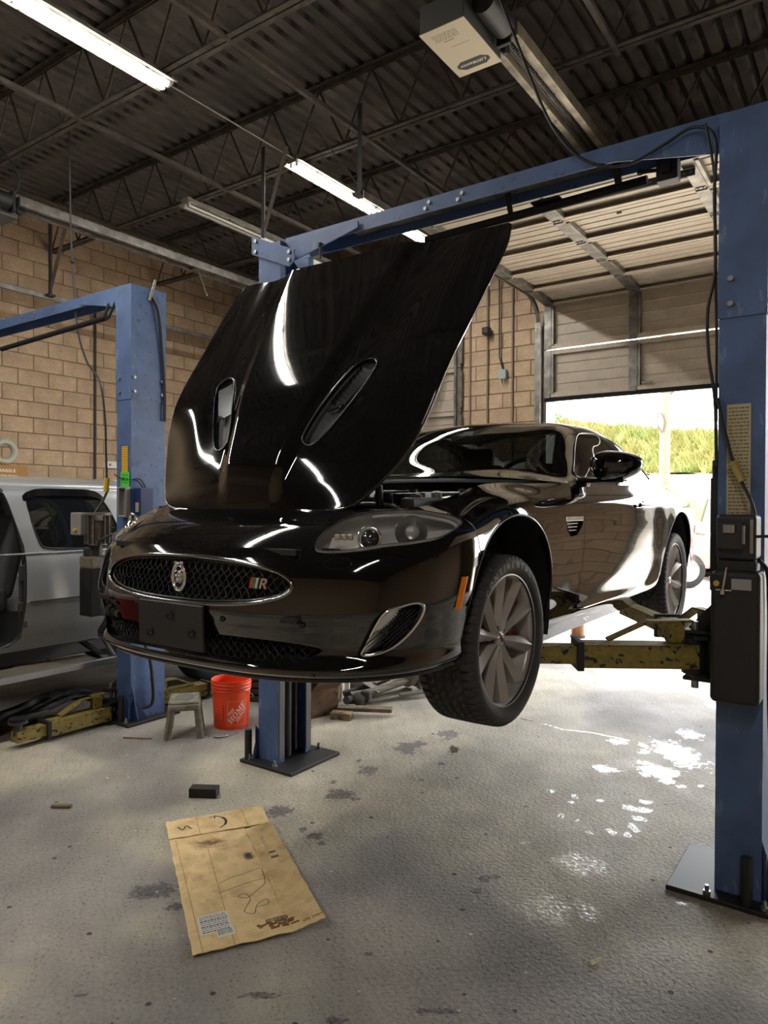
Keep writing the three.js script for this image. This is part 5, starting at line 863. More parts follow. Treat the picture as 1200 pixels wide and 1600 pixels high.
function makeWheel(parent, w, s, z, sideways, brand) {
  const wh = part('wheel', parent, 'grey ten-spoke alloy wheel with a low profile tyre'); wh.position.copy(C(w, s, z)); wh.rotation.y = sideways > 0 ? 0 : Math.PI;
  mesh('tire', tireGeo, tyreMat, wh);
  mesh('rim', rimGeo, rimGrey, wh);
  for (let i = 0; i < 10; i++) { const m = mesh('spoke', spokeGeo, rimGrey, wh); m.rotation.x = i * Math.PI / 5 + 0.08; }
  mesh('hub', lathe([[0, 0.012], [0.03, 0.01], [0.036, 0.0], [0.045, -0.01], [0.052, -0.04], [0, -0.045]], 30).rotateZ(-Math.PI / 2).translate(0.066, 0, 0), rimGrey, wh);
  mesh('centre_cap', lathe([[0, 0.006], [0.02, 0.005], [0.026, 0.0], [0.026, -0.006]], 26).rotateZ(-Math.PI / 2).translate(0.078, 0, 0), M({ color: lin(0.5, 0.5, 0.5), roughness: 0.25, metalness: 0.9 }), wh);
  mesh('cap_crest', new THREE.SphereGeometry(0.011, 14, 10).scale(0.35, 1, 1).translate(0.084, 0, 0), redPaint, wh);
  for (let i = 0; i < 5; i++) { const a = i * Math.PI * 0.4 + 0.4; mesh('lug_nut', rod(V(0.045, 0.047 * Math.cos(a), 0.047 * Math.sin(a)), V(0.072, 0.047 * Math.cos(a), 0.047 * Math.sin(a)), 0.0105, 6), MAT.steelDark, wh); }
  mesh('brake_disc', lathe([[0.075, 0.015], [0.18, 0.015], [0.18, -0.015], [0.075, -0.015], [0.075, 0.03], [0, 0.03]], 48).rotateZ(-Math.PI / 2), MAT.steel, wh);
  mesh('caliper', (() => { const g = []; for (let i = 0; i < 7; i++) { const a = 0.2 + i * 0.13 + (sideways > 0 ? -Math.PI / 2 - 0.5 : Math.PI / 2 - 0.4); g.push(box(0.075, 0.065, 0.034, 0.004, 0.165, 0, 0.01).rotateX(a)); } return join(g); })(), redPaint, wh, 'red brake caliper');
  if (brand) {
    const word = 'CONTINENTAL'; const gl = []; [...word].forEach((ch, i) => {
      const g = new TextGeometry(ch, { font, size: 0.0235, depth: 0.0015, bevelEnabled: false, curveSegments: 3 }); g.computeBoundingBox(); g.translate(-(g.boundingBox.max.x + g.boundingBox.min.x) / 2, 0, 0); g.scale(ch === 'I' ? 1.1 : 1.35, 1, 1);
      const a = 0.82 - (i + (i > 4 ? -0.45 : i === 4 ? -0.22 : 0)) * 0.147; g.rotateY(0); g.translate(0, 0.2905, 0); g.rotateY(Math.PI / 2); /* now facing +x, width along -z */ g.translate(0.127, 0, 0); g.rotateX(a); gl.push(g);
    });
    mesh('tyre_lettering', join(gl), M({ color: lin(0.19, 0.19, 0.185), roughness: 0.6 }), wh);
  }
  return wh;
}
makeWheel(car, 0.785, 0.935, 0.246, 1, true); makeWheel(car, -0.785, 0.935, 0.246, -1, false);
makeWheel(car, 0.79, 3.685, 0.256, 1, false); makeWheel(car, -0.79, 3.685, 0.256, -1, false);
mesh('axle', join([rod(C(-0.7, 0.935, 0.26), C(0.7, 0.935, 0.26), 0.03, 12), rod(C(-0.7, 3.685, 0.27), C(0.7, 3.685, 0.27), 0.035, 12), bar(C(-0.7, 0.95, 0.2), C(-0.2, 1.0, 0.26), 0.06, 0.04), bar(C(0.7, 0.95, 0.2), C(0.2, 1.0, 0.26), 0.06, 0.04), rod(C(0.66, 0.95, 0.25), C(0.56, 0.98, 0.7), 0.03, 12), rod(C(-0.66, 0.95, 0.25), C(-0.56, 0.98, 0.7), 0.03, 12)]), MAT.steelDark, car);
mesh('tail_light', join([box(0.2, 0.12, 0.05, 0.62, 0.66, -4.6, 0.02), box(0.2, 0.12, 0.05, -0.62, 0.66, -4.6, 0.02)]), redPaint, car);
// ------------------------------------------------------------------ grey pickup beside the lowered lift; local z = -s from its nose
const truck = thing('pickup_truck', 'grey extended-cab pickup truck with its front door open', 'truck', at(-6.24, 0.05));
{
  const tp = P({ color: lin(0.36, 0.37, 0.375), roughness: 0.34, metalness: 0.3, clearcoat: 0.8, clearcoatRoughness: 0.08 }), liner = M({ map: tex(256, (x, y) => { const k = rnd(), v = 0.36 + 0.1 * k + (k > 0.93 ? 0.25 : 0); return [v, v, v * 0.98]; }, true), roughness: 0.5, bumpMap: T.fine, bumpScale: 0.004, metalness: 0.2 }), blk = trimBlack;
  const prof = curve1([[0, 0.945], [0.10, 0.985], [0.28, 0.995], [0.44, 0.99], [0.56, 0.975], [0.6, 0.955], [0.76, 0.905], [0.93, 0.845], [1, 0.80]]);
  const zs = (t) => lerp(0.62, 1.83, t);
  const arch = (s, t) => {                                          // t 0..1 flank, 1..2 roof to the centre
    if (t <= 1) return [prof(t), zs(t)]; const a = (t - 1) * Math.PI / 2; const e = Math.pow(Math.cos(a), 0.55); return [0.80 * e, 1.83 + 0.125 * Math.pow(Math.sin(a), 0.75)];
  };
  let cab = sheet((x, y) => { const q = x * 2 - 1, t = 2 * (1 - Math.abs(q)), s = lerp(1.62, 3.8, y), [w, z] = arch(s, t); const lean = s > 3.6 ? (s - 3.6) * 0.12 * sstep(1.3, 1.9, z) : 0; return C((q < 0 ? -1 : 1) * (w - lean), s, z); }, 160, 60, true);
  const rw = [[2.86, 1.80], [2.95, 1.815], [3.35, 1.82], [3.47, 1.79], [3.54, 1.70], [3.63, 1.42], [3.60, 1.385], [2.95, 1.385], [2.925, 1.40]], door = [[1.66, 0.66], [2.66, 0.66], [2.74, 0.72], [2.78, 1.0], [2.79, 1.40], [2.70, 1.80], [2.62, 1.86], [2.35, 1.875], [2.1, 1.84], [1.68, 1.40]];
  const rwT = prism(side3(rw), xp, -0.5, 1.5, 0, 60), dT = prism(side3(door), xp, -0.5, 1.5), wsT = prism([C(0, 1.5, 1.38), C(0, 1.5, 2.1), C(0, 2.12, 2.1), C(0, 2.12, 1.9)], xp, 1.3, 1.3);
  const glassG = within(cab, rwT); cab = without(cab, rwT, flipX(rwT), dT, wsT);
  const p = cab.attributes.position; const parts = { up: [], lo: [] }; for (let i = 0; i < p.count; i += 3) ((p.getY(i) + p.getY(i + 1) + p.getY(i + 2)) / 3 > 0.985 ? parts.up : parts.lo).push(i, i + 1, i + 2);
  const sub = (list) => { const r = new THREE.BufferGeometry(); for (const k of ['position', 'normal', 'uv']) { const a = cab.attributes[k], n = a.itemSize, o = new Float32Array(list.length * n); list.forEach((v, i) => { for (let c = 0; c < n; c++) o[i * n + c] = a.array[v * n + c]; }); r.setAttribute(k, new THREE.BufferAttribute(o, n)); } return r; };
  const lo = sub(parts.lo); { const q = lo.attributes.position, uv = lo.attributes.uv; for (let i = 0; i < q.count; i++) uv.setXY(i, q.getZ(i) * 5, q.getY(i) * 5); }
  mesh('cab_shell', sub(parts.up), tp, truck); mesh('lower_panel', lo, liner, truck, 'dark textured lower body coating');
  const winG = P({ color: lin(0.03, 0.035, 0.035), transmission: 0.75, thickness: 0, roughness: 0.02, ior: 1.5 });
  mesh('rear_side_window', glassG, winG, truck); mesh('rear_side_window', flipX(glassG), winG, truck);
  const wOf = (z) => prof((z - 0.62) / 1.21);
  mesh('window_seal', tubeOver(rw.map(([s, z]) => C(wOf(z) + 0.002, s, z)), 0.008, 100), blk, truck);
  mesh('belt_trim', tube([1.6, 2.2, 2.8, 3.4, 3.8].map((s) => C(wOf(1.345) + 0.004, s, 1.345)), 0.008, 30, 6), tp, truck);
  mesh('panel_line', tube([2.8, 3.2, 3.8].map((s) => C(wOf(0.985) + 0.001, s, 0.985)), 0.005, 20, 6), blk, truck);
  mesh('rain_visor', sheet((x, y) => { const s = lerp(2.83, 3.52, x), e = Math.pow(Math.abs(2 * x - 1), 6); return C(wOf(1.80) + 0.016 + 0.014 * y, s, 1.845 - 0.055 * y - 0.06 * e); }, 40, 6), gloss, truck, 'smoked rain visor above the window');
  mesh('door_frame', tube(door.map(([s, z]) => C(wOf(z) - 0.025, s, z)), 0.022, 120, 8, true), blk, truck);
  mesh('pillar_latch', join([box(0.03, 0.12, 0.05, 0.95, 1.2, -2.77, 0.006), box(0.03, 0.07, 0.06, 0.965, 0.95, -2.76, 0.006), box(0.04, 0.5, 0.06, 0.93, 1.0, -2.79, 0.01), box(0.02, 0.05, 0.03, 0.985, 0.82, -2.77, 0.004)]), MAT.steelDark, truck);
  mesh('cab_back', join([box(1.7, 0.7, 0.04, 0, 1.0, -3.79, 0.01), box(1.55, 0.5, 0.04, 0, 1.6, -3.76, 0.01)]), tp, truck);
  const od = part('open_door', truck, 'open grey front door seen along its edge'); od.position.copy(C(0.97, 1.64, 0)); od.rotation.y = 0.85;
  const dp = [[0.02, 0.68], [1.02, 0.68], [1.08, 0.76], [1.10, 1.36], [0.02, 1.36]];
  mesh('door_skin', ext(dp, 0.1, 0.012).rotateY(Math.PI / 2).translate(-0.1, 0, 0), tp, od);
  mesh('window_frame', join([bar(V(-0.06, 1.36, -1.08), V(-0.12, 1.86, -1.0), 0.04, 0.05, 0.008), bar(V(-0.12, 1.86, -1.0), V(-0.12, 1.84, -0.5), 0.04, 0.045, 0.008), bar(V(-0.12, 1.84, -0.5), V(-0.06, 1.37, -0.05), 0.04, 0.05, 0.008)]), tp, od);
  mesh('door_glass', prismSheet([V(-0.08, 1.36, -1.06), V(-0.12, 1.84, -0.98), V(-0.12, 1.82, -0.5), V(-0.08, 1.36, -0.06)]), winG, od);
  mesh('hinge_edge', box(0.08, 0.5, 0.02, -0.05, 1.0, -1.09, 0.006), blk, od);
  mesh('front_clip', join([box(1.9, 0.5, 1.6, 0, 0.95, -0.82, 0.1, 4), box(1.8, 0.18, 1.4, 0, 1.22, -0.85, 0.07, 4)]), tp, truck);
  mesh('front_bumper', box(1.95, 0.24, 0.2, 0, 0.62, -0.05, 0.05, 3), MAT.chrome, truck);
  mesh('windshield', prismSheet([C(-0.78, 1.55, 1.32), C(-0.66, 2.12, 1.86), C(0.66, 2.12, 1.86), C(0.78, 1.55, 1.32)]), winG, truck);
  mesh('cargo_bed', join([box(0.06, 0.62, 1.9, 0.95, 0.99, -4.8, 0.02), box(0.06, 0.62, 1.9, -0.95, 0.99, -4.8, 0.02), box(1.9, 0.6, 0.05, 0, 1.0, -5.72, 0.015), box(1.9, 0.05, 1.9, 0, 0.78, -4.8, 0)]), tp, truck);
  mesh('frame', join([box(0.14, 0.16, 5.2, 0.45, 0.5, -2.8, 0.01), box(0.14, 0.16, 5.2, -0.45, 0.5, -2.8, 0.01), box(1.7, 0.06, 2.1, 0, 0.62, -2.7, 0), box(0.9, 0.2, 1.4, 0, 0.48, -2.3, 0.03)]), MAT.black, truck);
  mesh('side_step', join([bar(C(1.04, 1.3, 0.44), C(1.04, 3.75, 0.44), 0.13, 0.035, 0.01), bar(C(1.1, 1.3, 0.45), C(1.1, 3.75, 0.45), 0.012, 0.05, 0.004)]), M({ color: lin(0.3, 0.3, 0.3), roughness: 0.4, metalness: 0.8 }), truck, 'grey metal side step');
  for (const s of [1.7, 3.45]) mesh('step_bracket', join([bar(C(0.6, s, 0.56), C(1.0, s, 0.45), 0.06, 0.02, 0.004), bar(C(0.88, s, 0.66), C(0.98, s + 0.08, 0.46), 0.05, 0.02, 0.004)]), MAT.steelDark, truck);
  const seatM = M({ color: lin(0.05, 0.05, 0.052), roughness: 0.8 });
  for (const x of [-0.45, 0.45]) mesh('seat', join([box(0.62, 0.2, 0.55, x, 1.0, -2.5, 0.06, 3), mv(box(0.6, 0.66, 0.16, 0, 0.3, 0, 0.06, 3), x, 1.02, -2.74, -0.25)]), seatM, truck);
  mesh('dashboard', box(1.6, 0.25, 0.35, 0, 1.22, -1.78, 0.06, 3), seatM, truck);
  for (const [x, s] of [[0.83, 0.95], [-0.83, 0.95], [0.83, 4.7], [-0.83, 4.7]]) {
    const w = part('wheel', truck, 'dark truck wheel'); w.position.copy(C(x, s, 0.375)); if (x < 0) w.rotation.y = Math.PI;
    mesh('tire', lathe([[0.21, 0.11], [0.25, 0.125], [0.31, 0.13], [0.355, 0.118], [0.375, 0.09], [0.378, 0], [0.375, -0.09], [0.355, -0.118], [0.31, -0.13], [0.21, -0.11]], 40).rotateZ(-Math.PI / 2), MAT.rubber, w);
    mesh('rim', lathe([[0, 0.02], [0.06, 0.03], [0.1, 0.0], [0.16, 0.01], [0.2, 0.09], [0.215, 0.11], [0.215, -0.1]], 32).rotateZ(-Math.PI / 2), MAT.alu, w);
  }
}
function prismSheet(q) { return sheet((x, y) => q[0].clone().lerp(q[3], x).lerp(q[1].clone().lerp(q[2], x), y), 6, 4); }
// ------------------------------------------------------------------ things in the workshop
// garage door openers
function opener(x, u, y, label, badge) {
  const t = thing('door_opener', label, 'door opener', at(x, u, y));
  const cream = M({ color: lin(0.56, 0.5, 0.39), roughness: 0.55 }), dk = M({ color: lin(0.06, 0.065, 0.06), roughness: 0.6 });
  const hood = mesh('cover', join([box(0.3, 0.17, 0.5, -0.17, 0.02, 0.1, 0.008)]), badge ? dk : M({ color: lin(0.075, 0.08, 0.08), roughness: 0.6 }), t);
  if (badge) {
    const face = canvasTex(300, 500, (c, w, h) => {
      c.fillStyle = '#d8cdb2'; c.fillRect(0, 0, w, h); c.save(); c.translate(w / 2, h / 2); c.rotate(Math.PI); c.translate(-w / 2, -h / 2);
      c.fillStyle = '#4a463c'; c.font = 'bold 15px sans-serif'; c.textAlign = 'center'; c.fillText('WARNING', 170, 372); c.font = '10px sans-serif'; for (let i = 0; i < 6; i++) { seed = 50 + i; let q = 90; while (q < 245) { const l = rr(8, 26); c.fillRect(q, 384 + i * 12, Math.min(l, 250 - q), 4); q += l + 5; } }
      c.fillRect(70, 300, 120, 3);
      c.fillStyle = '#35393a'; c.beginPath(); c.moveTo(40, 78); c.lineTo(80, 48); c.lineTo(220, 48); c.lineTo(260, 78); c.lineTo(260, 108); c.lineTo(220, 138); c.lineTo(80, 138); c.lineTo(40, 108); c.closePath(); c.fill(); c.fillStyle = '#e8e2d0'; c.font = 'italic bold 34px serif'; c.fillText('LiftMaster', 150, 104); c.restore();
    });
    const b = mesh('base_plate', new THREE.BoxGeometry(0.304, 0.004, 0.504), M({ map: face, roughness: 0.55 }), t, 'cream cover plate with a dark maker badge'); b.position.set(-0.17, -0.068, 0.1); void cream;
  }
  mesh('motor', join([rod(V(0.06, 0.05, -0.02), V(0.06, 0.05, 0.26), 0.075, 20), box(0.09, 0.2, 0.03, 0.04, 0.06, -0.06, 0.004), cyl(0.045, 0.03, 0, 0, 0, 18).rotateZ(Math.PI / 2).translate(-0.0, 0.02, -0.16)]), MAT.black, t);
  mesh('hanger_strap', join([bar(V(-0.16, 0.1, 0.25), V(-0.16, 0.5, 0.25), 0.035, 0.004, 0), bar(V(0.02, 0.1, 0.25), V(0.02, 0.5, 0.25), 0.035, 0.004, 0), bar(V(-0.26, 0.42, 0.25), V(0.2, 0.42, 0.25), 0.004, 0.035, 0)]), MAT.galv, t);
  const L = 4.7; mesh('rail', wuv(join([box(0.05, 0.09, L, -0.07, 0.07, -L / 2 - 0.1, 0.004), box(0.05, 0.09, L, 0.09, 0.07, -L / 2 - 0.1, 0.004), box(0.11, 0.004, L, 0.01, 0.112, -L / 2 - 0.1, 0)])), badge ? M({ color: lin(0.5, 0.45, 0.36), roughness: 0.5, metalness: 0.35, map: T.grime }) : MAT.galv, t, 'pale twin rail running to the door');
  const links = []; for (let i = 0; i < 90; i++) links.push(box(0.02, 0.016, 0.012, 0.025, 0.05, -0.2 - i * 0.024, 0)); links.push(rod(V(-0.012, 0.05, -0.2), V(-0.012, 0.05, -2.4), 0.005, 6)); mesh('chain', join(links), MAT.black, t).userData.kind = 'stuff';
  mesh('trolley', join([box(0.1, 0.035, 0.12, 0.01, 0.04, -2.35, 0.006), bar(V(0.01, 0.03, -2.38), V(0.02, -0.24, -2.5), 0.03, 0.008, 0.002), cyl(0.014, 0.04, 0, 0, 0, 10).rotateZ(Math.PI / 2).translate(0.02, -0.24, -2.5)]), MAT.galv, t);
  const cable = (a) => { const g = []; for (let i = 0; i <= 30; i++) g.push(a(i / 30)); return tube(g, 0.012, 60, 8); };
  mesh('flex_conduit', join([cable((k) => V(0.0 + 0.02 * Math.sin(k * 9), 0.5 - 0.46 * k, 0.2 - 0.16 * k)), cable((k) => V(0.12 - 0.1 * k * k, 0.5 - 0.5 * k, 0.1 - 0.2 * Math.sin(k * 3)))]), MAT.cable, t);
}
opener(-1.99, 4.0, 4.62, 'cream-faced garage door opener hanging above the raised coupe', true);
opener(-7.0, 3.55, 4.6, 'dark grey garage door opener by the tan wall', false);

// wall fittings
single('wall_conduit', join([rod(at(XL + 0.03, 5.85, 1.0), at(XL + 0.03, 5.85, 4.5), 0.016, 10), rod(at(XL + 0.03, 5.85, 4.5), at(XL + 0.03, 5.92, 4.52), 0.018, 10)]), MAT.steelDark, 'thin dark pipe running up the tan block wall', 'pipe');
{ const t = thing('wall_outlet', 'cream outlet plate on the tan block wall', 'outlet', at(XL + 0.012, 6.12, 2.29)); mesh('plate', box(0.02, 0.1, 0.16, 0, 0, 0, 0.004), MAT.white, t); mesh('socket', box(0.008, 0.03, 0.03, 0.012, 0, 0.03, 0.002), redPaint, t); }
{ const t = thing('junction_box', 'pale grey junction box with trailing wires on the brick pier', 'electrical box', at(-4.21, UD - 0.05, 3.5)); mesh('box', box(0.11, 0.13, 0.06, 0, 0, 0, 0.006), M({ color: lin(0.3, 0.36, 0.36), roughness: 0.5 }), t); mesh('wires', join([tube([V(-0.02, -0.06, 0.02), V(-0.01, -0.12, 0.03), V(0.01, -0.17, 0.02)], 0.004, 16, 6), tube([V(0.02, -0.06, 0.02), V(0.03, -0.11, 0.03), V(0.04, -0.16, 0.02)], 0.004, 16, 6)]), MAT.white, t); mesh('feed_conduit', join([rod(V(0, 0.06, 0), V(-0.05, 0.25, 0), 0.01, 8), rod(V(-0.05, 0.25, 0), V(-0.06, 1.6, 0), 0.01, 8)]), MAT.steelDark, t); }
for (const [x, l] of [[-4.08, 'tan painted conduit beside the junction box'], [-4.45, 'tan painted conduit under the black wall camera'], [-4.72, 'tan painted conduit at the closed door edge']]) single('wall_conduit', rod(at(x, UD - 0.03, 1.0), at(x, UD - 0.03, 5.2), 0.014, 8), M({ color: lin(0.24, 0.18, 0.13), roughness: 0.7 }), l, 'pipe');
{ const t = thing('security_camera', 'small black camera on the block pier', 'camera', at(-4.43, UD - 0.1, 4.1)); mesh('body', box(0.1, 0.1, 0.12, 0, 0, 0, 0.02, 2), MAT.black, t); mesh('bracket', bar(V(0, 0.03, 0), V(0, 0.06, -0.1), 0.03, 0.03), MAT.black, t); }

// bucket
{
  const t = thing('bucket', 'orange plastic bucket with white stencilled lettering beside the step stool', 'bucket', at(-4.16, 3.87));
  const map = canvasTex(1024, 512, (c, w, h) => {
    c.fillStyle = '#ee4a1c'; c.fillRect(0, 0, w, h); const cx = w * 0.185, bw = 178, top = 120, bh = 330;
    c.strokeStyle = '#f2b8a4'; c.lineWidth = 3; c.strokeRect(cx - bw / 2, top, bw, bh); c.save(); c.beginPath(); c.rect(cx - bw / 2, top, bw, bh); c.clip(); c.translate(cx, top + bh / 2); c.scale(0.74, 1.36); c.rotate(-Math.PI / 4); c.fillStyle = '#f6ded4'; c.textAlign = 'center'; c.font = 'bold 46px serif'; c.fillText('THE', -44, -50); c.font = 'bold 84px serif'; c.fillText('HOME', 0, 22); c.font = 'bold 52px serif'; c.fillText('DEPOT', 22, 70); c.restore();
    c.fillStyle = '#2a1710'; for (let i = 0; i < 7; i++) c.fillRect(w * 0.055, 170 + i * 34, 8, 22);
  });
  const om = M({ map, roughness: 0.42 }), oc = M({ color: lin(0.86, 0.07, 0.012), roughness: 0.4 });
  mesh('body', lathe([[0.133, 0.001], [0.1363, 0.07125], [0.1395, 0.1425], [0.1428, 0.2138], [0.146, 0.285]], 64), om, t);
  mesh('rim', lathe([[0.146, 0.283], [0.152, 0.287], [0.152, 0.293], [0.147, 0.296], [0.147, 0.306], [0.154, 0.31], [0.154, 0.317], [0.148, 0.32], [0.149, 0.333], [0.156, 0.337], [0.156, 0.343], [0.150, 0.345], [0.151, 0.363], [0.156, 0.366], [0.152, 0.369], [0.147, 0.366], [0.143, 0.3], [0.133, 0.012], [0, 0.01]], 64), oc, t);
  mesh('handle', tube([V(0.155, 0.31, 0.02), V(0.12, 0.22, -0.12), V(0, 0.19, -0.165), V(-0.12, 0.22, -0.12), V(-0.155, 0.31, 0.02)], 0.003, 40, 6), MAT.steel, t);
}
// step stool
{
  const t = thing('step_stool', 'dirty cream plastic step stool beside the orange bucket', 'stool', at(-4.30, 3.53), -0.72);
  const pm = M({ color: lin(0.44, 0.42, 0.32), roughness: 0.55, map: rep(T.grime, 2.5) });
  mesh('seat', wuv(join([box(0.27, 0.03, 0.22, 0, 0.255, 0, 0.014, 3), box(0.285, 0.05, 0.235, 0, 0.225, 0, 0.016, 3)])), pm, t);
  mesh('tread_pad', new THREE.CylinderGeometry(1, 1, 0.003, 40).scale(0.095, 1, 0.07).translate(0, 0.2715, 0), M({ color: lin(0.16, 0.16, 0.13), roughness: 0.9 }), t, 'worn grey oval grip');
  for (const x of [-1, 1]) for (const z of [-1, 1]) mesh('leg', wuv(join([bar(V(x * 0.118, 0.23, z * 0.1), V(x * 0.142, 0.0, z * 0.13), 0.06, 0.012, 0.004, V(0, 0, 1)), bar(V(x * 0.125, 0.23, z * 0.092), V(x * 0.152, 0.0, z * 0.115), 0.012, 0.05, 0.004, V(0, 0, 1)), bar(V(x * 0.09, 0.23, z * 0.1), V(x * 0.115, 0.0, z * 0.132), 0.012, 0.03, 0.004, V(0, 0, 1))])), pm, t);
  for (const z of [-1, 1]) mesh('apron', wuv(ext([[-0.13, 0.23], [0.13, 0.23], [0.135, 0.16], [0.095, 0.165], [0.08, 0.185], [-0.08, 0.185], [-0.095, 0.165], [-0.135, 0.16]], 0.006, 0.001).translate(0, 0, z * 0.108 - 0.003)), pm, t);
}
// flattened carton on the floor
{
  const A = at(-3.147, 2.455), B = at(-2.846, 2.876), Cc = at(-1.847, 2.233), D = at(-2.125, 1.787);
  const t = thing('cardboard_sheet', 'flattened tan shipping carton lying on the floor, scuffed and printed with a curved arrow', 'cardboard', V(0, 0, 0));
  const map = canvasTex(640, 1400, (c, w, h) => {
    c.fillStyle = '#dabd8a'; c.fillRect(0, 0, w, h); seed = 31;
    for (let i = 0; i < 900; i++) { c.fillStyle = `rgba(${rnd() < 0.5 ? '120,84,44' : '232,200,146'},${rr(0.02, 0.09)})`; c.beginPath(); c.ellipse(rr(0, w), rr(0, h), rr(8, 70), rr(6, 50), rr(0, 3), 0, 7); c.fill(); }
    for (let i = 0; i < 260; i++) { c.strokeStyle = `rgba(70,48,24,${rr(0.04, 0.16)})`; c.lineWidth = rr(0.6, 2); const x = rr(0, w), y = rr(0, h); c.beginPath(); c.moveTo(x, y); c.lineTo(x + rr(-60, 60), y + rr(-60, 60)); c.stroke(); }
    const P = (s, q) => [s * w, q * h];
    c.strokeStyle = 'rgba(80,52,22,0.55)'; c.lineWidth = 3; for (const [a, b, e, f] of [[0.06, 0.19, 0.07, 1], [0.31, 0, 0.3, 0.17], [0.78, 0, 0.78, 0.17], [0.33, 0.3, 0.3, 1]]) { c.beginPath(); c.moveTo(...P(a, b)); c.lineTo(...P(e, f)); c.stroke(); }
    // rusty scuff and grease
    for (let i = 0; i < 420; i++) { const [x, y] = P(0.36 + 0.16 * (rnd() + rnd() - 1), 0.265 + 0.045 * (rnd() + rnd() - 1)); c.strokeStyle = `rgba(${rnd() < 0.4 ? '96,44,22' : '58,44,30'},${rr(0.15, 0.5)})`; c.lineWidth = rr(1, 5); c.beginPath(); c.moveTo(x, y); c.lineTo(x + rr(-40, 40), y + rr(-8, 8)); c.stroke(); }
    for (let i = 0; i < 60; i++) { const [x, y] = P(0.66 + 0.05 * (rnd() - 0.5), 0.44 + 0.05 * (rnd() - 0.5)); c.fillStyle = 'rgba(40,34,28,0.09)'; c.beginPath(); c.arc(x, y, rr(6, 24), 0, 7); c.fill(); }
    // curved arrow and s mark on the flap
    c.strokeStyle = '#33302f'; c.fillStyle = '#33302f'; c.lineCap = 'round'; c.lineWidth = 9; c.beginPath(); const [ax, ay] = P(0.53, 0.085); for (let i = 0; i <= 20; i++) { const a = lerp(-1.15, 1.05, i / 20); const x = ax - 62 + 96 * Math.cos(a), y = ay + 92 * Math.sin(a); i ? c.lineTo(x, y) : c.moveTo(x, y); } c.stroke(); c.lineWidth = 17; c.beginPath(); for (let i = 0; i <= 12; i++) { const a = lerp(-0.55, 0.55, i / 12); const x = ax - 60 + 96 * Math.cos(a), y = ay + 92 * Math.sin(a); i ? c.lineTo(x, y) : c.moveTo(x, y); } c.stroke(); c.lineWidth = 8; c.beginPath(); c.moveTo(ax - 60, ay - 78); c.lineTo(ax - 22, ay - 86); c.lineTo(ax - 30, ay - 54); c.stroke();
    c.lineWidth = 9; c.beginPath(); const [sx, sy] = P(0.17, 0.09); c.moveTo(sx - 42, sy - 22); for (let i = 0; i <= 40; i++) { const q = i / 40; c.lineTo(sx - 42 + 84 * q, sy - 22 * Math.cos(q * Math.PI * 3)); } c.stroke();
    // marker scribbles
    c.lineWidth = 4; c.strokeStyle = 'rgba(50,38,28,0.8)'; for (const pts of [[[0.33, 0.60], [0.45, 0.575], [0.62, 0.56], [0.72, 0.55]], [[0.3, 0.67], [0.5, 0.645], [0.72, 0.63]], [[0.72, 0.56], [0.7, 0.66], [0.6, 0.71], [0.5, 0.74], [0.44, 0.72], [0.5, 0.71], [0.53, 0.75], [0.45, 0.82], [0.52, 0.845], [0.56, 0.80], [0.66, 0.775], [0.66, 0.80], [0.56, 0.81]]]) { const cv = new THREE.CatmullRomCurve3(pts.map(([a, b]) => V(a, b, 0))).getPoints(60); c.beginPath(); cv.forEach((p, i) => i ? c.lineTo(...P(p.x, p.y)) : c.moveTo(...P(p.x, p.y))); c.stroke(); }
    // brown tape rest and bar code
    c.fillStyle = '#6d4518'; for (let i = 0; i < 26; i++) { const [x, y] = P(rr(0.5, 0.76), rr(0.915, 0.955)); c.fillRect(x, y, rr(14, 44), rr(8, 22)); } c.fillStyle = '#3a2c20'; c.fillRect(...P(0.58, 0.9), 110, 26); c.fillStyle = '#dabd8a'; for (let i = 0; i < 12; i++) c.fillRect(0.58 * w + 6 + i * 8.5, 0.9 * h + 3, rr(2, 5), 20);
    // paper label
    c.fillStyle = '#cfcdc4'; c.fillRect(0.085 * w, 0.79 * h, 0.235 * w, 0.115 * h); c.fillRect(0.2 * w, 0.895 * h, 0.13 * w, 0.045 * h); c.fillStyle = '#5a5a58'; for (let i = 0; i < 9; i++) { let q = 0.1 * w; while (q < 0.3 * w) { const l = rr(5, 18); c.fillRect(q, 0.80 * h + i * 16, Math.min(l, 0.31 * w - q), i % 3 === 2 ? 10 : 6); q += l + 4; } } for (let i = 0; i < 14; i++) c.fillRect(0.21 * w + i * 5, 0.9 * h, rr(1, 3), 40);
    c.fillStyle = 'rgba(60,50,40,0.7)'; c.beginPath(); c.ellipse(0.87 * w, 0.455 * h, 24, 12, 0, 0, 7); c.fill(); c.fillRect(0.84 * w, 0.49 * h, 44, 26); for (let i = 0; i < 12; i++) { c.beginPath(); c.arc(0.85 * w + 8 * Math.sin(i * 2), (0.30 + i * 0.01) * h, 7, 0, 7); c.fillStyle = 'rgba(60,46,30,0.25)'; c.fill(); }
    c.fillStyle = '#6a4a22'; c.font = 'bold 26px sans-serif'; c.fillText('UN 3481', 0.84 * w, 0.975 * h);
  });
  const cm = M({ map, roughness: 0.85, bumpMap: T.fine, bumpScale: 0.0008 });
  const P3 = (s, q, lift) => { const p = A.clone().lerp(B, s).lerp(D.clone().lerp(Cc, s), q); p.y = lift; return p; };
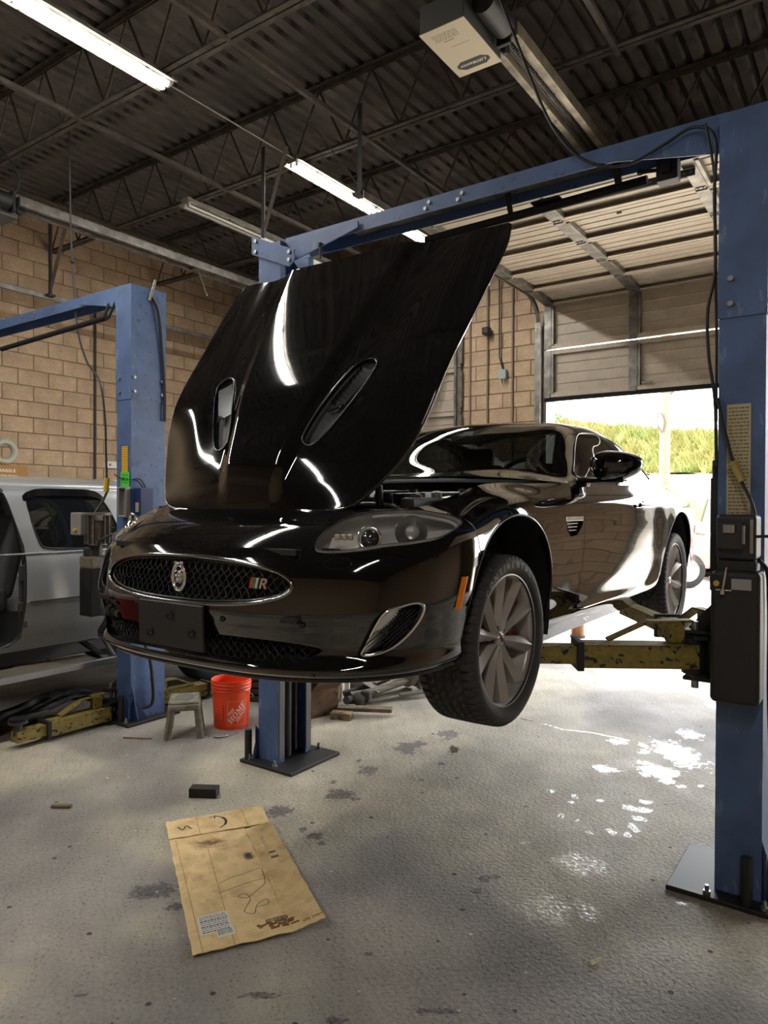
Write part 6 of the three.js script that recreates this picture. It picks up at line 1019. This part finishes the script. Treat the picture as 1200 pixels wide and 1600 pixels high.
  const panel = (name, s0, s1, q0, q1, hgt, label) => {
    const top = sheet((x, y) => P3(lerp(s0, s1, x) + (x === 0 || x === 1 ? 0.006 * n2(y * 9, s0 * 5 + x) : 0), lerp(q0, q1, y) + (y === 0 || y === 1 ? 0.003 * n2(x * 9, q0 * 7 + y) : 0), 0.006 + hgt(lerp(s0, s1, x), lerp(q0, q1, y))), 24, 30), p = top.attributes.position, uv = top.attributes.uv;
    for (let i = 0; i < uv.count; i++) uv.setXY(i, lerp(s0, s1, uv.getX(i)), 1 - lerp(q0, q1, uv.getY(i)));
    const bot = top.clone(); const bp = bot.attributes.position; for (let i = 0; i < bp.count; i++) bp.setY(i, bp.getY(i) - 0.004); void p;
    const edge = []; const nx = 24, ny = 30, loop = []; for (let i = 0; i <= nx; i++) loop.push(i); for (let j = 1; j <= ny; j++) loop.push(j * (nx + 1) + nx); for (let i = nx - 1; i >= 0; i--) loop.push(ny * (nx + 1) + i); for (let j = ny - 1; j >= 1; j--) loop.push(j * (nx + 1));
    for (let i = 0; i < loop.length; i++) { const a = loop[i], b = loop[(i + 1) % loop.length], ta = V().fromBufferAttribute(p, a), tb = V().fromBufferAttribute(p, b), ba = V().fromBufferAttribute(bp, a), bb = V().fromBufferAttribute(bp, b); edge.push(...ta.toArray(), ...tb.toArray(), ...bb.toArray(), ...ta.toArray(), ...bb.toArray(), ...ba.toArray()); }
    const eg = new THREE.BufferGeometry(); eg.setAttribute('position', new THREE.Float32BufferAttribute(edge, 3)); eg.computeVertexNormals();
    return mesh(name, join([top, bot, eg]), cm, t, label);
  };
  panel('main_panel', 0, 0.735, 0.178, 1, (s, q) => 0.004 + 0.01 * Math.max(0, fbm(s * 2, q * 3, 2)) + 0.006 * s, 'scuffed main panel with a paper label');
  panel('side_flap', 0.74, 1, 0.185, 1.0, (s, q) => 0.008 + 0.03 * (s - 0.74) / 0.26 * (0.5 + 0.5 * q) + 0.006 * fbm(s * 3, q * 4, 2), 'long side flap, curling up');
  panel('end_flap', 0, 1, 0, 0.172, (s, q) => 0.006 + 0.02 * s * (1 - q * 4) + 0.01 * Math.max(0, q * 4 - 0.4) * s, 'end flap with the curved arrow');
}
// small things on the floor
single('brick', box(0.165, 0.055, 0.075, 0, 0.0275, 0, 0.004), M({ color: lin(0.045, 0.036, 0.032), roughness: 0.85, map: T.grime }), 'dark oily brick lying above the cardboard sheet', 'brick', at(-3.27, 2.83), 0.55);
single('wood_chip', box(0.115, 0.018, 0.03, 0, 0.009, 0, 0.006, 2), M({ color: lin(0.3, 0.22, 0.13), roughness: 0.8, map: T.grime }), 'splinter of pale wood on the dark floor', 'wood scrap', at(-3.8, 2.25), 0.6);
single('stick', rod(V(-0.11, 0.008, 0), V(0.11, 0.008, 0.01), 0.007, 6), M({ color: lin(0.28, 0.21, 0.13), roughness: 0.85 }), 'thin stick near the foot of the lowered lift', 'wood scrap', at(-4.47, 3.24), 0.55);
single('rubber_strip', tube([V(-0.05, 0.007, 0.03), V(-0.01, 0.008, 0.035), V(0.03, 0.007, 0.0), V(0.03, 0.006, -0.04)], 0.006, 24, 6), MAT.steel, 'curved metal scrap in front of the orange bucket', 'metal scrap', at(-4.0, 3.63), 0.4);
single('paper_scrap', sheet((x, y) => V((x - 0.5) * 0.022, 0.004 + 0.008 * Math.sin(x * 3.1) + 0.003 * n2(x * 4, y * 4), (y - 0.5) * 0.055), 8, 12), M({ color: lin(0.62, 0.58, 0.36), roughness: 0.7 }), 'crumpled yellowish wrapper alone on the concrete', 'litter', at(-0.873, 2.649), -0.5);
seed = 777; for (const [x, u] of [[-2.0, 1.6], [-2.62, 2.0], [-1.72, 2.32], [-3.0, 1.55], [-3.45, 1.9], [-2.35, 1.25], [-1.5, 2.0], [-3.9, 2.5], [-0.55, 3.32], [-3.3, 3.2]]) single('pebble', new THREE.IcosahedronGeometry(rr(0.004, 0.009), 0).scale(1, 0.6, 1.3).translate(0, 0.003, 0), M({ color: lin(0.4, 0.38, 0.34), roughness: 0.9 }), 'tiny pale chip of grit on the concrete', 'grit', at(x, u), rr(0, 3), 'grit chips on the floor');
// parts and boxes behind the far column
{
  const t = thing('open_carton', 'open brown cardboard box behind the lift column', 'box', at(-3.86, 4.52), -0.3); const cb = M({ color: lin(0.26, 0.145, 0.075), roughness: 0.85, map: T.grime });
  mesh('carton', wuv(join([box(0.3, 0.22, 0.006, 0, 0.11, 0.13, 0), box(0.3, 0.22, 0.006, 0, 0.11, -0.13, 0), box(0.006, 0.22, 0.26, 0.15, 0.11, 0, 0), box(0.006, 0.22, 0.26, -0.15, 0.11, 0, 0), box(0.3, 0.006, 0.26, 0, 0.004, 0, 0)])), cb, t); mesh('flap', join([mv(box(0.3, 0.005, 0.11, 0, 0, 0.055, 0), 0, 0.22, 0.13, -0.5), mv(box(0.11, 0.005, 0.26, 0.055, 0, 0, 0), 0.15, 0.22, 0, 0, 0, 0.7)]), cb, t);
}
const jugM = M({ color: lin(0.6, 0.52, 0.38), roughness: 0.5 });
function jug(x, u, h, w, mat, label, cap) { const t = thing('plastic_jug', label, 'jug', at(x, u), rr(0, 1)); mesh('bottle', join([box(w, h * 0.7, w * 0.75, 0, h * 0.35, 0, 0.03, 3), lathe([[w * 0.36, h * 0.66], [w * 0.3, h * 0.82], [0.022, h * 0.9], [0.022, h * 0.95]], 24)]), mat, t); mesh('cap', cyl(0.026, h * 0.07, 0, h * 0.965, 0, 16), cap, t); mesh('handle', tube([V(w * 0.34, h * 0.62, 0), V(w * 0.46, h * 0.76, 0), V(w * 0.3, h * 0.88, 0), V(w * 0.12, h * 0.86, 0)], 0.012, 24, 8), mat, t); }
jug(-3.98, 4.9, 0.32, 0.2, jugM, 'cream plastic jug with red cap beside the open carton', redPaint);
jug(-4.05, 5.08, 0.3, 0.19, M({ color: lin(0.66, 0.65, 0.6), roughness: 0.45 }), 'white plastic jug behind the greasy axle', MAT.white);
jug(-3.42, 6.25, 0.22, 0.24, M({ color: lin(0.32, 0.34, 0.33), roughness: 0.3 }), 'grey clear bottle beyond the red funnel', MAT.white);
single('white_carton', wuv(box(0.62, 0.3, 0.3, 0, 0.15, 0, 0.006)), M({ color: lin(0.55, 0.5, 0.42), roughness: 0.8, map: T.grime }), 'pale long carton behind the greasy axle', 'box', at(-4.2, 5.5), -0.9);
{
  const t = thing('axle_assembly', 'greasy pale axle and suspension assembly lying on the floor', 'car part', at(-3.62, 5.02), 0); const g = M({ color: lin(0.36, 0.33, 0.27), roughness: 0.6, metalness: 0.35, map: T.grime });
  mesh('axle_tube', join([tube([V(-0.1, 0.09, 0.2), V(0.0, 0.1, 0.0), V(0.1, 0.14, -0.3), V(0.16, 0.15, -0.5)], 0.035, 40, 12), bar(V(-0.06, 0.03, 0.12), V(0.12, 0.06, -0.4), 0.07, 0.02)]), g, t);
  mesh('differential', join([new THREE.SphereGeometry(0.1, 20, 14).scale(1, 1, 1.1).translate(0.16, 0.16, -0.5), lathe([[0.05, -0.1], [0.06, 0], [0.1, 0.04], [0.11, 0.06], [0.04, 0.08], [0.03, 0.13]], 22).rotateX(1.2).translate(0.12, 0.17, -0.44), box(0.06, 0.2, 0.05, 0.1, 0.2, -0.6, 0.015, 2), box(0.05, 0.18, 0.06, 0.22, 0.16, -0.42, 0.015, 2)]), g, t);
  mesh('knuckle', join([cyl(0.05, 0.1, 0, 0, 0, 18).rotateZ(1.2).translate(-0.02, 0.06, 0.17), cyl(0.035, 0.16, 0, 0, 0, 16).rotateX(1.4).translate(-0.08, 0.06, 0.2), box(0.09, 0.1, 0.06, 0.02, 0.09, 0.13, 0.015, 2)]), MAT.steelDark, t);
  mesh('damper', join([rod(V(-0.2, 0.08, 0.16), V(-0.05, 0.13, -0.1), 0.03, 14), rod(V(-0.05, 0.13, -0.1), V(0.02, 0.17, -0.22), 0.014, 10)]), MAT.black, t);
  mesh('control_arm', join([bar(V(-0.16, 0.2, 0.0), V(0.04, 0.1, -0.05), 0.12, 0.012, 0.004), bar(V(0.14, 0.05, -0.2), V(0.3, 0.05, -0.52), 0.05, 0.03, 0.01)]), g, t);
}
{ const t = thing('funnel', 'red funnel on a clear plastic tray', 'funnel', at(-3.42, 5.85)); mesh('cone', lathe([[0.09, 0.02], [0.04, 0.1], [0.035, 0.2], [0.03, 0.26]], 24), M({ color: lin(0.5, 0.03, 0.03), roughness: 0.35 }), t); mesh('tray', lathe([[0, 0.004], [0.17, 0.004], [0.2, 0.018], [0.205, 0.018]], 32), M({ color: lin(0.5, 0.47, 0.42), roughness: 0.3 }), t); }
single('wood_block', wuv(box(0.17, 0.055, 0.09, 0, 0.0275, 0, 0.004)), M({ color: lin(0.42, 0.31, 0.17), roughness: 0.8, map: T.grime }), 'pale sawn wood block in front of the open carton', 'wood block', at(-3.56, 4.5), 0.4);
single('wood_plank', wuv(box(0.45, 0.03, 0.09, 0, 0.055, 0, 0.004)), M({ color: lin(0.27, 0.2, 0.13), roughness: 0.85, map: T.grime }), 'weathered plank leaning on the wood block', 'plank', at(-3.46, 4.68), 0.5);
{ const t = thing('board_stack', 'stack of dark reddish boards behind the orange bucket', 'lumber', at(-4.5, 4.6), 0.6); for (let i = 0; i < 6; i++) mesh('board', box(0.5 - 0.04 * (i % 3), 0.045, 0.3, 0.015 * (i % 2), 0.03 + i * 0.06, 0, 0.004), M({ color: lin(0.085 + 0.02 * (i % 3), 0.05, 0.035), roughness: 0.8, map: T.grime }), t); }
single('rubber_mat', sheet((x, y) => V((x - 0.5) * 0.5, 0.16 + 0.06 * fbm(x * 2 + 3, y * 2, 3) + 0.1 * Math.max(0, x - 0.6) + 0.04 * Math.sin(y * 5) - 0.12 * Math.pow(Math.abs(2 * y - 1), 3), (y - 0.5) * 1.0), 30, 40), M({ color: lin(0.018, 0.018, 0.019), roughness: 0.45 }), 'crumpled black rubber mat draped over the lowered lift arm', 'mat', at(-5.3, 3.05), -0.35);
// shelf with cartons by the tan wall, behind the truck
{
  const t = thing('storage_shelf', 'steel shelf behind the truck against the tan wall', 'shelf', at(-8.75, 4.9)); for (const y of [0.5, 1.2, 1.95]) mesh('shelf_board', box(0.5, 0.03, 3.0, 0, y, 0, 0.003), MAT.white, t); for (const x of [-0.23, 0.23]) for (const z of [-1.45, 1.45]) mesh('post', box(0.04, 2.0, 0.04, x, 1.0, z, 0.003), MAT.steelDark, t);
  const cm = M({ map: canvasTex(256, 128, (c) => { c.fillStyle = '#a97f4b'; c.fillRect(0, 0, 256, 128); c.fillStyle = '#efe8d8'; c.font = 'bold 30px sans-serif'; c.fillText('FRAGILE', 60, 50); c.fillText('KEEP DRY', 56, 92); }), roughness: 0.85 });
  single('shelf_carton', box(0.4, 0.22, 0.5, 0, 0.11, 0, 0.005), cm, 'brown printed carton on the shelf behind the truck', 'box', at(-8.7, 4.35, 1.966));
  single('tape_roll', new THREE.TorusGeometry(0.12, 0.04, 12, 32).rotateY(Math.PI / 2).translate(0, 0.16, 0), M({ color: lin(0.4, 0.4, 0.33), roughness: 0.3 }), 'roll of pale tape standing on the shelf carton', 'tape', at(-8.62, 4.38, 2.187));
  single('tube_carton', box(0.1, 0.09, 1.3, 0, 0.045, 0, 0.004), MAT.white, 'long white carton lying on the shelf behind the truck', 'box', at(-8.6, 5.4, 1.966));
}
{ // red tool chest out of frame, mirrored in the bumper
  const t = thing('tool_chest', 'red steel tool chest beside the truck', 'tool chest', at(-4.35, 1.25)); mesh('cabinet', box(0.7, 0.9, 0.5, 0, 0.53, 0, 0.012), redPaint, t); for (let i = 0; i < 5; i++) { const d = mesh('drawer', box(0.62, 0.14, 0.02, 0, 0.2 + i * 0.165, 0.255, 0.005), redPaint, t); mesh('pull', box(0.55, 0.018, 0.02, 0, 0.05 + 0.2 + i * 0.165, 0.27, 0.004), MAT.chrome, d); } for (const x of [-0.28, 0.28]) for (const z of [-0.18, 0.18]) mesh('caster', cyl(0.04, 0.03, 0, 0, 0, 14).rotateZ(Math.PI / 2).translate(x, 0.04, z), MAT.rubber, t);
}
// ------------------------------------------------------------------ outside the door
{
  const asph = M({ color: lin(0.56, 0.53, 0.48), roughness: 0.85, map: rep(T.soft, 0.25) });
  struct('ground', wuv(box(90, 0.2, 50, -6, -0.105, -UD - 25, 0)), asph, 'sunlit concrete yard outside the open door');
  struct('retaining_wall', wuv(box(90, 3.1, 0.4, -6, 1.5, -31, 0.02)), M({ color: lin(0.62, 0.6, 0.56), roughness: 0.9, map: T.grime }), 'pale retaining wall across the yard');
  const hy = (x, u) => 3.1 + sstep(31, 38, u) * (2.3 - 0.13 * (x + 9) * 1.0) + 0.35 * fbm(x * 0.3, u * 0.3, 3);
  struct('hillside', sheet((x, y) => { const X = lerp(-46, 34, x), u = lerp(31, 60, y * y); return V(X, hy(X, u), -u); }, 120, 40), M({ color: lin(0.06, 0.07, 0.018), roughness: 0.95 }), 'overgrown grassy bank above the yard');
  seed = 4242;
  const blade = (() => { const gs = []; for (let i = 0; i < 9; i++) { const a = i * 2.4, l = rr(0.5, 1), p = [0, 0, 0, Math.cos(a) * 0.06, 0, Math.sin(a) * 0.06, Math.cos(a + 0.5) * 0.4 * l, l, Math.sin(a + 0.5) * 0.4 * l]; const g = new THREE.BufferGeometry(); g.setAttribute('position', new THREE.Float32BufferAttribute(p, 3)); g.computeVertexNormals(); gs.push(g); } return join(gs); })();
  const N = 5200, im = new THREE.InstancedMesh(blade, M({ color: 0xffffff, roughness: 0.9 }), N), m4 = new THREE.Matrix4(), q = new THREE.Quaternion(), col = new THREE.Color();
  for (let i = 0; i < N; i++) { const x = rr(-24, 4), u = 31.2 + 8 * Math.pow(rnd(), 0.8), s = rr(0.35, 0.8); q.setFromAxisAngle(V(0, 1, 0), rr(0, 6.3)); m4.compose(V(x, hy(x, u) - 0.05, -u), q, V(s * 1.6, s, s * 1.6)); im.setMatrixAt(i, m4); const k = 0.5 + 0.5 * fbm(x * 0.25, u * 0.3, 2) + rr(-0.25, 0.25); col.setRGB(lerp(0.075, 0.19, k), lerp(0.12, 0.14, k), lerp(0.018, 0.035, k)); im.setColorAt(i, col); }
  im.name = 'bank_grass'; tag(im, 'tall green and straw-coloured grass covering the bank', 'grass', null, 'stuff'); im.castShadow = true; scene.add(im);
}
function leafTree(x, u, h, r, label) {
  const t = thing('tree', label, 'tree', at(x, u)); mesh('trunk', join([rod(V(0, -0.1, 0), V(0.1, h * 0.6, 0), 0.11, 8, 0.06), rod(V(0.08, h * 0.5, 0), V(0.5, h * 0.8, 0.2), 0.05, 6, 0.02), rod(V(0.08, h * 0.5, 0), V(-0.5, h * 0.82, -0.2), 0.05, 6, 0.02)]), M({ color: lin(0.1, 0.07, 0.045), roughness: 0.9 }), t);
  const pos = []; for (let i = 0; i < 2600; i++) { const a = rr(0, 6.283), e = Math.acos(rr(-1, 1)), R = r * Math.cbrt(rr(0.15, 1)) * (0.8 + 0.35 * n3(Math.cos(a) * 2, Math.sin(a) * 2, e * 2)), c = V(R * Math.sin(e) * Math.cos(a), h * 0.78 + R * Math.cos(e) * 1.15, R * Math.sin(e) * Math.sin(a)), d = V(rr(-1, 1), rr(-1, 1), rr(-1, 1)).normalize().multiplyScalar(0.11), f = V(rr(-1, 1), rr(-1, 1), rr(-1, 1)).cross(d).normalize().multiplyScalar(0.05); pos.push(...c.clone().sub(d).toArray(), ...c.clone().add(f).toArray(), ...c.clone().add(d).toArray(), ...c.clone().sub(d).toArray(), ...c.clone().add(d).toArray(), ...c.clone().sub(f).toArray()); }
  const g = new THREE.BufferGeometry(); g.setAttribute('position', new THREE.Float32BufferAttribute(pos, 3)); g.computeVertexNormals(); mesh('foliage', g, P({ color: lin(0.075, 0.13, 0.018), roughness: 0.8, transmission: 0.3, thickness: 0 }), t);
}
leafTree(-9.6, 22, 5.0, 1.35, 'light green leafy tree at the edge of the doorway'); leafTree(-12.6, 24, 5.4, 1.7, 'leafy tree farther along the yard wall');
{
  const t = thing('utility_pole', 'pale wooden utility pole in front of the grassy bank', 'pole', at(-5.3, 22)); const wm = M({ color: lin(0.16, 0.13, 0.10), roughness: 0.9, map: T.soft });
  mesh('shaft', wuv(rod(V(0, -0.2, 0), V(0.05, 9.5, 0), 0.16, 14, 0.13)), wm, t); mesh('meter_loop', tube([V(-0.02, 3.9, 0.17), V(-0.16, 4.2, 0.18), V(-0.1, 4.5, 0.18), V(0.05, 4.3, 0.18), V(0.02, 3.95, 0.17)], 0.02, 30, 6), MAT.steelDark, t); mesh('bracket', join([bar(V(0.1, 5.0, 0), V(0.9, 5.6, 0), 0.05, 0.05), rod(V(0.9, 5.6, 0), V(1.0, 5.45, 0), 0.05, 8)]), MAT.steelDark, t);
}
{ const t = thing('bollard', 'rusty orange steel bollard just outside the doorway', 'bollard', at(-3.28, 9.15)); mesh('post', lathe([[0, 0], [0.085, 0], [0.085, 0.86], [0.07, 0.92], [0, 0.94]], 24), M({ color: lin(0.42, 0.17, 0.07), roughness: 0.8, map: T.grime }), t); mesh('collar', cyl(0.1, 0.03, 0, 0.015, 0, 24), MAT.steelDark, t); }
{ const t = thing('wire_fence', 'thin wire fence along the foot of the retaining wall', 'fence', at(-4, 30)); for (let i = 0; i < 9; i++) mesh('fence_post', rod(V(-8 + i * 2, 0, 0), V(-8 + i * 2, 1.75, 0), 0.03, 8), MAT.galv, t); for (const y of [1.1, 1.45, 1.72]) mesh('wire', rod(V(-8, y, 0), V(8, y, 0), 0.012, 6), MAT.galv, t); }
function parked(name, label, cat, x, u, turn, side, W, color, windows, wheels, lights, wr) {
  const t = thing(name, label, cat, at(x, u), turn); const pm = P({ color, roughness: 0.25, clearcoat: 1, clearcoatRoughness: 0.05 });
  mesh('body', ext(side, W - 0.1, 0.05).translate(0, 0, -W / 2 + 0.05), pm, t);
  for (const w of windows) for (const s of [-1, 1]) mesh('window', ext(w, 0.01, 0).translate(0, 0, s * (W / 2 + 0.001) - 0.005), gloss, t);
  for (const xw of wheels) for (const s of [-1, 1]) { const wh = part('wheel', t); wh.position.set(xw, wr, s * (W / 2 - 0.1)); mesh('tire', lathe([[wr * 0.62, -0.1], [wr * 0.95, -0.1], [wr, -0.06], [wr, 0.06], [wr * 0.95, 0.1], [wr * 0.62, 0.1]], 32).rotateX(Math.PI / 2), MAT.rubber, wh); mesh('rim', lathe([[0, 0.07 * s], [wr * 0.2, 0.06 * s], [wr * 0.5, 0.03 * s], [wr * 0.64, 0.1 * s]], 24).rotateX(Math.PI / 2), MAT.alu, wh); }
  for (const [lx, ly, lw, lh, c] of lights) for (const s of [-1, 1]) mesh('tail_lamp', box(lw, lh, 0.16, lx, ly, s * (W / 2 - 0.06), 0.02), M({ color: c, roughness: 0.3 }), t);
  return t;
}
const toLat = HEAD;                                                 // parked across the yard
parked('parked_pickup', 'grey pickup parked in the yard, its red tail lamp towards the lift', 'truck', -4.55, 16.3, toLat, [[-3.6, 0.45], [1.55, 0.45], [1.58, 1.08], [0.0, 1.1], [-0.1, 1.75], [-1.7, 1.78], [-2.3, 1.15], [-3.6, 1.02]], 1.85, lin(0.055, 0.055, 0.058), [[[-0.25, 1.18], [-0.3, 1.62], [-1.6, 1.65], [-2.05, 1.18]]], [0.82, -2.6], [[1.53, 0.93, 0.1, 0.3, lin(0.6, 0.02, 0.02)]], 0.38);
parked('parked_car', 'red car parked behind the grey pickup', 'car', -2.2, 19.6, toLat + 0.3, [[-2.1, 0.3], [2.1, 0.3], [2.15, 0.75], [1.5, 0.9], [0.8, 1.32], [-0.6, 1.36], [-1.4, 0.95], [-2.1, 0.8]], 1.7, lin(0.22, 0.006, 0.009), [[[0.75, 0.95], [0.5, 1.25], [-0.5, 1.28], [-1.0, 0.95]]], [1.3, -1.3], [[2.08, 0.68, 0.08, 0.12, lin(0.6, 0.03, 0.02)]], 0.32);
parked('parked_offroader', 'old olive green boxy off-roader at the back of the yard', 'car', -4.1, 24.5, toLat, [[-2.4, 0.5], [2.0, 0.5], [2.05, 1.85], [1.95, 2.0], [-0.9, 2.0], [-1.1, 1.3], [-2.4, 1.2]], 1.75, lin(0.05, 0.055, 0.03), [[[-0.75, 1.4], [-0.72, 1.8], [-0.1, 1.8], [-0.1, 1.4]], [[0.9, 1.4], [0.9, 1.8], [1.7, 1.8], [1.7, 1.4]]], [1.2, -1.5], [[2.02, 0.9, 0.06, 0.12, lin(0.5, 0.03, 0.02)]], 0.4);
renderer.render(scene, camera);
